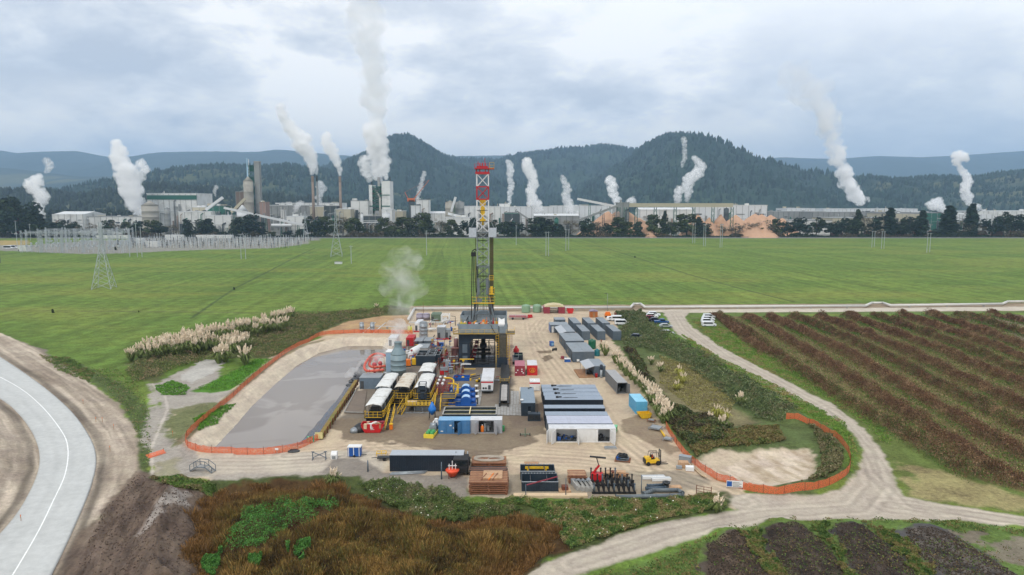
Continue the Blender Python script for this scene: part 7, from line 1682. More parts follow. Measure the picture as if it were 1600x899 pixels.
e=empty('field_gate',(0,0,0),0,'thin rusty pipe gate at the right end of the yard','gate');B=MB();a=G(1088,772);c=G(1111,776);B.bar(a,a+Vector((0,0,1.4)),.06);B.bar(c,c+Vector((0,0,1.5)),.06);B.bar(a.lerp(c,.5),a.lerp(c,.5)+Vector((0,0,1.3)),.05);B.build('post',m_rust,e);B=MB();[B.bar(a+Vector((0,0,z)),c+Vector((0,0,z)),.035)for z in(.5,.9,1.3)];B.build('bar',m_rust,e)
e=empty('metal_footbridge',pos(317,737),R(-12),'small grey metal step bridge with handrails left of the sand slope','footbridge');B=MB()
for y in(-.5,.5):
 B.path([Vector((-2,y,.1)),Vector((-.8,y,.9)),Vector((.8,y,.9)),Vector((2,y,.1))],.07,6);B.path([Vector((-2,y,1.1)),Vector((-.8,y,1.9)),Vector((.8,y,1.9)),Vector((2,y,1.1))],.05,6)
 for x,z in((-2,.1),(-.8,.9),(.8,.9),(2,.1)):B.bar((x,y,z),(x,y,z+1),.05)
B.build('handrail',m_slate,e);B=MB();[B.box(-2+i*.4,-1.65+i*.4,-.5,.5,z,z+.06)for i,z in enumerate((.1,.35,.6,.85,.88,.88,.85,.6,.35,.1))];B.build('tread',m_gwood,e)
# ------------------------------------------------------------------ orange mesh fences
mm=bpy.data.materials.new('orange_mesh_netting');mm.use_nodes=True;t=mm.node_tree;b=t.nodes['Principled BSDF'];b.inputs['Base Color'].default_value=(*Cc(214,104,62),1);b.inputs['Roughness'].default_value=.7
uvn=N(t,'ShaderNodeTexCoord');wv=N(t,'ShaderNodeTexNoise');wv.inputs['Scale'].default_value=14;wv.inputs['Detail'].default_value=1;t.links.new(uvn.outputs['Object'],wv.inputs['Vector'])
mr=N(t,'ShaderNodeMapRange');mr.inputs[1].default_value=.40;mr.inputs[2].default_value=.46;t.links.new(wv.outputs['Fac'],mr.inputs[0]);t.links.new(mr.outputs[0],b.inputs['Alpha'])
def mesh_fence(lab,pts,h_=1.15,closed=False,step=2.6):
 P_=resample([G(x,y)for x,y in pts],6);e=empty('mesh_fence',(0,0,0),0,lab,'fence')
 for p in P_:p.z=gz(p.x,p.y)
 B=MB();rr_=random.Random(len(pts));vs_=[]
 for p in P_:hh=h_*rr_.uniform(.88,1.05);ox=rr_.uniform(-.08,.08);vs_+=[(p.x,p.y,p.z+.02),(p.x+ox,p.y,p.z+hh*.5),(p.x,p.y,p.z+hh)]
 fs=[]
 for i in range(len(P_)-1):fs+=[(3*i,3*i+3,3*i+4,3*i+1),(3*i+1,3*i+4,3*i+5,3*i+2)]
 B.add(vs_,fs);B.build('netting',mm,e)
 acc=0;k_=0
 for a,c in zip(P_,P_[1:]):
  acc+=(c-a).length
  if acc>step and k_<95:acc=0;k_+=1;B=MB();B.bar(c,c+Vector((0,0,h_+.15)),.035,4);B.build('post',m_rust,e)
 return e
mesh_fence('orange netting fence curving round the grey pond',[(645,522),(600,521),(545,521),(503,524),(478,537),(450,552),(420,574),(392,597),(360,626),(330,651),(308,670),(292,687),(291,698),(300,706),(325,710),(370,711),(420,710),(460,704),(485,694),(500,687)],1.3)
mesh_fence('orange netting fence looping round the dry basin on the right',[(1040,668),(1052,688),(1068,710),(1090,728),(1115,742),(1145,757),(1160,765),(1200,772),(1250,772),(1290,763),(1318,750),(1328,735),(1325,715),(1308,692),(1282,672),(1256,661),(1228,659)],1.3)
e=empty('netting_scrap',G(243,712),R(60),'faded pink-orange netting scrap lying near the dirt track','netting');B=MB();B.add([(-1.6,-.5,.05),(1.6,-.6,.05),(1.8,.5,.5),(-1.4,.6,.45)],[(0,1,2,3)]);B.build('netting',mm,e);B=MB();B.bar((1.8,.5,0),(1.8,.5,.7),.04);B.build('post',m_rust,e)
e=empty('notice_board',G(1147,763),R(-8),'white board with blue panel fixed to the orange netting by the gate','sign');B=MB();B.box(-1.2,1.2,-.35,-.3,.3,1.3);B.build('panel',m_white,e);B=MB();B.box(-1.15,-.4,-.37,-.352,.4,1.2);B.build('blue_panel',m_cblue,e)
B=MB();[B.box(-.3,1.-(k_%2)*.3,-.37,-.352,.4+k_*.2,.46+k_*.2)for k_ in range(4)];B.build('writing_line',m_vdark,e)
B=MB();[B.bar((x,-.3,0),(x,-.3,1.5),.05)for x in(-1.1,1.1)];B.build('post',m_steel,e)
e=empty('small_sign',G(433,709),0,'tiny white notice on the netting at the pond front','sign');B=MB();B.box(-.3,.3,-.15,-.12,.7,1.05);B.build('panel',m_white,e);B=MB();B.bar((0,-.1,0),(0,-.1,1.05),.03);B.build('post',m_steel,e)
rr_=random.Random(77)
for px,py in((130,632),(160,660),(178,672),(172,706),(33,815),(270,682),(150,660)):
 p=G(px,py);e=empty('survey_stake',(p.x,p.y,gz(p.x,p.y)),0,'thin wooden stake with an orange tip beside the new concrete road','stake','survey stakes by the concrete road');B=MB();B.bar((0,0,-.2),(0,0,.8),.04);B.build('shaft',m_wood,e);B=MB();B.bar((0,0,.8),(0,0,1.05),.05);B.build('tip',m_orange,e)
# ------------------------------------------------------------------ mill beyond the field
w_wall=mat('mill_white_cladding',Cc(212,212,208),.7,0,.06,.05,0,Cc(160,160,154),.06,.5)
w_roof=mat('mill_pale_roof',Cc(206,208,208),.6,0,.05,.05)
w_grey=mat('mill_grey_cladding',Cc(138,140,138),.7,0,.08,.05,0,Cc(112,110,106),.08,.5)
w_dark=mat('mill_dark_steel',Cc(62,70,72),.7,0,.15,.1)
w_green=mat('mill_green_steel',Cc(28,92,76),.6,0,.1,.1)
w_conc=mat('mill_concrete',Cc(164,160,150),.85,0,.08,.06,0,Cc(130,124,114),.05,.6)
w_brown=mat('rusty_stack_shell',Cc(138,122,110),.7,0,.1,.2)
w_chip=mat('orange_wood_chips',Cc(190,152,124),.95,0,.14,.08,.4,Cc(160,122,94),.04,.8)
w_beige=mat('mill_beige_panel',Cc(178,170,148),.7,0,.08,.1)
def bx(px0,px1,ptop,Y):
 a=D(px0,ptop,Y);c=D(px1,ptop,Y);return a.x,c.x,a.z
def mill(name,lab,px0,px1,ptop,Y,dep,wall,roof,style='shed',cat='building',stripes=True,win=None,parent=None):
 x0,x1,h_=bx(px0,px1,ptop,Y);cx_=(x0+x1)/2;hx=(x1-x0)/2;hy=dep/2
 e=empty(name,(cx_,Y+hy,0),0,lab,cat);B=MB();B.box(-hx,hx,-hy,hy,0,h_-.3)
 B.build('wall',wall,e);B=MB()
 if style=='gable':B.xprism([(-hy-.5,h_-1.2),(0,h_+dep*.06),(hy+.5,h_-1.2)],-hx-.5,hx+.5)
 else:B.box(-hx-.4,hx+.4,-hy-.4,hy+.4,h_-.3,h_+.5)
 B.build('roof',roof,e)
 rr_=random.Random(int(px0*7+ptop))
 if stripes:
  B=MB();n_=max(2,int(hx*2/9))
  for i in range(n_+1):x=-hx+i*2*hx/n_;B.box(x-.25,x+.25,-hy-.3,-hy,0,h_-.4)
  B.box(-hx,hx,-hy-.2,-hy,h_*.5,h_*.5+.5)
  B.build('cladding_rib',w_grey if wall is not w_grey else w_dark,e)
 if win:
  n_=max(1,int(hx*2/win))
  for i in range(min(n_,14)):
   if rr_.random()<.35:continue
   x=-hx+(i+.5)*2*hx/n_;ww=win*rr_.uniform(.12,.42);z0=h_*rr_.choice((.12,.3,.66));B=MB();B.box(x-ww,x+ww,-hy-.45,-hy-.31,z0,z0+rr_.uniform(.8,2.4));B.build('window',w_grey if rr_.random()<.6 else w_dark,e)
 n_=int(2+min(9,hx/9))
 for i in range(n_):
  x,y=rr_.uniform(-hx*.9,hx*.9),rr_.uniform(-hy*.5,hy*.4);s_=rr_.uniform(.8,2.4);B=MB();k_=rr_.randrange(4)
  if k_<2:B.box(x-s_*1.4,x+s_*1.4,y-s_,y+s_,h_+.5,h_+.5+s_*rr_.uniform(.6,1.6))
  elif k_==2:B.lathe([(s_*.4,h_+.5),(s_*.4,h_+1+s_*2),(s_*.55,h_+1.2+s_*2)],8,(x,y,0))
  else:B.bar((x-s_*3,y,h_+1.6),(x+s_*3,y,h_+1.6),.5,6);B.bar((x,y,h_),(x,y,h_+1.6),.3)
  B.build('roof_unit',[w_dark,w_grey,w_wall,w_roof,w_beige][rr_.randrange(5)],e)
 if 340>ptop>300 and hx<60:
  for i in range(int(5+hx/3)):
   x=rr_.uniform(-hx,hx);zz=rr_.uniform(.1,.75)*h_;s_=rr_.uniform(.7,2.2);B=MB();k_=rr_.randrange(4)
   if k_==0:B.bar((x,-hy-2,0),(x,-hy-2,zz+4),s_*.5,8);B.bar((x,-hy-2,zz+4),(x+s_*2,-hy,zz+6),s_*.5,8)
   elif k_==1:B.box(x-s_*2,x+s_*2,-hy-4,-hy-.5,zz,zz+.5);B.bar((x-s_*1.8,-hy-3.6,0),(x-s_*1.8,-hy-3.6,zz),.25);B.bar((x+s_*1.8,-hy-3.6,0),(x+s_*1.8,-hy-3.6,zz),.25)
   elif k_==2:B.lathe([(s_*1.2,0),(s_*1.2,zz),(s_*.4,zz+s_)],12,(x,-hy-3.5,0))
   else:B.box(x-s_,x+s_,-hy-2.5,-hy-.4,0,zz)
   B.build('plant_equipment',[w_dark,w_green,w_dark,w_brown,w_conc,w_grey,w_roof,w_grey][rr_.randrange(8)],e)
 return e
def silo(name,lab,px0,px1,ptop,Y,m_,cone=3,cat='silo'):
 x0,x1,h_=bx(px0,px1,ptop,Y);r_=(x1-x0)/2;h_-=cone;e=empty(name,((x0+x1)/2,Y,0),0,lab,cat)
 B=MB();pr=[(r_,0)]
 for i in range(1,5):z=h_*i/5;pr+=[(r_,z-.2),(r_*1.02,z),(r_,z+.2)]
 B.lathe(pr+[(r_,h_)],20);B.build('shell',m_,e);B=MB();B.lathe([(r_*1.03,h_),(r_*.2,h_+cone),(r_*.15,h_+cone+.8),(.05,h_+cone+.8)],20);B.build('roof',m_,e);return e
def conveyor(lab,p0,p1,Y,w_,m_,legm,legs=3,Y1=None,cat='conveyor'):
 a=D(*p0,Y);c=D(*p1,Y1 or Y);e=empty('conveyor_gallery',(0,0,0),0,lab,cat);B=MB();B.bar(a,c,w_)
 d_=c-a;n_=int(d_.length/7)
 for i in range(n_):p=a+d_*(i+.5)/n_;B.bar(p-d_.normalized()*.3,p+d_.normalized()*.3,w_*1.1)
 B.build('gallery',m_,e)
 for i in range(legs):
  p=a.lerp(c,(i+.6)/legs);B=MB()
  for s2 in(-1,1):B.bar((p.x+s2*2.2,p.y,0),(p.x+s2*.8,p.y,p.z-w_*.7),.45)
  for k_ in range(1,4):z=(p.z-w_)*k_/4;B.bar((p.x-1.9,p.y,z),(p.x+1.9,p.y,z),.25);B.bar((p.x-1.8,p.y,z-(p.z-w_)/4),(p.x+1.6,p.y,z),.2)
  B.build('support',legm,e)
 return e
def chimney(lab,px,ptop,Y,r_,m_,tip=None,base=0,name='factory_chimney'):
 p=D(px,ptop,Y);e=empty(name,(p.x,Y,0),0,lab,'chimney');B=MB();B.lathe([(r_*1.35,0),(r_*1.1,p.z*.5),(r_,p.z*.9)],14);B.build('shaft',m_,e);B=MB();B.lathe([(r_,p.z*.9),(r_*1.1,p.z*.905),(r_,p.z*.97),(r_*1.1,p.z),(r_*.8,p.z)],14);B.build('top',tip or m_,e);return e
mill('long_shed','long white shed with a pale roof at the far left of the mill',81,129,334.5,1050,60,w_wall,w_roof,'gable',win=9)
mill('long_shed','low long shed with a dark glazed band left of the concrete silo',129,222,339,1060,50,w_wall,w_grey,'flat',win=11)
mill('low_shed','low white annex behind the leftmost dark tree row',150,200,350,1000,20,w_wall,w_roof,'gable')
mill('machine_hall','large white hall with a dark green band under its roof',229,307,302.5,1150,60,w_wall,w_roof,'flat')
x0,x1,h_=bx(229,307,302.5,1149);B=MB();B.box(x0,x1,1148.9,1149.4,h_-10,h_-3);
for O in bpy.data.objects:
 if O.get('label')=='large white hall with a dark green band under its roof':g2=B.build('green_band',w_green,O);g2.matrix_parent_inverse=Matrix.Translation(O.location).inverted()
silo('concrete_silo','wide pale concrete silo with a domed cap beside the large white hall',221.5,246,315,1000,w_conc,6)
silo('concrete_silo','narrow grey silo between the wide silo and the white blocks',256.5,265.5,325,985,w_grey,1)
mill('mill_block','stepped white mill block with a flat roof near the inclined chute',278,330,331,1000,40,w_wall,w_roof)
mill('mill_block','tall white mill block below the two chutes',300,345,324,1040,40,w_beige,w_roof)
mill('mill_block','lower white mill block with ribbed cladding behind the dark pair of trees',322,361,337,985,30,w_wall,w_roof)
mill('mill_block','grey-green equipment house at the top of the white blocks',323,352,322,1030,20,w_green,w_grey)
conveyor('steep white chute rising to the right above the white blocks',(322,328),(348,309),1010,2.6,w_roof,w_green,1)
conveyor('steep beige chute climbing to the lime tower',(362,332),(383,311),1000,2.6,w_beige,w_grey,1)
conveyor('long descending conveyor with a white roof and green legs',(350,325),(476,352.5),940,2.,w_roof,w_green,5)
silo('cone_store','small white store with a pointed cone roof below the lime tower',370,387,321.5,990,w_roof,8)
silo('process_tower','grey cylindrical process tower with a green frame beside the tall slab',380,394.5,277,1020,w_conc,6,'tower')
x0,x1,h_=bx(386,398,258.5,1035);e=empty('lattice_tower',((x0+x1)/2,1038,0),0,'dark green lattice tower squeezed between cylinder and grey slab','tower')
B=MB();hx=(x1-x0)/2
for k_ in range(12):
 z0,z1=h_*k_/12,h_*(k_+1)/12
 for sx in(-1,1):
  for sy in(-1,1):B.bar((sx*hx,sy*5,z0),(sx*hx,sy*5,z1),.5)
 B.box(-hx,hx,-5,5,z1-.4,z1);B.bar((-hx,-5,z0),(hx,-5,z1),.35);B.bar((hx,-5,z0),(-hx,-5,z1),.35)
 if k_%2:B.box(-hx*.6,hx*.5,-3,3,z0,z1-1)
B.build('frame',w_green,e)
B=MB();B.bar((-hx*.5,-4,h_*.85),(-hx*.5,-4,h_+9),.5);B.build('vent_pipe',w_roof,e)
x0,x1,h_=bx(396,404,253.5,1025);e=empty('slab_tower',((x0+x1)/2,1030,0),0,'tall grey concrete slab tower, highest of the lime plant','tower');B=MB();hx=(x1-x0)/2;B.box(-hx,hx,-4,4,0,h_);B.build('shaft',w_grey,e);B=MB();B.box(-hx-.4,hx+.4,-4.5,4.5,h_,h_+1.2);B.build('cap',w_conc,e)
B=MB();[B.box(-hx-.15,-hx,-2,2,z,z+.4)for z in np.arange(6,h_,7)];B.build('landing',w_dark,e)
chimney('thin pale blue pipe stack above the process tower',385.6,247.5,1022,.9,mat('pale_blue_stack',Cc(150,180,200),.5))
mill('process_house','brown-grey process house left of the cylindrical tower',368,381,300,1030,16,mat('brown_grey_cladding',Cc(112,98,88),.7),w_grey,'flat')
mill('process_house','rust-topped structure right of the grey slab tower',405,415,316,1010,16,mat('rust_pink_cladding',Cc(150,124,114),.7),w_brown,'flat')
mill('long_shed','long grey shed in the middle of the mill, left of the twin stacks',415,487,321,1150,60,w_grey,w_roof,'flat',win=10)
mill('long_shed','upper pale shed roof behind the middle grey shed',430,530,317.5,1300,60,w_wall,w_roof,'flat')
mill('mill_block','small white gable block with a shed in front of the middle grey shed',438,444,328.5,1050,10,w_wall,w_roof,'flat')
mill('mill_block','white box building right of the white horizontal tanks',447,475,338.5,950,20,w_wall,w_roof,'flat')
mill('mill_block','dark multi-storey frame building between the stacks',506,525,322,1040,30,w_dark,w_grey,'flat')
mill('mill_block','white and grey plant building at the foot of the twin stacks',484,506,323,1060,30,w_beige,w_roof,'flat')
mill('mill_block','beige low building under the right brown stack',524,548,327,1040,24,w_beige,w_roof,'flat')
for i,(px,lab)in enumerate(((432,'left white horizontal tank under the long conveyor'),(448,'right white horizontal tank under the long conveyor'))):
 p=D(px,352.5,940);e=empty('process_tank',(p.x,940,0),0,lab,'tank');B=MB();B.lathe([(.1,-7.5),(2,-7),(2.4,-6),(2.4,6),(2,7),(.1,7.5)],14,(0,0,p.z),'x');B.build('shell',w_roof,e);B=MB();B.box(-5,-4,-1.5,1.5,0,p.z-2);B.box(4,5,-1.5,1.5,0,p.z-2);B.build('saddle',w_grey,e)
chimney('brown mill stack, left of the pair under the double plume',488.2,275.5,1060,1.9,w_brown)
chimney('black-topped stack just right of the left brown one',495,275,1090,1.5,w_grey,w_dark)
chimney('brown mill stack standing alone right of the pair',531,276,1060,1.9,w_brown)
x0,x1,h_=bx(576,609,283,1080);cx_=(x0+x1)/2;hx=(x1-x0)/2;e=empty('boiler_tower',(cx_,1095,0),0,'tall white boiler tower with green cross-bracing under the biggest plume','tower')
B=MB();B.box(-hx,-hx+5,-15,15,0,h_-6);B.box(hx-13,hx,-15,15,0,h_);B.box(-hx+5,hx-13,-4,15,0,h_-10);B.build('wall',w_wall,e)
B=MB()
for k_ in range(6):
 z0,z1=h_*.35+k_*h_*.09,h_*.35+(k_+1)*h_*.09;B.bar((-hx+5,-14,z0),(hx-13,-14,z1),.6);B.bar((hx-13,-14,z0),(-hx+5,-14,z1),.6);B.box(-hx+5,hx-13,-14.5,-5,z1-.4,z1+.4)
B.box(-hx,hx,-15.6,-15,h_*.5,h_*.5+1.5);B.box(hx-13,hx,-15.6,-15,h_*.72,h_*.72+1);B.build('bracing',w_green,e)
B=MB();B.lathe([(2.4,h_*.3),(2.4,h_+6),(2.,h_+6)],14,(-hx+15,-9,0));B.build('flue',w_grey,e)
B=MB();B.lathe([(1.6,0),(1.6,h_*.55)],12,(hx-16,-15,10));B.bar((hx-16,-15,10+h_*.55),(hx-24,-10,h_*.85),1.6,10);B.build('duct',w_conc,e)
for x,lab in((-hx+1.5,None),(hx-2,None)):B=MB();B.lathe([(1.,h_-6),(1.,h_+7)],10,(x,0,0));B.build('vent_stack',w_dark,e)
B=MB();B.add([(-hx+6,-18,h_*.2),(hx-14,-18,h_*.2),(hx-17,-15,h_*.42),(-hx+9,-15,h_*.42),(-hx+6,-10,h_*.2),(hx-14,-10,h_*.2),(hx-17,-10,h_*.42),(-hx+9,-10,h_*.42)],[(0,1,2,3),(3,2,6,7),(1,5,6,2),(0,3,7,4),(0,4,5,1)]);B.build('hopper',w_grey,e)
mill('mill_block','grey and white block joined to the left side of the boiler tower',548,575,314,1070,30,w_wall,w_grey,'flat')
mill('mill_block','dark slatted cooling block in front of the boiler tower',567,596,338,1000,24,w_dark,w_grey,'flat')
mill('mill_block','white stepped block right below the boiler tower',596,613,328,1020,24,w_wall,w_roof,'flat')
silo('process_tank_tower','pale round tank at the right foot of the boiler tower',597,609,332,990,w_roof,1,'tank')
silo('process_tank_tower','slim white round tank left of the dark cooling block',563,567.5,334,985,w_roof,1,'tank')
mill('mill_block','cluttered pale plant building left of the orange crane',609,630,330,1060,30,w_beige,w_roof,'flat')
rr_=random.Random(50)
e=empty('pipe_bridge',(0,0,0),0,'long pale pipe bridge crossing in front of the mill blocks','pipe bridge');a=D(470,349,930);c=D(760,345,930);B=MB();B.bar(a,c,.9);B.bar(a+Vector((0,0,2.2)),c+Vector((0,0,2.2)),.4);B.build('pipes',w_roof,e)
for i in range(14):p=a.lerp(c,(i+.5)/14);B=MB();B.bar((p.x,p.y,0),(p.x,p.y,p.z),.4);B.build('leg',w_conc,e)
e=empty('crawler_crane',(D(643,316,1040).x,1040,0),0,'orange crane with its jib pointing up to the right','crane');jz=D(643,313,1040).z;jx=D(670.6,281.5,1040)
B=MB();B.box(-4,4,-2,2,0,jz);B.build('tower',w_dark,e);B=MB();B.box(-6,5,-2,2,jz-2,jz+3);B.build('cab',mat('crane_orange',Cc(196,104,62),.6),e)
B=MB();t_=Vector((jx.x-e.location.x,0,jx.z));B.bar((2,0,jz),t_,.8,4,.4);B.bar((-5,0,jz+2),(-10,0,jz+12),.5);B.bar((-10,0,jz+12),t_,.12);B.build('jib',MATS['crane_orange'],e)
mill('mill_block','ribbed grey-white building under the orange crane jib',650,669.5,312.5,1090,26,w_wall,w_grey,'flat')
mill('mill_block','white tower block on legs left of the dark tall tree',642,656,322,1000,16,w_roof,w_wall,'flat',win=6)
mill('long_shed','low pale sheds between the crane and twin silos',668,700,333,1100,40,w_wall,w_roof,'gable')
silo('concrete_silo','left of the twin grey silos left of the rig mast',695.5,711,314.5,1050,w_conc,1.5)
silo('concrete_silo','right of the twin grey silos left of the rig mast',711,725.5,314.5,1050,w_grey,1.5)
conveyor('near-vertical white chute in front of the twin silos',(705,331),(712,308),1035,2.4,w_roof,w_green,1)
conveyor('low white conveyor descending right from the twin silos',(700,334),(738,343),1000,2.4,w_roof,w_grey,2)
mill('mill_block','low white block at the foot of the twin silos',696,735,340,980,20,w_wall,w_roof,'flat')
mill('long_shed','pale shed far behind the rig mast',725,765,322.5,1250,50,w_wall,w_roof,'flat')
mill('mill_block','tall white block just right of the rig mast',764,782,323,1010,30,w_wall,w_roof,'flat')
mill('long_shed','long bright white paper hall right of the mast',779,865,323.5,1160,70,w_roof,w_wall,'flat',win=14)
mill('long_shed','long white hall with dark openings behind the chip conveyor',862,966,322,1200,70,w_roof,w_wall,'flat',win=12)
mill('mill_block','white rooftop house on the paper hall beneath a thin plume',780,797,319,1180,20,w_wall,w_roof,'flat')
mill('mill_block','dark green machinery building in front of the paper hall',788,812,334,1000,24,w_dark,w_green,'flat')
mill('long_shed','grey warehouse with a pale roof left of the inclined chip conveyor',835,905,337,1000,40,w_grey,w_roof,'gable',win=12)
conveyor('short conveyor slanting down to the right beside the paper hall',(807,330),(828,344),990,1.6,w_grey,w_dark,2)
silo('green_tank','small green-topped white tank right of the dark machinery building',866,873,340,950,w_green,2,'tank')
conveyor('high white conveyor descending to the transfer house',(902,311),(966,323.5),980,2.2,w_roof,w_green,2)
conveyor('long inclined conveyor climbing right to the transfer house',(900,346),(966,321.5),940,2.,w_grey,w_dark,4)
mill('transfer_house','grey transfer house at the left end of the raised gallery',964,983,317,940,12,w_grey,w_grey,'flat')
a=D(983,320.8,940);c=D(1145,320.8,940);e=empty('conveyor_gallery',(0,0,0),0,'long level raised gallery on green legs above the chip piles','conveyor')
B=MB();B.box(a.x,c.x,938,943,a.z-2.6,a.z+2.6)
for i in range(40):x=a.x+i*(c.x-a.x)/40;B.box(x,x+.8,937.7,938,a.z-2.6,a.z+2.6)
B.build('gallery',w_beige,e)
for px in(967,977,994,1024,1055,1084,1114,1144):
 x=D(px,330,940).x;B=MB()
 for s2 in(-1,1):B.bar((x+s2*2.2,940,0),(x+s2*1.6,940,a.z-2.7),.5)
 for k_ in range(5):z0,z1=(a.z-3)*k_/5,(a.z-3)*(k_+1)/5;B.bar((x-2,940,z0),(x+2,940,z1),.25);B.bar((x+2,940,z0),(x-2,940,z1),.25)
 B.build('support',w_green,e)
def pile(lab,peaks,Y,m_=w_chip,cat='wood chip pile',name='chip_pile'):
 """heap with several cones; peaks: (px, py, foot half-width px)"""
 xs0=D(min(p[0]-p[2]for p in peaks),340,Y).x;xs1=D(max(p[0]+p[2]for p in peaks),340,Y).x;nx,ny=90,30;V_=[];pk_=[(D(p[0],p[1],Y).x,D(p[0],p[1],Y).z,p[2]*Y/FPX)for p in peaks]
 for j in range(ny):
  for i in range(nx):
   x=xs0+(xs1-xs0)*i/(nx-1);y=(j/(ny-1)-.5)*70;z=-.5
   for(cx_,hz_,w_)in pk_:z=max(z,hz_*(1-math.hypot((x-cx_),y*w_/34)/w_))
   z+=(mnoise.noise(Vector((x/6,y/6,0))))*1.2*(z>0);V_.append((x,Y+y,z))
 F_=[(j*nx+i,j*nx+i+1,(j+1)*nx+i+1,(j+1)*nx+i)for j in range(ny-1)for i in range(nx-1)]
 B=MB();B.add(V_,F_,True);tag(B.build(name,m_),lab,cat)
pile('large orange wood chip pile under the left end of the gallery',[(972,324,66),(950,329,50),(1000,340,36)],965)
pile('small orange chip heap half-way under the gallery',[(1012,350,14)],930)
pile('pointed orange chip heaps below the middle of the gallery',[(1108,339,22),(1126,334,24),(1090,334,28)],950)
pile('broad flat-topped orange chip pile right of the gallery end',[(1150,335,40),(1180,333,46),(1205,335,40),(1222,340,30),(1190,334,50)],975)
pile('low orange chip heap in front of the broad pile',[(1172,345,26),(1192,348,22)],925)
mill('long_shed','white warehouse behind the right half of the gallery',1083,1199,321,1050,50,w_roof,w_wall,'flat',win=16)
mill('long_shed','low white shed behind the left half of the gallery',1000,1083,327,1030,40,w_wall,w_roof,'gable')
silo('grey_bin','dark round bin in front of the white warehouse',1131,1139,325,1000,w_dark,1,'bin')
mill('long_shed','small white shed with a pale roof right of the chip pile',1229,1274,326,1500,60,w_roof,w_roof,'flat')
mill('long_shed','very long thin white shed far on the right',1286,1434,326.5,1600,60,w_roof,w_roof,'flat')
for px0,px1,pt,Y,wm_,rm_,lab in((1200,1290,331,1250,w_grey,w_grey,'broad grey-roofed factory right of the chip pile'),(1270,1420,332,1200,w_grey,w_grey,'wide grey-roofed factory in front of the very long white shed'),(1390,1440,334,1100,w_beige,w_grey,'small beige factory left of the green-fronted shed'),(1438,1474,333,1150,w_green,w_grey,'green-fronted shed near the twin tall cypresses'),(1474,1550,335,1180,w_roof,w_wall,'white-roofed sheds right of the green-fronted one'),(1530,1640,330,1400,w_wall,w_roof,'far pale sheds at the right edge of the picture'),(1300,1400,341,1050,w_beige,w_grey,'low beige warehouse with reddish stores behind the dark trees'),(1230,1300,345,1000,w_wall,w_grey,'low white shed behind trees right of the chip heaps')):
 mill('factory_shed',lab,px0,px1,pt,Y,70,wm_,rm_,'flat',win=12)
rr_=random.Random(61);m_log=mat('stacked_reddish_logs',Cc(120,88,72),.9,0,.3,.3)
for i in range(12):
 px=1310+i*25;p=D(px,355+rr_.uniform(-3,2),930);e=empty('log_stack',(p.x,930,0),0,None,'log stack','log stacks behind the right-hand trees');tag(e,f'low reddish log stack behind the right-hand trees, {["first","second","third","fourth","fifth","sixth","seventh","eighth","ninth","tenth","eleventh","last"][i]} from the left')
 n_=5;B=MB()
 for k_ in range(n_):
  for q in range(9-k_):B.bar((-9+q*2+k_,-3,1+k_*1.5),(-9+q*2+k_,3,1+k_*1.5),.95,8)
 B.build('logs',m_log,e);B=MB();[B.bar((x,0,0),(x,0,8),.3)for x in(-10.5,9.5)];B.build('stake',w_dark,e)
e=empty('roadside_fence',(0,0,0),0,'low dark rail fence along the road at the far edge of the field','fence');B=MB();y_=G(800,371.6).y
for z in(.6,1.3):B.box(-700,760,y_,y_+.25,z,z+.22)
B.build('rail',w_dark,e);B=MB()
for i in range(120):B.box(-700+i*12.2,-699.6+i*12.2,y_+.25,y_+.5,0,1.6)
O=B.build('post',w_dark,e);O['kind']='stuff'
# ------------------------------------------------------------------ substation
m_gal=mat('galvanised_gantry',Cc(176,182,186),.5,.2,.1,.3)
def gantry():
 e=empty('substation_gantry',(0,0,0));
 for x in(-9,9):
  B=MB()
  for s2 in(-1,1):
   for t2 in(-1,1):B.bar((x+s2*1.,t2*1.,0),(x+s2*.4,t2*.4,19),.14)
  for k_ in range(6):z=k_*3.1;B.bar((x-.9,-.9,z),(x+.7,-.7,z+3.1),.1);B.bar((x+.9,-.9,z),(x-.7,-.7,z+3.1),.1)
  B.build('leg',m_gal,e)
 B=MB()
 for dz in(0,1.4):B.bar((-9,-.4,16+dz),(9,-.4,16+dz),.13);B.bar((-9,.4,16+dz),(9,.4,16+dz),.13)
 for k_ in range(9):x=-9+k_*2;B.bar((x,-.4,16),(x+1,-.4,17.4),.09);B.bar((x+1,-.4,17.4),(x+2,-.4,16),.09)
 B.build('beam',m_gal,e)
 for x in(-5,0,5):B=MB();B.bar((x,0,14.2),(x,0,16),.18,6);B.bar((x,0,0),(x,0,7),.2,6);B.box(x-.7,x+.7,-.7,.7,5,6.5);B.build('insulator',m_gal,e)
 return e
gt=Proto(gantry);ords=['first','second','third','fourth','fifth','sixth','seventh','eighth','ninth','tenth']
rowsG=[(395,[50,82,114,146,178],'front'),(390,[58,92,124,156,188],'second'),(385,[74,104,134,164,190],'third'),(380,[86,116,146,172,196],'rear')]
for py,pxs,rn in rowsG:
 for i,px in enumerate(pxs):
  p=pos(px,py);gt(p,R(rng.uniform(-6,6)),f'galvanised lattice gantry, {ords[i]} from the left in the {rn} row','lattice gantries of the substation',(1,1,1.05-.04*rowsG.index((py,pxs,rn))),'gantry')
def bay():
 e=empty('switchgear_bay',(0,0,0));r_=random.Random(3)
 for i in range(7):x=-9+i*3;h_=r_.uniform(4.5,9);B=MB();B.bar((x,0,0),(x,0,h_),.22,6);B.box(x-.5,x+.5,-.5,.5,h_*.5,h_*.5+.5);B.lathe([(.35,h_),(.2,h_+.5),(.35,h_+1)],8,(x,0,0));B.build('post_insulator',[m_gal,w_dark,m_gal,w_roof][i%4],e)
 B=MB();B.bar((-9,0,5),(9,0,5),.12);B.build('busbar',m_gal,e);return e
by=Proto(bay);k_=0
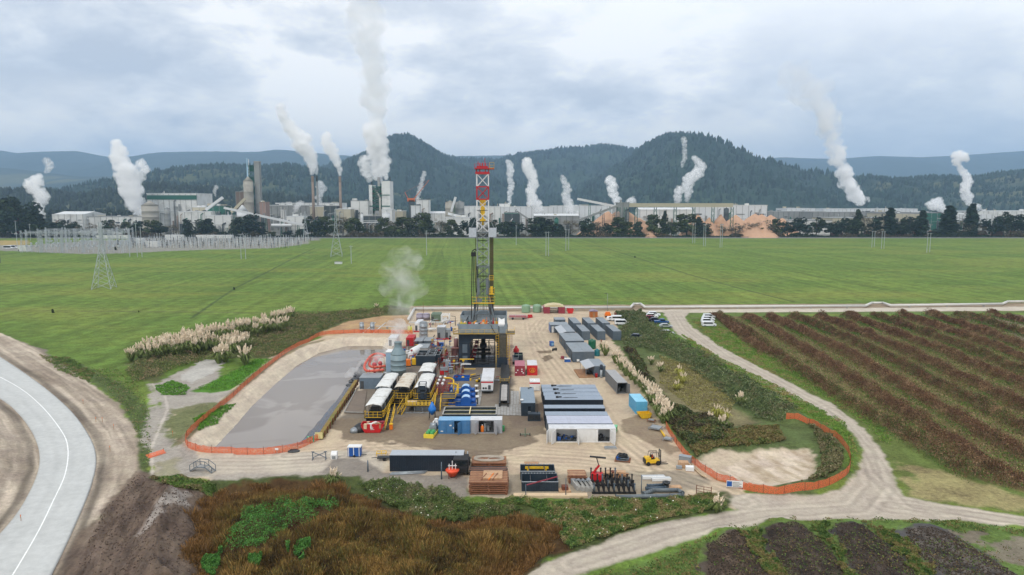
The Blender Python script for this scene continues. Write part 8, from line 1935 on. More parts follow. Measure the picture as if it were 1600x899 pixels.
for j,(py,a_,c_,n_)in enumerate(((387.5,190,440,10),(384.5,195,455,10),(382,200,460,10),(379,205,470,10),(376.5,215,475,10))):
 for i in range(n_):
  p=pos(a_+(c_-a_)*i/(n_-1)+rng.uniform(-3,3),py);by(p,R(rng.uniform(-12,12)),f'row of small switchgear posts, {ords[i]} from the left in the {["front","second","middle","fourth","rear"][j]} line','switchgear bays of the substation',(1,1,float(rng.uniform(.7,1.2))),'switchgear')
for px0,px1,py,h_,lab in((28,42,393,5,'pale equipment cabin at the left end of the substation'),(210,222,380,5,'white transformer kiosk right of the gantries'),(228,246,386,5.5,'white switch house in the middle of the substation'),(258,284,375,6,'long pale control building at the back of the substation'),(306,362,372.6,4,'long pale green-roofed shed behind the substation'),(150,200,373,4,'low pale shed behind the gantries')):
 boxunit('substation_kiosk',px0,px1,py,h_,7,w_wall,lab,'building',w_roof)
for px,m_ in((13,vw),(20,vw)):
 o=car('parked_truck',8,2.6,3.2,'van',m_);o.location=pos(px,389-(px-13)*.1);o.rotation_euler.z=R(-80);tag(o,'white lorry at the far left beside the substation, '+('nearer the picture edge' if px==13 else 'nearer the cabin'),'lorry')
# ------------------------------------------------------------------ pylons and poles in the field
def pylon(lab,px,py,ptop,wb_,arms):
 p=pos(px,py);h_=D(px,ptop,p.y).z;e=empty('transmission_pylon',p,R(12),lab,'pylon');B=MB();n_=9
 def w_(z):t_=z/h_;return wb_/2*(1-t_*1.35)if t_<.6 else wb_/2*.19*(1.6-t_)
 for k_ in range(n_):
  z0,z1=h_*k_/n_,h_*(k_+1)/n_;a,c=w_(z0),w_(z1)
  for sx,sy in((-1,-1),(1,-1),(1,1),(-1,1)):B.bar((sx*a,sy*a,z0),(sx*c,sy*c,z1),.13)
  for(x0_,y0_),(x1_,y1_)in(((-1,-1),(1,-1)),((1,-1),(1,1)),((1,1),(-1,1)),((-1,1),(-1,-1))):
   B.bar((x0_*a,y0_*a,z0),(x1_*c,y1_*c,z1),.08);B.bar((x1_*a,y1_*a,z0),(x0_*c,y0_*c,z1),.08)
 B.build('tower',m_gal,e)
 for z in arms:
  B=MB();z=z*h_;B.bar((-6,0,z),(0,0,z+1.2),.12);B.bar((6,0,z),(0,0,z+1.2),.12);B.bar((-6,0,z),(6,0,z),.12);[B.bar((x,0,z),(x,0,z-1.6),.12,5)for x in(-5.8,5.8)];B.build('cross_arm',m_gal,e)
pylon('thin lattice pylon in the green field at the left, before the substation',163,451,347,9,(.72,.86))
pylon('lattice pylon at the far side of the field below the middle brown stack',526,401,327,9.5,(.66,.78,.9))
pylon('lattice pylon among the trees left of the other pylon',478,374,330,7,(.7,.85))
for i,(px,py,pt,lab)in enumerate([(549,412,384,'single concrete pole right of the pylon, by a small white kiosk'),(666.6,399,360,'single pole in the field left of the rig mast'),(806.5,383,352,'single pole at the field edge right of the mast'),(853,400,362,'left pole of the pair nearest the mast on its right'),(857,400,362,'right pole of the pair nearest the mast on its right'),(884,392,358,'left pole of the second pair from the mast'),(888.5,391,358,'right pole of the second pair from the mast'),(1082,380,348,'left pole of the pair below the chip heaps'),(1085.5,380,348,'right pole of the pair below the chip heaps'),(1099,385,350,'left pole of the middle pair below the gallery end'),(1102,385,350,'right pole of the middle pair below the gallery end'),(1125,387,350,'left pole of the pair below the flat chip pile'),(1128,387,350,'right pole of the pair below the flat chip pile'),(1362,387,361,'left pole of the pair left of the slim cypress'),(1366,386,361,'right pole of the pair left of the slim cypress'),(1377,389,361,'left pole of the pair just under the slim cypress'),(1381,389,361,'right pole of the pair just under the slim cypress'),(1448,395,364,'left pole of the rightmost pair in the field'),(1452.5,394,364,'right pole of the rightmost pair in the field'),(377,405,370,'left pole of the pair before the substation end'),(384,405,368,'right pole of the pair before the substation end'),(27,384,345,'rust-based tall pole by the red tree'),(48,376,350,'tall pole left of the gantries'),(.5,411,380,'dark pole at the very left edge'),(203,402,356,'pole standing before the switchgear'),(215,402,348,'tall pole among the right end of the gantries'),(222,402,354,'pole right of the tall one at the gantries')]):
 p=pos(px,py);h_=D(px,pt,p.y).z;e=empty('power_pole',p,R(10),lab,'pole','power poles across the field');B=MB();B.bar((0,0,0),(0,0,h_),.26,6,.18);B.build('shaft',m_gal if i!=23 else w_dark,e)
 B=MB();B.bar((-1.2,0,h_-.8),(1.2,0,h_-.8),.1);[B.bar((x,0,h_-.8),(x,0,h_-.3),.1,5)for x in(-1,1)];B.build('cross_arm',m_gal,e)
e=empty('kiosk',pos(529,412.5),0,'tiny white kiosk in the field below the lattice pylon','kiosk');B=MB();B.box(-2.6,2.6,-1,1,0,1.4);B.build('body',w_roof,e);B=MB();B.box(-2.7,2.7,-1.1,1.1,1.4,1.6);B.build('roof',w_grey,e)
import bmesh as _bm
_b=_bm.new();_bm.ops.create_icosphere(_b,subdivisions=1,radius=1);ICO1=np.array([v.co[:]for v in _b.verts]);ICO1F=np.array([[v.index for v in f.verts]for f in _b.faces]);_b.free()
# ------------------------------------------------------------------ trees
leafm=vmat('leaf_foliage',.85)
bark=mat('dark_bark',Cc(70,58,48),.9,0,.2,.5)
def tree_proto(kind,seed,tint,n_=420):
 """unit-height tree, crown width about .6 of height; trunk and limbs plus leaf-sized clumps"""
 r_=np.random.default_rng(seed);e=empty('tree',(0,0,0));B=MB()
 B.bar((0,0,0),(.01,0,.45),.022,7,.014);B.bar((.01,0,.45),(0,.01,.8),.014,6,.005)
 for i in range(7):
  z=.22+i*.08;a=r_.uniform(0,6.28);q=Vector((math.cos(a),math.sin(a),.7));B.bar((0,0,z),(q.x*.2,q.y*.2,z+.14),.009,5,.003)
 B.build('trunk',bark,e)
 if kind=='cypress':cl=[(0,0,z,.075*math.sin(math.pi*min(1,(z+.05)/1.05)**.8)+.02)for z in np.linspace(.1,.97,16)];cl=[(r_.uniform(-.02,.02),r_.uniform(-.02,.02),z,s_)for _,_,z,s_ in cl]
 elif kind=='conifer':cl=[(r_.uniform(-.16,.16)*(1.05-z),r_.uniform(-.16,.16)*(1.05-z),z,.15*(1.08-z)+.02)for z in np.linspace(.15,.95,20)]
 elif kind=='bare':cl=[(r_.normal(0,.14),r_.normal(0,.14),r_.uniform(.35,.9),.12)for _ in range(12)]
 else:
  cl=[]
  for _ in range(17):
   a=r_.uniform(0,6.28);z=r_.uniform(.22,.88);rr2=.27*math.sqrt(max(.05,1-((z-.5)/.48)**2))*r_.uniform(.3,1.);cl.append((rr2*math.cos(a),rr2*math.sin(a),z,r_.uniform(.08,.15)))
 cl=np.array(cl);k=r_.integers(0,len(cl),n_);d=r_.normal(size=(n_,3));d/=np.linalg.norm(d,axis=1)[:,None]
 c=cl[k,:3]+d*(cl[k,3]*r_.uniform(.55,1.05,n_))[:,None];s_=r_.uniform(.02,.04,n_)*(.7 if kind in('bare',)else 1.)
 a1=r_.normal(size=(n_,3));a1/=np.linalg.norm(a1,axis=1)[:,None];a2=np.cross(a1,r_.normal(size=(n_,3)));a2/=np.linalg.norm(a2,axis=1)[:,None]
 V=np.stack([c+(a1*.9)*s_[:,None],c+a2*s_[:,None],c-a1*s_[:,None],c-a2*s_[:,None]*.9],1).reshape(-1,3)
 cb=r_.uniform(.55,1.5,len(cl))[k]
 tt=np.repeat(np.array(tint)[None]*(cb*r_.uniform(.7,1.4,n_))[:,None],4,0)
 O=np_obj('crown',np_mesh('crown',V,np.arange(n_*4),4,leafm,tt),e)
 return e
dk=Cc(50,62,44);md2=Cc(70,80,48);gy=Cc(104,98,84);rd=Cc(112,58,62);bl=Cc(44,60,50)
PR={}
def get(kind,v):
 key=(kind,v)
 if key not in PR:PR[key]=Proto(lambda:tree_proto(kind,hash(key)%999 if False else sum(map(ord,kind))+v*7,{'round':[dk,md2,bl,dk][v%4],'cypress':bl,'conifer':dk,'bare':[gy,gy][v%2],'red':rd}[kind],1500 if kind!='bare' else 700))
 return PR[key]
TR=[(4,30,318,'round'),(16,34,310,'round'),(34,36,306,'round'),(52,26,325,'round'),(64,24,335,'conifer'),(31,17,338,'red'),(76,20,347,'round'),(103,18,343,'round'),(115,16,345,'round'),(141,16,349,'bare'),(168,18,343,'round'),(181,14,346,'bare'),(197,16,346,'round'),(214,18,345,'round'),(237,18,343,'round'),(251,16,347,'round'),(272,12,352,'bare'),(296,15,342,'round'),(316,26,341,'round'),(334,14,352,'round'),(368,20,341,'round'),(390,28,334,'round'),(381,20,338,'round'),(410,12,358,'round'),(425,10,362,'round'),(450,12,360,'round'),(468,12,358,'round'),(487,18,336,'round'),(498,16,339,'round'),(509,20,337,'round'),(521,14,343,'round'),(536,16,340,'bare'),(553.6,24,339,'round'),(572,12,357,'round'),(587,14,350,'bare'),(601,16,339,'round'),(612,12,346,'bare'),(629,28,338,'round'),(661,24,331,'round'),(671,16,342,'round'),(688,14,346,'bare'),(705,20,342,'round'),(720,9,356,'round'),(734,20,340,'round'),(765,14,344,'bare'),(775,16,342,'round'),(788,15,346,'round'),(806,20,346,'round'),(836,28,339,'round'),(851,14,346,'round'),(863,26,341,'round'),(876,12,350,'round'),(892,20,345,'bare'),(919,20,340,'round'),(932,12,347,'bare'),(947,15,348,'round'),(965,22,338,'round'),(981,14,346,'round'),(996,15,346,'round'),(1021,20,334,'round'),(1038,11,330,'conifer'),(1049,14,346,'round'),(1073,27,333,'round'),(1091,14,340,'conifer'),(1104,16,348,'round'),(1129,12,350,'bare'),(1149,20,349,'bare'),(1174,22,349,'bare'),(1189,12,355,'round'),(1203,22,345,'bare'),(1213,14,341,'round'),(1230,18,346,'round'),(1250,24,340,'round'),(1275,18,338,'round'),(1298,20,347,'round'),(1314,18,340,'round'),(1328,18,341,'round'),(1339,16,328,'conifer'),(1350,18,338,'bare'),(1366,20,338,'round'),(1389,13,326,'cypress'),(1409,16,343,'conifer'),(1422,22,338,'round'),(1438,12,330,'cypress'),(1462,20,358,'round'),(1481,17,323,'cypress'),(1504,20,346,'bare'),(1515.5,13,320,'cypress'),(1534,14,352,'bare'),(1550,24,337,'round'),(1567,17,329,'round'),(1590,26,334,'round'),(1618,26,338,'round')]
marks=[(0,42,'in the dark clump at the far left'),(42,130,'by the long white shed at the left'),(130,222,'behind the lattice gantries'),(222,290,'in front of the concrete silo'),(290,362,'in front of the stepped white blocks'),(362,415,'below the lime tower'),(415,480,'under the long descending conveyor'),(480,545,'below the brown stacks'),(545,620,'below the boiler tower'),(620,690,'below the orange crane'),(690,745,'below the twin grey silos'),(745,800,'behind the rig mast'),(800,870,'below the long paper hall'),(870,940,'below the inclined conveyor'),(940,1010,'before the large chip pile'),(1010,1080,'below the middle of the gallery'),(1080,1150,'before the pointed chip heaps'),(1150,1240,'before the broad chip pile'),(1240,1330,'before the grey-roofed factory'),(1330,1400,'around the slim cypress'),(1400,1470,'left of the tall cypress pair'),(1470,1530,'at the tall cypress pair'),(1530,1700,'at the right edge of the row')]
cnt={}
for px,wd,pt,kind in TR:
 far=px<420
 Yt=G(800,371.4).y+(14 if kind!='cypress' else 8)+(hash((int(px),3))%9)
 if px<70:Yt=900
 p=D(px,371,Yt);h_=D(px,pt,Yt).z;wm_=wd*Yt/FPX*1.5;r_={'round':.62,'red':.62,'cypress':.2,'conifer':.42,'bare':.62}[kind];sc=wm_/(r_*1.)
 mk=next(m for a,c,m in marks if a<=px<c);key=(kind,mk);cnt.setdefault(key,[]).append(0);i=len(cnt[key])-1
 desc={'round':'dark leafy tree','red':'dusky red tree','cypress':'tall slim cypress','conifer':'pointed dark conifer','bare':'thin greyish half-bare tree'}[kind]
 o=get(kind if kind!='red' else 'red',int(px)%(4 if kind=='round' else 2)if kind!='red' else 0)((p.x,Yt,0),(px*1.7)%6.28,f'{desc} {mk}'+('' if i==0 else f', {ords[i]} from the left'),'trees along the road beyond the field',(sc,sc,h_/.98),'tree')
for(kind,mk),v in cnt.items():
 if len(v)>1:
  for o in bpy.data.objects:
   if o.get('label')and o.get('label').endswith(mk)and o.name.startswith('tree'):
    d_={'round':'dark leafy','red':'dusky red','cypress':'tall slim','conifer':'pointed dark','bare':'thin greyish'}[kind]
    if o['label'].startswith(d_):o['label']+=', first from the left'
for px,py,wd,lab in((366,453,5,'small dark bush alone on the ditch line in the left field'),(83,489,7,'round dark bush on the brown line at the left'),(217,488,3,'tiny bush on the brown line, right of the round one'),(992,403,3.5,'small bush on the ditch right of the mast'),(181,391,6,'dark bush at the near edge of the substation')):
 p=pos(px,py);s_=wd/FPX*p.y*1.1;get('round',0)((p.x,p.y,-.25*s_),1.,lab,None,(s_*1.1,s_*1.1,s_*1.1),'bush')
GAIN=1.
def leaves_of(name,c,s_,tint,m_=None,vary=.35,quad=True,seed=1,vert=.0):
 """many leaf-sized faces; c (n,3) centres, s_ (n,) sizes, tint (n,3)"""
 r_=np.random.default_rng(seed);n_=len(c);a1=r_.normal(size=(n_,3));a1[:,2]+=vert*np.sign(a1[:,2]);a1/=np.linalg.norm(a1,axis=1)[:,None]
 a2=np.cross(a1,r_.normal(size=(n_,3)));a2/=np.linalg.norm(a2,axis=1)[:,None];w2=.55 if vert else.9
 V=np.stack([c+a1*s_[:,None],c+a2*s_[:,None]*w2,c-a1*s_[:,None],c-a2*s_[:,None]*w2],1).reshape(-1,3)
 tt=np.repeat(np.clip(tint*GAIN*r_.uniform(1-vary,1+vary,n_)[:,None],0,1),4,0)
 return np_obj(name,np_mesh(name,V,np.arange(n_*4),4,m_ or leafm,tt))
n_=40000;r_=np.random.default_rng(5);y0=G(800,371.4).y
xx=r_.uniform(-760,820,n_);hh=1.5+15*np.clip(fbm(xx/14,xx*0,3,4)-.3,0,1);c=np.stack([xx,y0+4+r_.uniform(0,6,n_),r_.uniform(0,1,n_)*hh],1)
tt=np.where(fbm(xx/20,xx*0+2,2,9)[:,None]>.55,np.array(Cc(86,78,62)),np.array(Cc(48,58,42)))
tag(leaves_of('roadside_scrub',c,r_.uniform(.5,1.3,n_),tt,seed=3),'low dark scrub growing under the far row of trees','scrub',kind='stuff')
n_=12000;xx=r_.uniform(D(-200,340,1500).x,D(215,340,1500).x,n_);yy=r_.uniform(1250,1650,n_);hh=14+22*fbm(xx/30,yy/60,3,8);c=np.stack([xx,yy,hh*r_.uniform(.2,1.1,n_)],1)
tag(leaves_of('far_wood',c,r_.uniform(2,4.5,n_),np.tile(np.array(Cc(40,50,38)),(n_,1)),seed=4),'dark wood beyond the mill at the left','wood',kind='stuff')
n_=9000;xx=r_.uniform(D(420,340,1900).x,D(1750,340,1900).x,n_);yy=r_.uniform(1700,2100,n_);hh=10+16*fbm(xx/40,yy/60,3,18);c=np.stack([xx,yy,hh*r_.uniform(.1,1.,n_)],1)
tag(leaves_of('far_wood',c,r_.uniform(2.5,5,n_),np.tile(np.array(Cc(52,60,46)),(n_,1)),seed=6),'dark wood behind the long sheds under the hills','wood',kind='stuff')
# ------------------------------------------------------------------ near vegetation
GAIN=1.4
def inside(x,y,poly,margin=.0):return sdist(x,y,poly)<-margin
def scatter(poly_px,n_,seed):
 poly=PP(poly_px);pa=np.array([(p[0],p[1])for p in poly]);r_=np.random.default_rng(seed)
 x=r_.uniform(pa[:,0].min(),pa[:,0].max(),n_*3);y=r_.uniform(pa[:,1].min(),pa[:,1].max(),n_*3);k=inside(x,y,poly);x,y=x[k][:n_],y[k][:n_];return x,y,poly
def tufts(name,x,y,h_,rad,nb,tints,seed,lean=.35,wid=.035,kind=None,m_=None):
 """wiry tufts: nb narrow blades from each root"""
 r_=np.random.default_rng(seed);n_=len(x);z=terrain_height(x,y);X_=np.repeat(x,nb);Y_=np.repeat(y,nb);Z_=np.repeat(z,nb);H_=np.repeat(h_,nb)*r_.uniform(.55,1.15,n_*nb)
 a=r_.uniform(0,6.28,n_*nb);rr=np.repeat(rad,nb)*np.sqrt(r_.uniform(0,1,n_*nb));bx_=X_+rr*np.cos(a);by_=Y_+rr*np.sin(a)
 l_=lean*H_*r_.uniform(.2,1,n_*nb);tx_=bx_+l_*np.cos(a);ty_=by_+l_*np.sin(a);tz=Z_+H_
 w_=wid*r_.uniform(.6,1.6,n_*nb);b2=r_.uniform(0,6.28,n_*nb);dx,dy=np.cos(b2)*w_,np.sin(b2)*w_
 V=np.stack([np.stack([bx_-dx,by_-dy,Z_-.1],1),np.stack([bx_+dx,by_+dy,Z_-.1],1),np.stack([(bx_+tx_)/2+dx*1.2,(by_+ty_)/2+dy*1.2,Z_+H_*.6],1),np.stack([tx_,ty_,tz],1)],1).reshape(-1,3)
 ti=np.repeat(tints*1.75,nb,0)*r_.uniform(.6,1.45,n_*nb)[:,None];ti=np.repeat(np.clip(ti,0,1),4,0)
 return np_obj(name,np_mesh(name,V,np.arange(n_*nb*4),4,m_ or leafm,ti))
def mixt(pal,x,y,sc,seed,jitter=.25):
 """colour per plant: broad patches of the palette plus jitter"""
 r_=np.random.default_rng(seed);f_=fbm(x/sc,y/sc,3,seed)+r_.normal(0,jitter*.35,len(x));f_=np.clip((f_-.25)/.5,0,.999)*len(pal);return np.array(pal)[f_.astype(int)]
FG=[(296,800),(318,778),(345,760),(400,752),(470,752),(520,750),(560,756),(600,776),(640,800),(700,802),(780,795),(830,792),(880,826),(878,852),(820,880),(790,900),(740,960),(600,1010),(260,1010),(280,900),(292,850)]
x,y,poly=scatter(FG,10500,1)
k_=sdist(x,y,poly)+(fbm(x/2.5,y/2.5,3,35)-.35)*7<0;x,y=x[k_],y[k_]
creep=[PP([(345,870),(350,838),(385,812),(430,805),(470,800),(530,808),(540,818),(480,832),(440,846),(420,872),(380,872)]),PP([(315,880),(345,860),(360,880),(330,900)]),PP([(450,865),(490,855),(480,895),(460,905)]),PP([(385,885),(420,880),(410,900),(390,900)])]
dc=np.min([sdist(x,y,q)for q in creep],0)+(fbm(x/1.5,y/1.5,3,33)-.5)*5;kb=dc>0
pal=[Cc(62,52,32),Cc(86,66,38),Cc(102,82,44),Cc(104,92,48),Cc(76,72,38),Cc(94,70,38),Cc(124,100,56)]
xb,yb_=x[kb],y[kb];hb=.3+3.*np.clip(fbm(xb/2.6,yb_/2.2,3,41)-.2,0,1)**1.3
tb=mixt(pal,xb,yb_,2.2,43)
r_f=np.random.default_rng(3).uniform(.6,1.3,len(xb));edge=sstep(1,6,-sdist(xb,yb_,poly));tb=tb*edge[:,None]+(1-edge)[:,None]*np.array(Cc(106,80,48))*r_f[:,None]
tag(tufts('brown_brush',xb,yb_,hb,np.full(len(xb),.55),26,tb,2,.5,.028),'dense rust-brown wiry brush covering the foreground mound','brush',kind='stuff')
r_=np.random.default_rng(17);k=r_.integers(0,len(xb),60000);zc2=terrain_height(xb,yb_)[k]
c=np.stack([xb[k]+r_.normal(0,.35,len(k)),yb_[k]+r_.normal(0,.35,len(k)),zc2+hb[k]*r_.uniform(.1,.95,len(k))],1)
tag(leaves_of('brush_leaves',c,r_.uniform(.05,.13,len(k)),tb[k]*1.,vary=.5,seed=18,vert=1.5),'fine brown twigs and seed heads in the foreground brush','brush',kind='stuff')
def leafmat(name,polys,n_,hmin,hmax,size,pal,lab,cat,seed,sc=2.,wob=2.5,flowers=0,zoff=.0,pw=1.):
 xs_,ys_=[],[]
 for q in polys:
  a,b2,pp=scatter(q,n_//len(polys),seed+len(xs_));k=sdist(a,b2,pp)+(fbm(a/1.2,b2/1.2,3,seed)-.3)*wob<0;xs_.append(a[k]);ys_.append(b2[k])
 x=np.concatenate(xs_);y=np.concatenate(ys_);r_=np.random.default_rng(seed);z=terrain_height(x,y);n1=fbm(x/sc,y/sc,3,seed+2);hh=hmin+(hmax-hmin)*np.clip((n1-.25)*2,0,1)**pw
 c=np.stack([x,y,z+zoff+hh*r_.uniform(.15,1.,len(x))**.6],1);tt=mixt(pal,x,y,sc*.7,seed+4)
 if flowers:kf=(r_.random(len(x))<flowers)&(n1>.45);tt[kf]=Cc(206,206,190);c[kf,2]=z[kf]+hh[kf]+.06
 O=leaves_of(name,c,r_.uniform(.6,1.4,len(x))*size,tt,seed=seed+5);tag(O,lab,cat,kind='stuff');return O
gpal=[Cc(50,84,36),Cc(66,108,46),Cc(80,122,58),Cc(58,94,40)]
leafmat('creeper_patch',[[(345,874),(350,838),(385,812),(430,803),(470,798),(535,804),(545,816),(490,832),(445,846),(425,876),(380,876)],[(312,884),(345,858),(362,882),(330,902)],[(445,868),(490,852),(485,895),(455,905)],[(382,888),(420,880),(410,902),(388,902)]],60000,.5,1.7,.07,gpal,'bright green creeper sprawling over the brown brush','creeper',61,1.6,4.5,zoff=.25)
wpal=[Cc(66,80,42),Cc(82,100,52),Cc(94,108,60),Cc(74,84,48),Cc(108,106,74)]
leafmat('weeds',[[(555,752),(600,748),(650,754),(700,762),(730,784),(800,790),(830,794),(760,802),(690,800),(640,796),(595,772)]],50000,.15,1.1,.075,wpal,'green weeds with small white flowers behind the brown brush','weeds',71,1.4,1.5,flowers=.002)
leafmat('weeds',[[(735,784),(800,780),(880,782),(940,782),(1060,780),(1120,772),(1140,796),(1080,806),(1030,816),(960,838),(890,862),(870,840),(880,826),(830,794)]],70000,.1,.9,.075,[Cc(62,84,40),Cc(82,104,50),Cc(100,106,60),Cc(120,108,74)],'green weed bank between the yard edge and the front track','weeds',73,1.6,1.2,flowers=.002)
leafmat('weeds',[[(230,745),(300,748),(340,756),(330,772),(260,762)],[(186,580),(215,600),(235,640),(240,690),(236,742),(220,730),(214,690),(195,640),(140,590),(120,575)],[(60,556),(110,560),(150,585),(140,600),(90,580)]],34000,.15,.8,.11,[Cc(66,84,42),Cc(84,110,48),Cc(96,104,60),Cc(110,100,70)],'green verge weeds between the new road and gravel','weeds',75,1.8,1.5)
leafmat('weeds',[[(302,610),(345,590),(400,562),(430,560),(385,604),(335,612)],[(240,605),(270,595),(300,606),(290,618),(250,618)],[(300,655),(340,640),(370,628),(340,660),(310,676)]],16000,.1,.5,.10,[Cc(72,112,38),Cc(88,132,44),Cc(70,100,40)],'bright green growth below the pampas bank','weeds',77,1.8,1.2)
bpal=[Cc(62,74,46),Cc(82,94,60),Cc(104,112,80),Cc(72,82,50),Cc(96,94,68)]
leafmat('bramble',[[(965,520),(985,500),(1030,520),(1075,545),(1135,582),(1195,618),(1252,650),(1225,662),(1180,655),(1130,618),(1080,580),(1040,556),(1000,545),(975,545)],[(958,490),(1000,488),(1020,500),(1000,510),(970,505)]],70000,.3,2.,.14,bpal,'grey-green bramble bank right of the grey containers','brambles',81,2.6,2.,pw=1.3)
leafmat('bramble',[[(970,548),(1000,560),(1020,600),(1050,640),(1110,660),(1150,668),(1130,690),(1070,700),(1045,665),(1015,625),(990,580)]],42000,.4,1.9,.15,[Cc(60,68,42),Cc(78,88,52),Cc(86,78,54),Cc(66,60,46)],'dark bramble hollow between pampas hedge and dry basin','brambles',83,2.6,2.,pw=1.3)
leafmat('bramble',[[(1050,672),(1120,676),(1180,668),(1215,664),(1232,690),(1180,696),(1120,700),(1088,712)]],24000,.2,.9,.12,[Cc(84,92,48),Cc(110,98,64),Cc(92,84,52)],'tussocky grass between the brambles and dry basin','tussocks',85,1.8,1.2)
leafmat('bramble',[[(1262,664),(1290,678),(1318,708),(1318,735),(1290,755),(1245,764),(1268,750),(1284,722),(1276,690)]],20000,.2,1.,.12,[Cc(92,90,60),Cc(110,102,76),Cc(76,84,50)],'brown-green scrub rimming the right side of the dry basin','scrub',87,1.8,1.2)
leafmat('bramble',[[(1030,556),(1090,575),(1150,630),(1140,655),(1080,640),(1030,600)]],14000,.1,.7,.11,[Cc(120,116,66),Cc(104,98,60),Cc(132,124,82)],'dry yellowish tussocks in the middle of the right hollow','tussocks',89,1.8,1.5)
leafmat('scrub_bank',[[(190,585),(235,560),(300,532),(380,512),(450,492),(520,488),(600,484),(632,484),(600,494),(540,502),(500,520),(470,536),(430,560),(385,560),(340,562),(290,572),(240,592),(210,602)]],80000,.2,1.5,.13,[Cc(76,88,48),Cc(96,106,58),Cc(112,104,72),Cc(64,78,44),Cc(126,110,84)],'mixed scrub under the pampas grass left of the pond','scrub',91,2.4,2.5)
leafmat('verge_grass',[[(1078,500),(1100,498),(1150,520),(1240,570),(1330,620),(1385,665),(1400,700),(1372,690),(1340,655),(1290,625),(1200,582),(1120,540)],[(1060,518),(1130,560),(1230,610),(1320,660),(1345,700),(1332,742),(1322,738),(1326,700),(1295,668),(1200,622),(1100,572)]],60000,.05,.35,.10,[Cc(84,112,44),Cc(96,124,52),Cc(110,116,62),Cc(124,112,72)],'green verge grass along the curving gravel track','grass',95,3.,2.)
leafmat('bed_weeds',[[(905,900),(985,885),(1065,855),(1140,830),(1215,817),(1330,812),(1480,814),(1620,826),(1620,838),(1500,834),(1410,822),(1300,820),(1190,826),(1120,846),(1098,856),(1100,905),(1000,960),(880,930)],[(1150,838),(1190,828),(1235,905),(1200,915)],[(1258,820),(1300,822),(1345,905),(1320,920),(1290,860)],[(1352,826),(1402,824),(1480,905),(1440,915),(1390,862)]],80000,.1,.75,.09,[Cc(60,80,38),Cc(80,96,46),Cc(96,96,54),Cc(104,92,60)],'weedy green strips between the dark soil beds at bottom right','weeds',97,1.2,3.2)
leafmat('bed_weeds',[[(1110,855),(1150,840),(1255,824),(1350,830),(1490,836),(1620,850),(1620,915),(1110,912)]],7000,.05,.4,.08,[Cc(66,84,40),Cc(84,96,48),Cc(98,84,56)],'sparse weeds sprouting on the tilled dark beds','weeds',98,.8,9.)
# ------------------------------------------------------------------ brush rows on the right field
ROWS=[[(1122,496),(1165,520),(1228,566),(1344,640),(1442,698),(1530,756)],[(1166,496),(1225,529),(1290,568),(1393,634),(1515,712),(1600,766)],[(1202,496),(1270,528),(1338,562),(1466,640),(1600,716),(1720,780)],[(1238,495),(1300,521),(1376,556),(1490,614),(1600,672),(1740,745)],[(1280,495),(1345,521),(1420,553),(1510,596),(1600,640),(1740,708)],[(1322,494),(1395,521),(1471,551),(1600,606),(1750,670)],[(1365,494),(1440,520),(1522,551),(1600,584),(1740,640)],[(1407,493),(1500,524),(1600,562),(1740,612)],[(1450,493),(1520,515),(1600,544),(1760,598)],[(1495,493),(1550,508),(1620,530),(1780,580)],[(1545,492),(1640,515),(1760,545)],[(1108,494),(1130,504),(1168,530),(1200,556)]]
rlab=['first long brush row beside the track, reaching furthest forward','second brush row from the track, its end leaving the picture low','third brush row from the track','fourth brush row from the track','fifth brush row from the track','sixth brush row from the track','seventh brush row from the track','eighth brush row from the track','ninth brush row from the track','tenth brush row, in the far right corner','furthest brush row at the right edge of the picture','short stub of brush row behind the four white vehicles']
rp=[Cc(88,66,50),Cc(108,80,60),Cc(76,60,44),Cc(84,82,50),Cc(68,82,42),Cc(122,98,74)]
for i,rw in enumerate(ROWS):
 P_=resample([G(a,c)for a,c in rw],8);seg=[(b2-a).length for a,b2 in zip(P_,P_[1:])];tot=sum(seg);cum=np.concatenate([[0],np.cumsum(seg)]);r_=np.random.default_rng(200+i);n_=int(tot*340)
 t_=r_.uniform(0,tot,n_);xs_=np.interp(t_,cum,[p.x for p in P_]);ys_=np.interp(t_,cum,[p.y for p in P_]);wv_=fbm(t_/3.,t_*0+i,3,7+i);wdt=1.6+2.*wv_;hh=.6+3.*fbm(t_/1.8,t_*0+i*3,3,70+i)
 o1=r_.normal(0,.5,n_);xs_=xs_+o1*wdt+(wv_-.5)*1.5;ys_=ys_+r_.normal(0,.5,n_)*wdt*.6;prof=np.exp(-(o1**2)*1.6)
 c=np.stack([xs_,ys_,terrain_height(xs_,ys_)+hh*prof*r_.uniform(.15,1,n_)**.5],1);tt=mixt(rp[:3]+rp[5:]if i%3 else rp,xs_,ys_,1.5,300+i)*(.55+.9*fbm(xs_/1.4,ys_/1.4,3,47))[:,None];lowm=(o1>.55)|(o1<-.8);gmix=fbm(xs_/8,ys_/8,2,44)>.52;tt[lowm&gmix]=Cc(70,96,42)
 keep_=sdist(c[:,0],c[:,1],PP([(1080,480),(1120,500),(1190,560),(1320,645),(1430,708),(1510,758),(1600,790),(1700,806),(2400,900),(2400,480)]))<0;c,tt=c[keep_],tt[keep_];n_=len(c);ys_=c[:,1]
 O=leaves_of('brush_row',c,r_.uniform(.06,.17,n_)*(1+.4*(ys_>220)),tt,vary=.4,seed=400+i,vert=.8);tag(O,rlab[i],'brush row','rows of brown brush on the right-hand field')
leafmat('furrow_grass',[[(1130,498),(1620,494),(1680,700),(1620,770),(1530,750),(1345,640),(1225,568)]],90000,.03,.4,.13,[Cc(88,104,48),Cc(112,102,66),Cc(74,96,42),Cc(130,114,84),Cc(82,100,46)],'grass and dry stalks in the furrows between brush rows','grass',99,4.,2.)
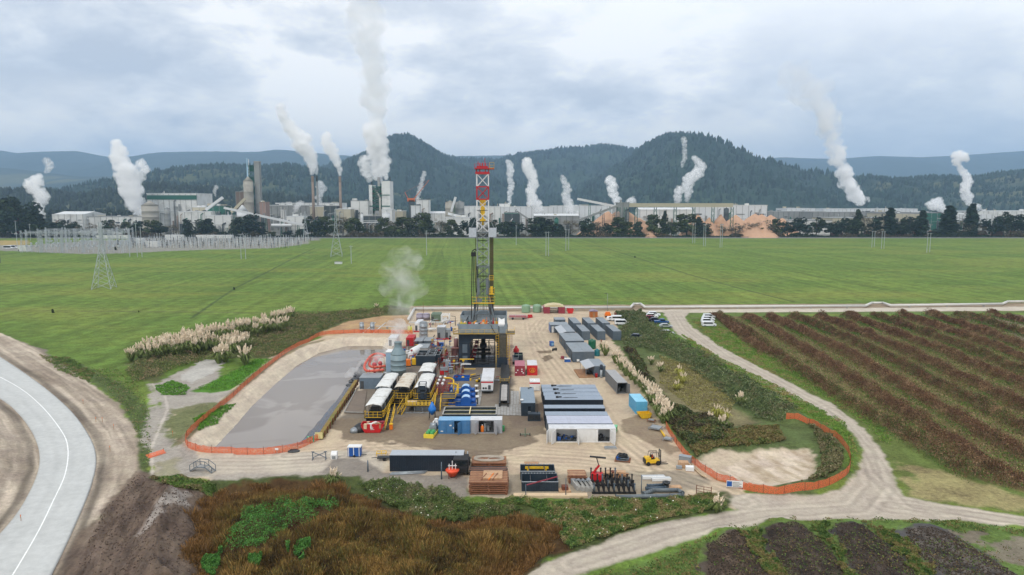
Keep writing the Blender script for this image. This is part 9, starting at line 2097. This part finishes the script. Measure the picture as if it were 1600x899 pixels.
# ------------------------------------------------------------------ pampas grass
plume_c=Cc(244,228,204)
def pampas(seed,nb=150,npl=16,yellow=False,spread=1.):
 r_=np.random.default_rng(seed);e=empty('pampas_grass',(0,0,0));g1=np.array(Cc(104,116,66))if not yellow else np.array(Cc(160,158,78))
 a=r_.uniform(0,6.28,nb);L_=r_.uniform(1.1,2.1,nb);ln_=r_.uniform(.25,.95,nb);w_=.05
 bx_=.18*np.cos(a);by_=.18*np.sin(a);mx_=bx_+np.cos(a)*L_*ln_*.5;my_=by_+np.sin(a)*L_*ln_*.5;mz=L_*.85;tx_=bx_+np.cos(a)*L_*ln_*1.05;ty_=by_+np.sin(a)*L_*ln_*1.05;tz=L_*(1.-ln_*.55)
 dx,dy=-np.sin(a)*w_,np.cos(a)*w_;zz=np.zeros(nb)-.1
 V=np.stack([np.stack([bx_-dx,by_-dy,zz],1),np.stack([bx_+dx,by_+dy,zz],1),np.stack([mx_+dx,my_+dy,mz],1),np.stack([mx_-dx,my_-dy,mz],1),np.stack([mx_-dx,my_-dy,mz],1),np.stack([mx_+dx,my_+dy,mz],1),np.stack([tx_,ty_,tz],1),np.stack([tx_-dx*.2,ty_-dy*.2,tz],1)],1).reshape(-1,3)
 tt=np.repeat(g1[None]*r_.uniform(.6,1.4,nb)[:,None],8,0);np_obj('leaves',np_mesh('leaves',V,np.arange(nb*8),4,leafm,tt),e)
 for i in range(npl):
  a_=r_.uniform(0,6.28);l_=r_.uniform(.15,1.15)*spread;h_=r_.uniform(1.7,3.)-l_*.35;base=Vector((.1*math.cos(a_),.1*math.sin(a_),.5));tip=Vector((l_*math.cos(a_),l_*math.sin(a_),h_));pl=tip-base;n2=30
  t2=r_.uniform(0,1,n2);s2=.055+.1*np.sin(np.pi*t2**.8);st=np.array(base.lerp(tip,.6));dd=np.array(tip)-st;c=st+dd*t2[:,None]+r_.normal(0,.02,(n2,3))*(1+s2[:,None]*4)
  a1=np.tile(dd/np.linalg.norm(dd),(n2,1))+r_.normal(0,.35,(n2,3));a2=np.cross(a1,r_.normal(size=(n2,3)));a2/=np.linalg.norm(a2,axis=1)[:,None];s2=s2[:,None]
  V=np.stack([c+a1*s2*1.3,c+a2*s2*.6,c-a1*s2,c-a2*s2*.6],1).reshape(-1,3);tt=np.repeat(np.array(plume_c)[None]*r_.uniform(.8,1.12,n2)[:,None],4,0)
  np_obj('plume',np_mesh('plume',V,np.arange(n2*4),4,vmat('pampas_plume',.9),tt),e)
 return e
PPR=[Proto(lambda s_=s_:pampas(s_))for s_ in(1,2,3)];PYL=Proto(lambda:pampas(9,150,5,True))
def pl_at(pr,px,py,lab,grp,s_=1.):
 p=G(px,py);z=gz(p.x,p.y);pr((p.x,p.y,z),random.uniform(0,6.28),lab,grp,s_*random.uniform(.85,1.15),'pampas grass')
random.seed(23);lg='pampas grass on the bank left of the pond'
left=[]
for i in range(19):t_=i/18;left.append((205+250*t_,565-66*t_-6*math.sin(t_*6),'along the far edge of the bank'))
for i in range(19):t_=i/18;left.append((232+215*t_,566-50*t_+random.uniform(-3,3),'in the middle line of the bank'))
for i in range(16):t_=i/15;left.append((262+125*t_,561-20*t_+random.uniform(-3,3),'in the dense middle clump of the bank'))
for i in range(6):left.append((342+i*8,568-i*5+random.uniform(-2,3),'at the front of the bank by the pale gravel'))
left+=[(384,570,'alone beside the bright green strip'),(352,566,'at the foot of the bank'),(440,505,'at the right end of the bank'),(452,500,'at the very right tip of the bank'),(434,512,'near the right tip of the bank')]
seen={}
for px,py,wh in left:
 seen[wh]=seen.get(wh,0)+1;k_=seen[wh];o_n=['first','second','third','fourth','fifth','sixth','seventh','eighth','ninth','tenth','eleventh','twelfth','thirteenth','fourteenth','fifteenth','sixteenth','seventeenth','eighteenth','nineteenth'][k_-1]
 pl_at(PPR[random.randrange(3)],px,py,f'cream-plumed pampas clump {wh}'+(f', {o_n} from the left' if wh[:2]in('al','in')and wh[:5]!='alone' or wh.startswith('at the front')else ''),lg,1.85)
hg='pampas hedge along the right side of the yard'
hedge=[(942,548),(946,556),(962,568),(970,578),(978,588),(986,596),(993,604),(1000,610),(1006,617),(1012,622),(1016,629),(1022,634),(1026,640),(1031,646),(1035,652),(1040,656),(1044,661),(1018,640),(1028,652),(1036,662)]
for i,(px,py)in enumerate(hedge):pl_at(PPR[random.randrange(3)],px,py,f'pampas clump of the hedge beside the containers, {(["first","second","third","fourth","fifth","sixth","seventh","eighth","ninth","tenth","eleventh","twelfth","thirteenth","fourteenth","fifteenth","sixteenth","seventeenth","eighteenth","nineteenth","twentieth"])[i]} counted from the green tank',hg,1.3)
for px,py,lab,yl in((1018,570,'yellow-leaved pampas with tall plumes in the upper hollow',0),(1032,582,'pampas clump right of the tall-plumed one in the hollow',0),(1062,588,'bright yellow-green pampas clump in the hollow',1),(1066,600,'lower bright yellow-green pampas clump in the hollow',1),(1058,610,'small yellow pampas under the bright pair',1),(1108,662,'pale pampas at the dark bramble edge',0),(1120,652,'yellow-green pampas in the lower hollow, left of two',1),(1134,656,'yellow-green pampas in the lower hollow, right of two',1),(1130,672,'pale pampas right of the dark bramble edge',0),(1158,632,'lone thin pampas on the bramble bank',0),(589,485,'lone pampas clump at the field edge behind the silencers',0),(521,752,'buff pampas clump standing before the sand slope',0),(1120,800,'single tall pampas plume by the field gate',0)):
 pl_at(PYL if yl else PPR[0],px,py,lab,None,1.1)
n_=11000;r_=np.random.default_rng(501)
xs_,ys_=[],[]
for q in([(1105,850),(1150,838),(1192,862),(1222,912),(1105,912)],[(1195,828),(1252,822),(1298,856),(1326,912),(1244,912),(1204,862)],[(1304,822),(1350,828),(1396,862),(1444,912),(1354,912),(1314,862)],[(1414,828),(1488,836),(1596,904),(1500,915),(1428,862)],[(160,800),(216,740),(250,755),(312,772),(300,850),(300,912),(110,912)]):
 a,b2,pp=scatter(q,n_//5,510+len(xs_));xs_.append(a);ys_.append(b2)
x=np.concatenate(xs_);y=np.concatenate(ys_);z=terrain_height(x,y);s_=r_.uniform(.03,.13,len(x))
V=(ICO1[None]*(s_[:,None,None]*r_.uniform(.6,1.3,(len(x),12,1)))+np.stack([x,y,z+s_*.2],1)[:,None,:]).reshape(-1,3);F_=(ICO1F[None]+(np.arange(len(x))*12)[:,None,None]).ravel()
base=np.where((x<0)[:,None],np.array(Cc(92,78,68)),np.array(Cc(68,58,50)))*r_.uniform(.5,1.5,len(x))[:,None]
tag(np_obj('soil_clods',np_mesh('soil_clods',V,F_,3,leafm,np.repeat(np.clip(base,0,1),12,0))),'loose dark clods on the tilled beds and soil heap','soil',kind='stuff')
# ------------------------------------------------------------------ steam plumes
def steam_mat(name,dens,col=(1,1,1),an=.0,nscale=None):
 m=bpy.data.materials.new(name);m.use_nodes=True;t=m.node_tree;t.nodes.clear();o=N(t,'ShaderNodeOutputMaterial');v=N(t,'ShaderNodeVolumePrincipled')
 v.inputs['Color'].default_value=(*col,1);v.inputs['Density'].default_value=dens;v.inputs['Anisotropy'].default_value=an
 if nscale:
  g=N(t,'ShaderNodeNewGeometry');n=N(t,'ShaderNodeTexNoise');n.inputs['Scale'].default_value=nscale;n.inputs['Detail'].default_value=4;n.inputs['Roughness'].default_value=.6;n.inputs['Distortion'].default_value=.6
  t.links.new(g.outputs['Position'],n.inputs['Vector']);mr=N(t,'ShaderNodeMapRange');mr.inputs[1].default_value=.42;mr.inputs[2].default_value=.66;mr.inputs[3].default_value=0;mr.inputs[4].default_value=dens*2.2
  t.links.new(n.outputs['Fac'],mr.inputs[0]);t.links.new(mr.outputs[0],v.inputs['Density'])
 t.links.new(v.outputs[0],o.inputs['Volume']);return m
def icoverts():
 import bmesh
 bm=bmesh.new();bmesh.ops.create_icosphere(bm,subdivisions=2,radius=1);V=np.array([v.co[:]for v in bm.verts]);F_=np.array([[v.index for v in f.verts]for f in bm.faces]);bm.free();return V,F_
ICV,ICF=icoverts()
def wisp_mat(rm,top=None):
 k=round(rm/3)*3
 nm=f'steam_fringe_{k}'
 if nm in bpy.data.materials:return bpy.data.materials[nm]
 m=steam_mat(nm,.09,nscale=1.8/max(rm,2));m.cycles.volume_step_rate=.35;return m
def fade_mat(name,z0,z1,d0,d1,ns):
 """steam that thins with height (metres above ground), broken by soft noise"""
 m=steam_mat(name,d0,nscale=ns);t=m.node_tree;v=next(n for n in t.nodes if n.type=='PRINCIPLED_VOLUME');mr=next(n for n in t.nodes if n.type=='MAP_RANGE');g=next(n for n in t.nodes if n.type=='NEW_GEOMETRY')
 sx=N(t,'ShaderNodeSeparateXYZ');t.links.new(g.outputs['Position'],sx.inputs[0]);h=N(t,'ShaderNodeMapRange');h.inputs[1].default_value=z0;h.inputs[2].default_value=z1;h.inputs[3].default_value=1;h.inputs[4].default_value=d1/d0
 t.links.new(sx.outputs[2],h.inputs[0]);mm_=N(t,'ShaderNodeMath',operation='MULTIPLY');t.links.new(mr.outputs[0],mm_.inputs[0]);t.links.new(h.outputs[0],mm_.inputs[1]);t.links.new(mm_.outputs[0],v.inputs['Density']);mr.inputs[1].default_value=.34;mr.inputs[2].default_value=.68
 m.cycles.volume_step_rate=.25;return m
def plume(lab,pts,Y,m_,seed=1,puff=1.,vox=None,parent=None,name='steam_plume',cat='steam plume',rag=.8,wisp=True):
 """pts: (px, py, half-width in px) from the mouth upwards, all at distance Y"""
 r_=np.random.default_rng(seed);C=[];k_=Y/FPX
 P_=[(D(a,B,Y),w_*k_*(1. if wisp and Y>500 else 1.1))for a,B,w_ in pts]
 for(a,ra),(c,rc)in zip(P_,P_[1:]):
  L_=(c-a).length;n_=max(2,int(L_/(min(ra,rc)*.45+.2)))
  for i in range(n_):
   t_=(i+r_.uniform(0,1))/n_;p=a.lerp(c,t_);r0=ra+(rc-ra)*t_
   C.append((p.x,p.y,p.z,r0*.66))
   for q in range(4):d=r_.normal(size=3);d[1]*=.8;d/=np.linalg.norm(d);rr=r0*r_.uniform(.2,.5)*puff;C.append((p.x+d[0]*r0*.75,p.y+d[1]*r0*.7,p.z+d[2]*r0*.75,rr))
 C=np.array(C);V=(ICV[None]*C[:,3][:,None,None]+C[:,None,:3]).reshape(-1,3);F_=(ICF[None]+(np.arange(len(C))*len(ICV))[:,None,None]).ravel()
 me=np_mesh(name,V,F_,3,m_);o=np_obj(name,me,parent)
 rm=np.mean([w_ for _,w_ in P_]);v_=vox or max(.35,rm*.09)
 md=o.modifiers.new('merge','REMESH');md.mode='VOXEL';md.voxel_size=v_
 for i,(sc,st)in enumerate(((rm*.9,rm*rag*.55),(rm*.33,rm*rag*.34))):
  tx_=bpy.data.textures.new(f'billow_{seed}_{i}','CLOUDS');tx_.noise_scale=sc;tx_.noise_depth=3
  dm=o.modifiers.new('billow','DISPLACE');dm.texture=tx_;dm.strength=st*2;dm.mid_level=.5;dm.texture_coords='GLOBAL'
 if parent is None:tag(o,lab,cat)
 if wisp:
  C2=C.copy();C2[:,3]*=1.5;k2=r_.random(len(C2))<.75;C2=C2[k2];V=(ICV[None]*C2[:,3][:,None,None]+C2[:,None,:3]).reshape(-1,3);F_=(ICF[None]+(np.arange(len(C2))*len(ICV))[:,None,None]).ravel()
  o2=np_obj('steam_fringe',np_mesh('steam_fringe',V,F_,3,wisp_mat(rm)),parent or o);md=o2.modifiers.new('merge','REMESH');md.mode='VOXEL';md.voxel_size=v_*1.5
 return o
sd_=steam_mat('dense_steam',.16);sm_=steam_mat('mid_steam',.07);sl_=steam_mat('thin_steam',.02);sv_=steam_mat('faint_steam',.007)
PL=[('white steam plume with a bent top over the wood at far left',[(69,341,3),(63,330,5),(62,318,8),(68,307,10),(58,297,11),(46,287,9),(60,283,10)],1000,sd_),('faint puff of steam drifting above the far-left plume',[(74,268,4),(78,258,7),(72,250,5)],1000,sv_),('broad leaning white steam plume left of the concrete silo',[(216,333,7),(211,322,12),(207,308,15),(204,292,17),(199,276,17),(191,258,15),(185,240,12),(181,225,9)],1100,sd_),('side billow on the right of the broad leaning plume',[(208,290,8),(217,276,9),(225,265,8),(220,254,8)],1105,sm_),('tiny steam wisp above the stepped white blocks',[(337,306,1.8),(335,298,2.8),(339,291,3.5)],1030,sm_),('thick white plume leaning left from the left brown stack',[(488.5,273,2.),(489,262,5),(484,248,9),(477,232,12),(467,215,13),(457,203,11),(447,192,8),(440,178,8),(437,166,7)],1062,sd_),('narrow plume from the black-topped stack',[(495,273,1.8),(494,262,3.5),(491,250,5),(487,238,7)],1090,sd_),('hooked white plume from the stack standing alone',[(531.5,274,2.),(531,265,4),(527,253,7),(521,241,8),(514,229,10),(508,219,9),(513,211,6)],1062,sd_),('loose steam puffs behind the foot of the twin stacks',[(501,320,3),(498,308,5),(503,298,6),(498,287,6),(508,296,4)],1100,sm_),('small steam puff left of the brown stack foot',[(460,332,2),(464,322,5),(472,316,4)],1100,sm_),('wide base billow of the boiler tower plume, left side',[(577,282,5),(573,268,8),(570,255,9),(567,245,8)],1085,sm_),('sharp right-hand billow of the boiler tower plume',[(604,279,3),(602,268,6),(601,256,9),(599,244,9),(596,232,9)],1085,sd_),('wispy steam beside the orange crane',[(652,318,2.5),(653,306,3.5),(657,294,4),(659,284,3.5),(663,270,3.5)],1045,sm_),('slim wavy plume just right of the rig crown',[(796.5,319,2.2),(796,305,4),(799,290,5),(796,278,5),(797,265,6),(795,254,5)],1180,sm_),('tall curling plume leaning left over the paper hall',[(847,335,3.5),(840,324,7),(832,312,10),(829,300,9),(834,288,8),(832,275,9),(824,261,10),(821,250,8)],1060,sd_),('medium plume between the paper hall and inclined conveyor',[(892,332,6),(890,320,8),(884,308,7),(888,298,6),(882,286,5),(878,275,3)],1060,sm_),('plume rising behind the transfer house',[(967,318,7),(960,308,8),(956,296,8),(955,284,8),(952,278,6)],1250,sm_),('low round puff right of the transfer house',[(981,318,5),(986,313,7),(992,316,4)],1250,sm_),('left of two plumes behind the gallery, short and straight',[(1058,317,5),(1059,306,7),(1063,294,6)],1250,sm_),('right of two plumes behind the gallery, kinked to the right',[(1073,314,3.5),(1076,303,6),(1073,290,8),(1078,279,9),(1090,272,9),(1096,262,7),(1090,252,6),(1083,246,4)],1250,sm_),('faint streak of steam rising up the peak of the right hill',[(1066,260,3),(1070,245,4),(1070,230,4),(1068,216,5)],1250,sv_),('tiny steam puff near the far right factory',[(1358,315,2),(1356,308,3)],1500,sm_),('low spread of steam left of the tall cypress pair',[(1474,328,7),(1464,322,9),(1452,320,6),(1468,313,6)],1500,sm_),('mushroom-topped white plume behind the tall cypress pair',[(1513,318,5),(1511,306,7),(1508,294,8),(1513,284,7),(1510,275,6),(1502,268,5),(1497,258,4),(1494,250,7),(1497,242,9),(1508,246,7)],1400,sd_),('small side puff right of the mushroom-topped plume',[(1518,322,4),(1528,322,4),(1533,327,2.5)],1400,sm_)]
for i,(lab,pts,Y,m_)in enumerate(PL):plume(lab,pts,Y,m_,seed=20+i)
e=empty('steam_plume',(0,0,0),0,'tallest steam column, from the boiler tower to the top of the picture','steam plume')
plume('',[(590,276,9),(590,262,13),(589,245,16),(587,228,17),(587,212,18),(589,198,16)],1092,sd_,71,parent=e,name='lower_column')
plume('',[(589,190,18),(587,168,19),(586,148,20),(584,128,22),(581,108,24),(579,82,25),(576,55,27),(571,28,28),(566,0,28),(560,-30,30)],1092,fade_mat('tall_column_steam',180,330,.055,.018,.035),72,parent=e,name='upper_column',wisp=False,rag=.5)
e=empty('steam_plume',(0,0,0),0,'huge slanting steam plume at the right, fading into the cloud','steam plume')
plume('',[(1345,316,9),(1338,306,11),(1329,292,12),(1322,278,13),(1317,264,12)],1600,sd_,81,parent=e,name='lower_column')
plume('',[(1315,256,13),(1309,244,15),(1302,226,15),(1298,210,16),(1293,190,18),(1287,170,21),(1276,150,24),(1258,132,26),(1232,118,28)],1600,fade_mat('right_column_steam',120,300,.07,.008,.026),82,parent=e,name='upper_column',wisp=False,rag=.5)
s1=steam_mat('rig_steam',.14,nscale=.30);s2=steam_mat('rig_steam_thin',.035,nscale=.18);s3=steam_mat('pond_steam',.12,nscale=.22)
for m_ in(s1,s2,s3):m_.cycles.volume_step_rate=.4
e=empty('steam_plume',(0,0,0),0,'thin grey-white steam drifting up from the plant beside the rig','steam plume')
plume('',[(602,576,9),(607,560,12),(611,548,13),(617,534,15),(622,520,16),(624,508,18)],198,s1,91,parent=e,name='lower_column',rag=.25,wisp=False)
plume('',[(624,496,21),(627,478,26),(630,458,32),(626,438,37),(624,424,36),(640,408,26)],205,s2,92,parent=e,name='upper_column',rag=.25,wisp=False)
plume('low steam creeping over the pond corner from the hot outfall',[(546,590,9),(558,584,14),(570,578,16),(584,570,16),(596,560,14)],176,s3,93,rag=.25,wisp=False)
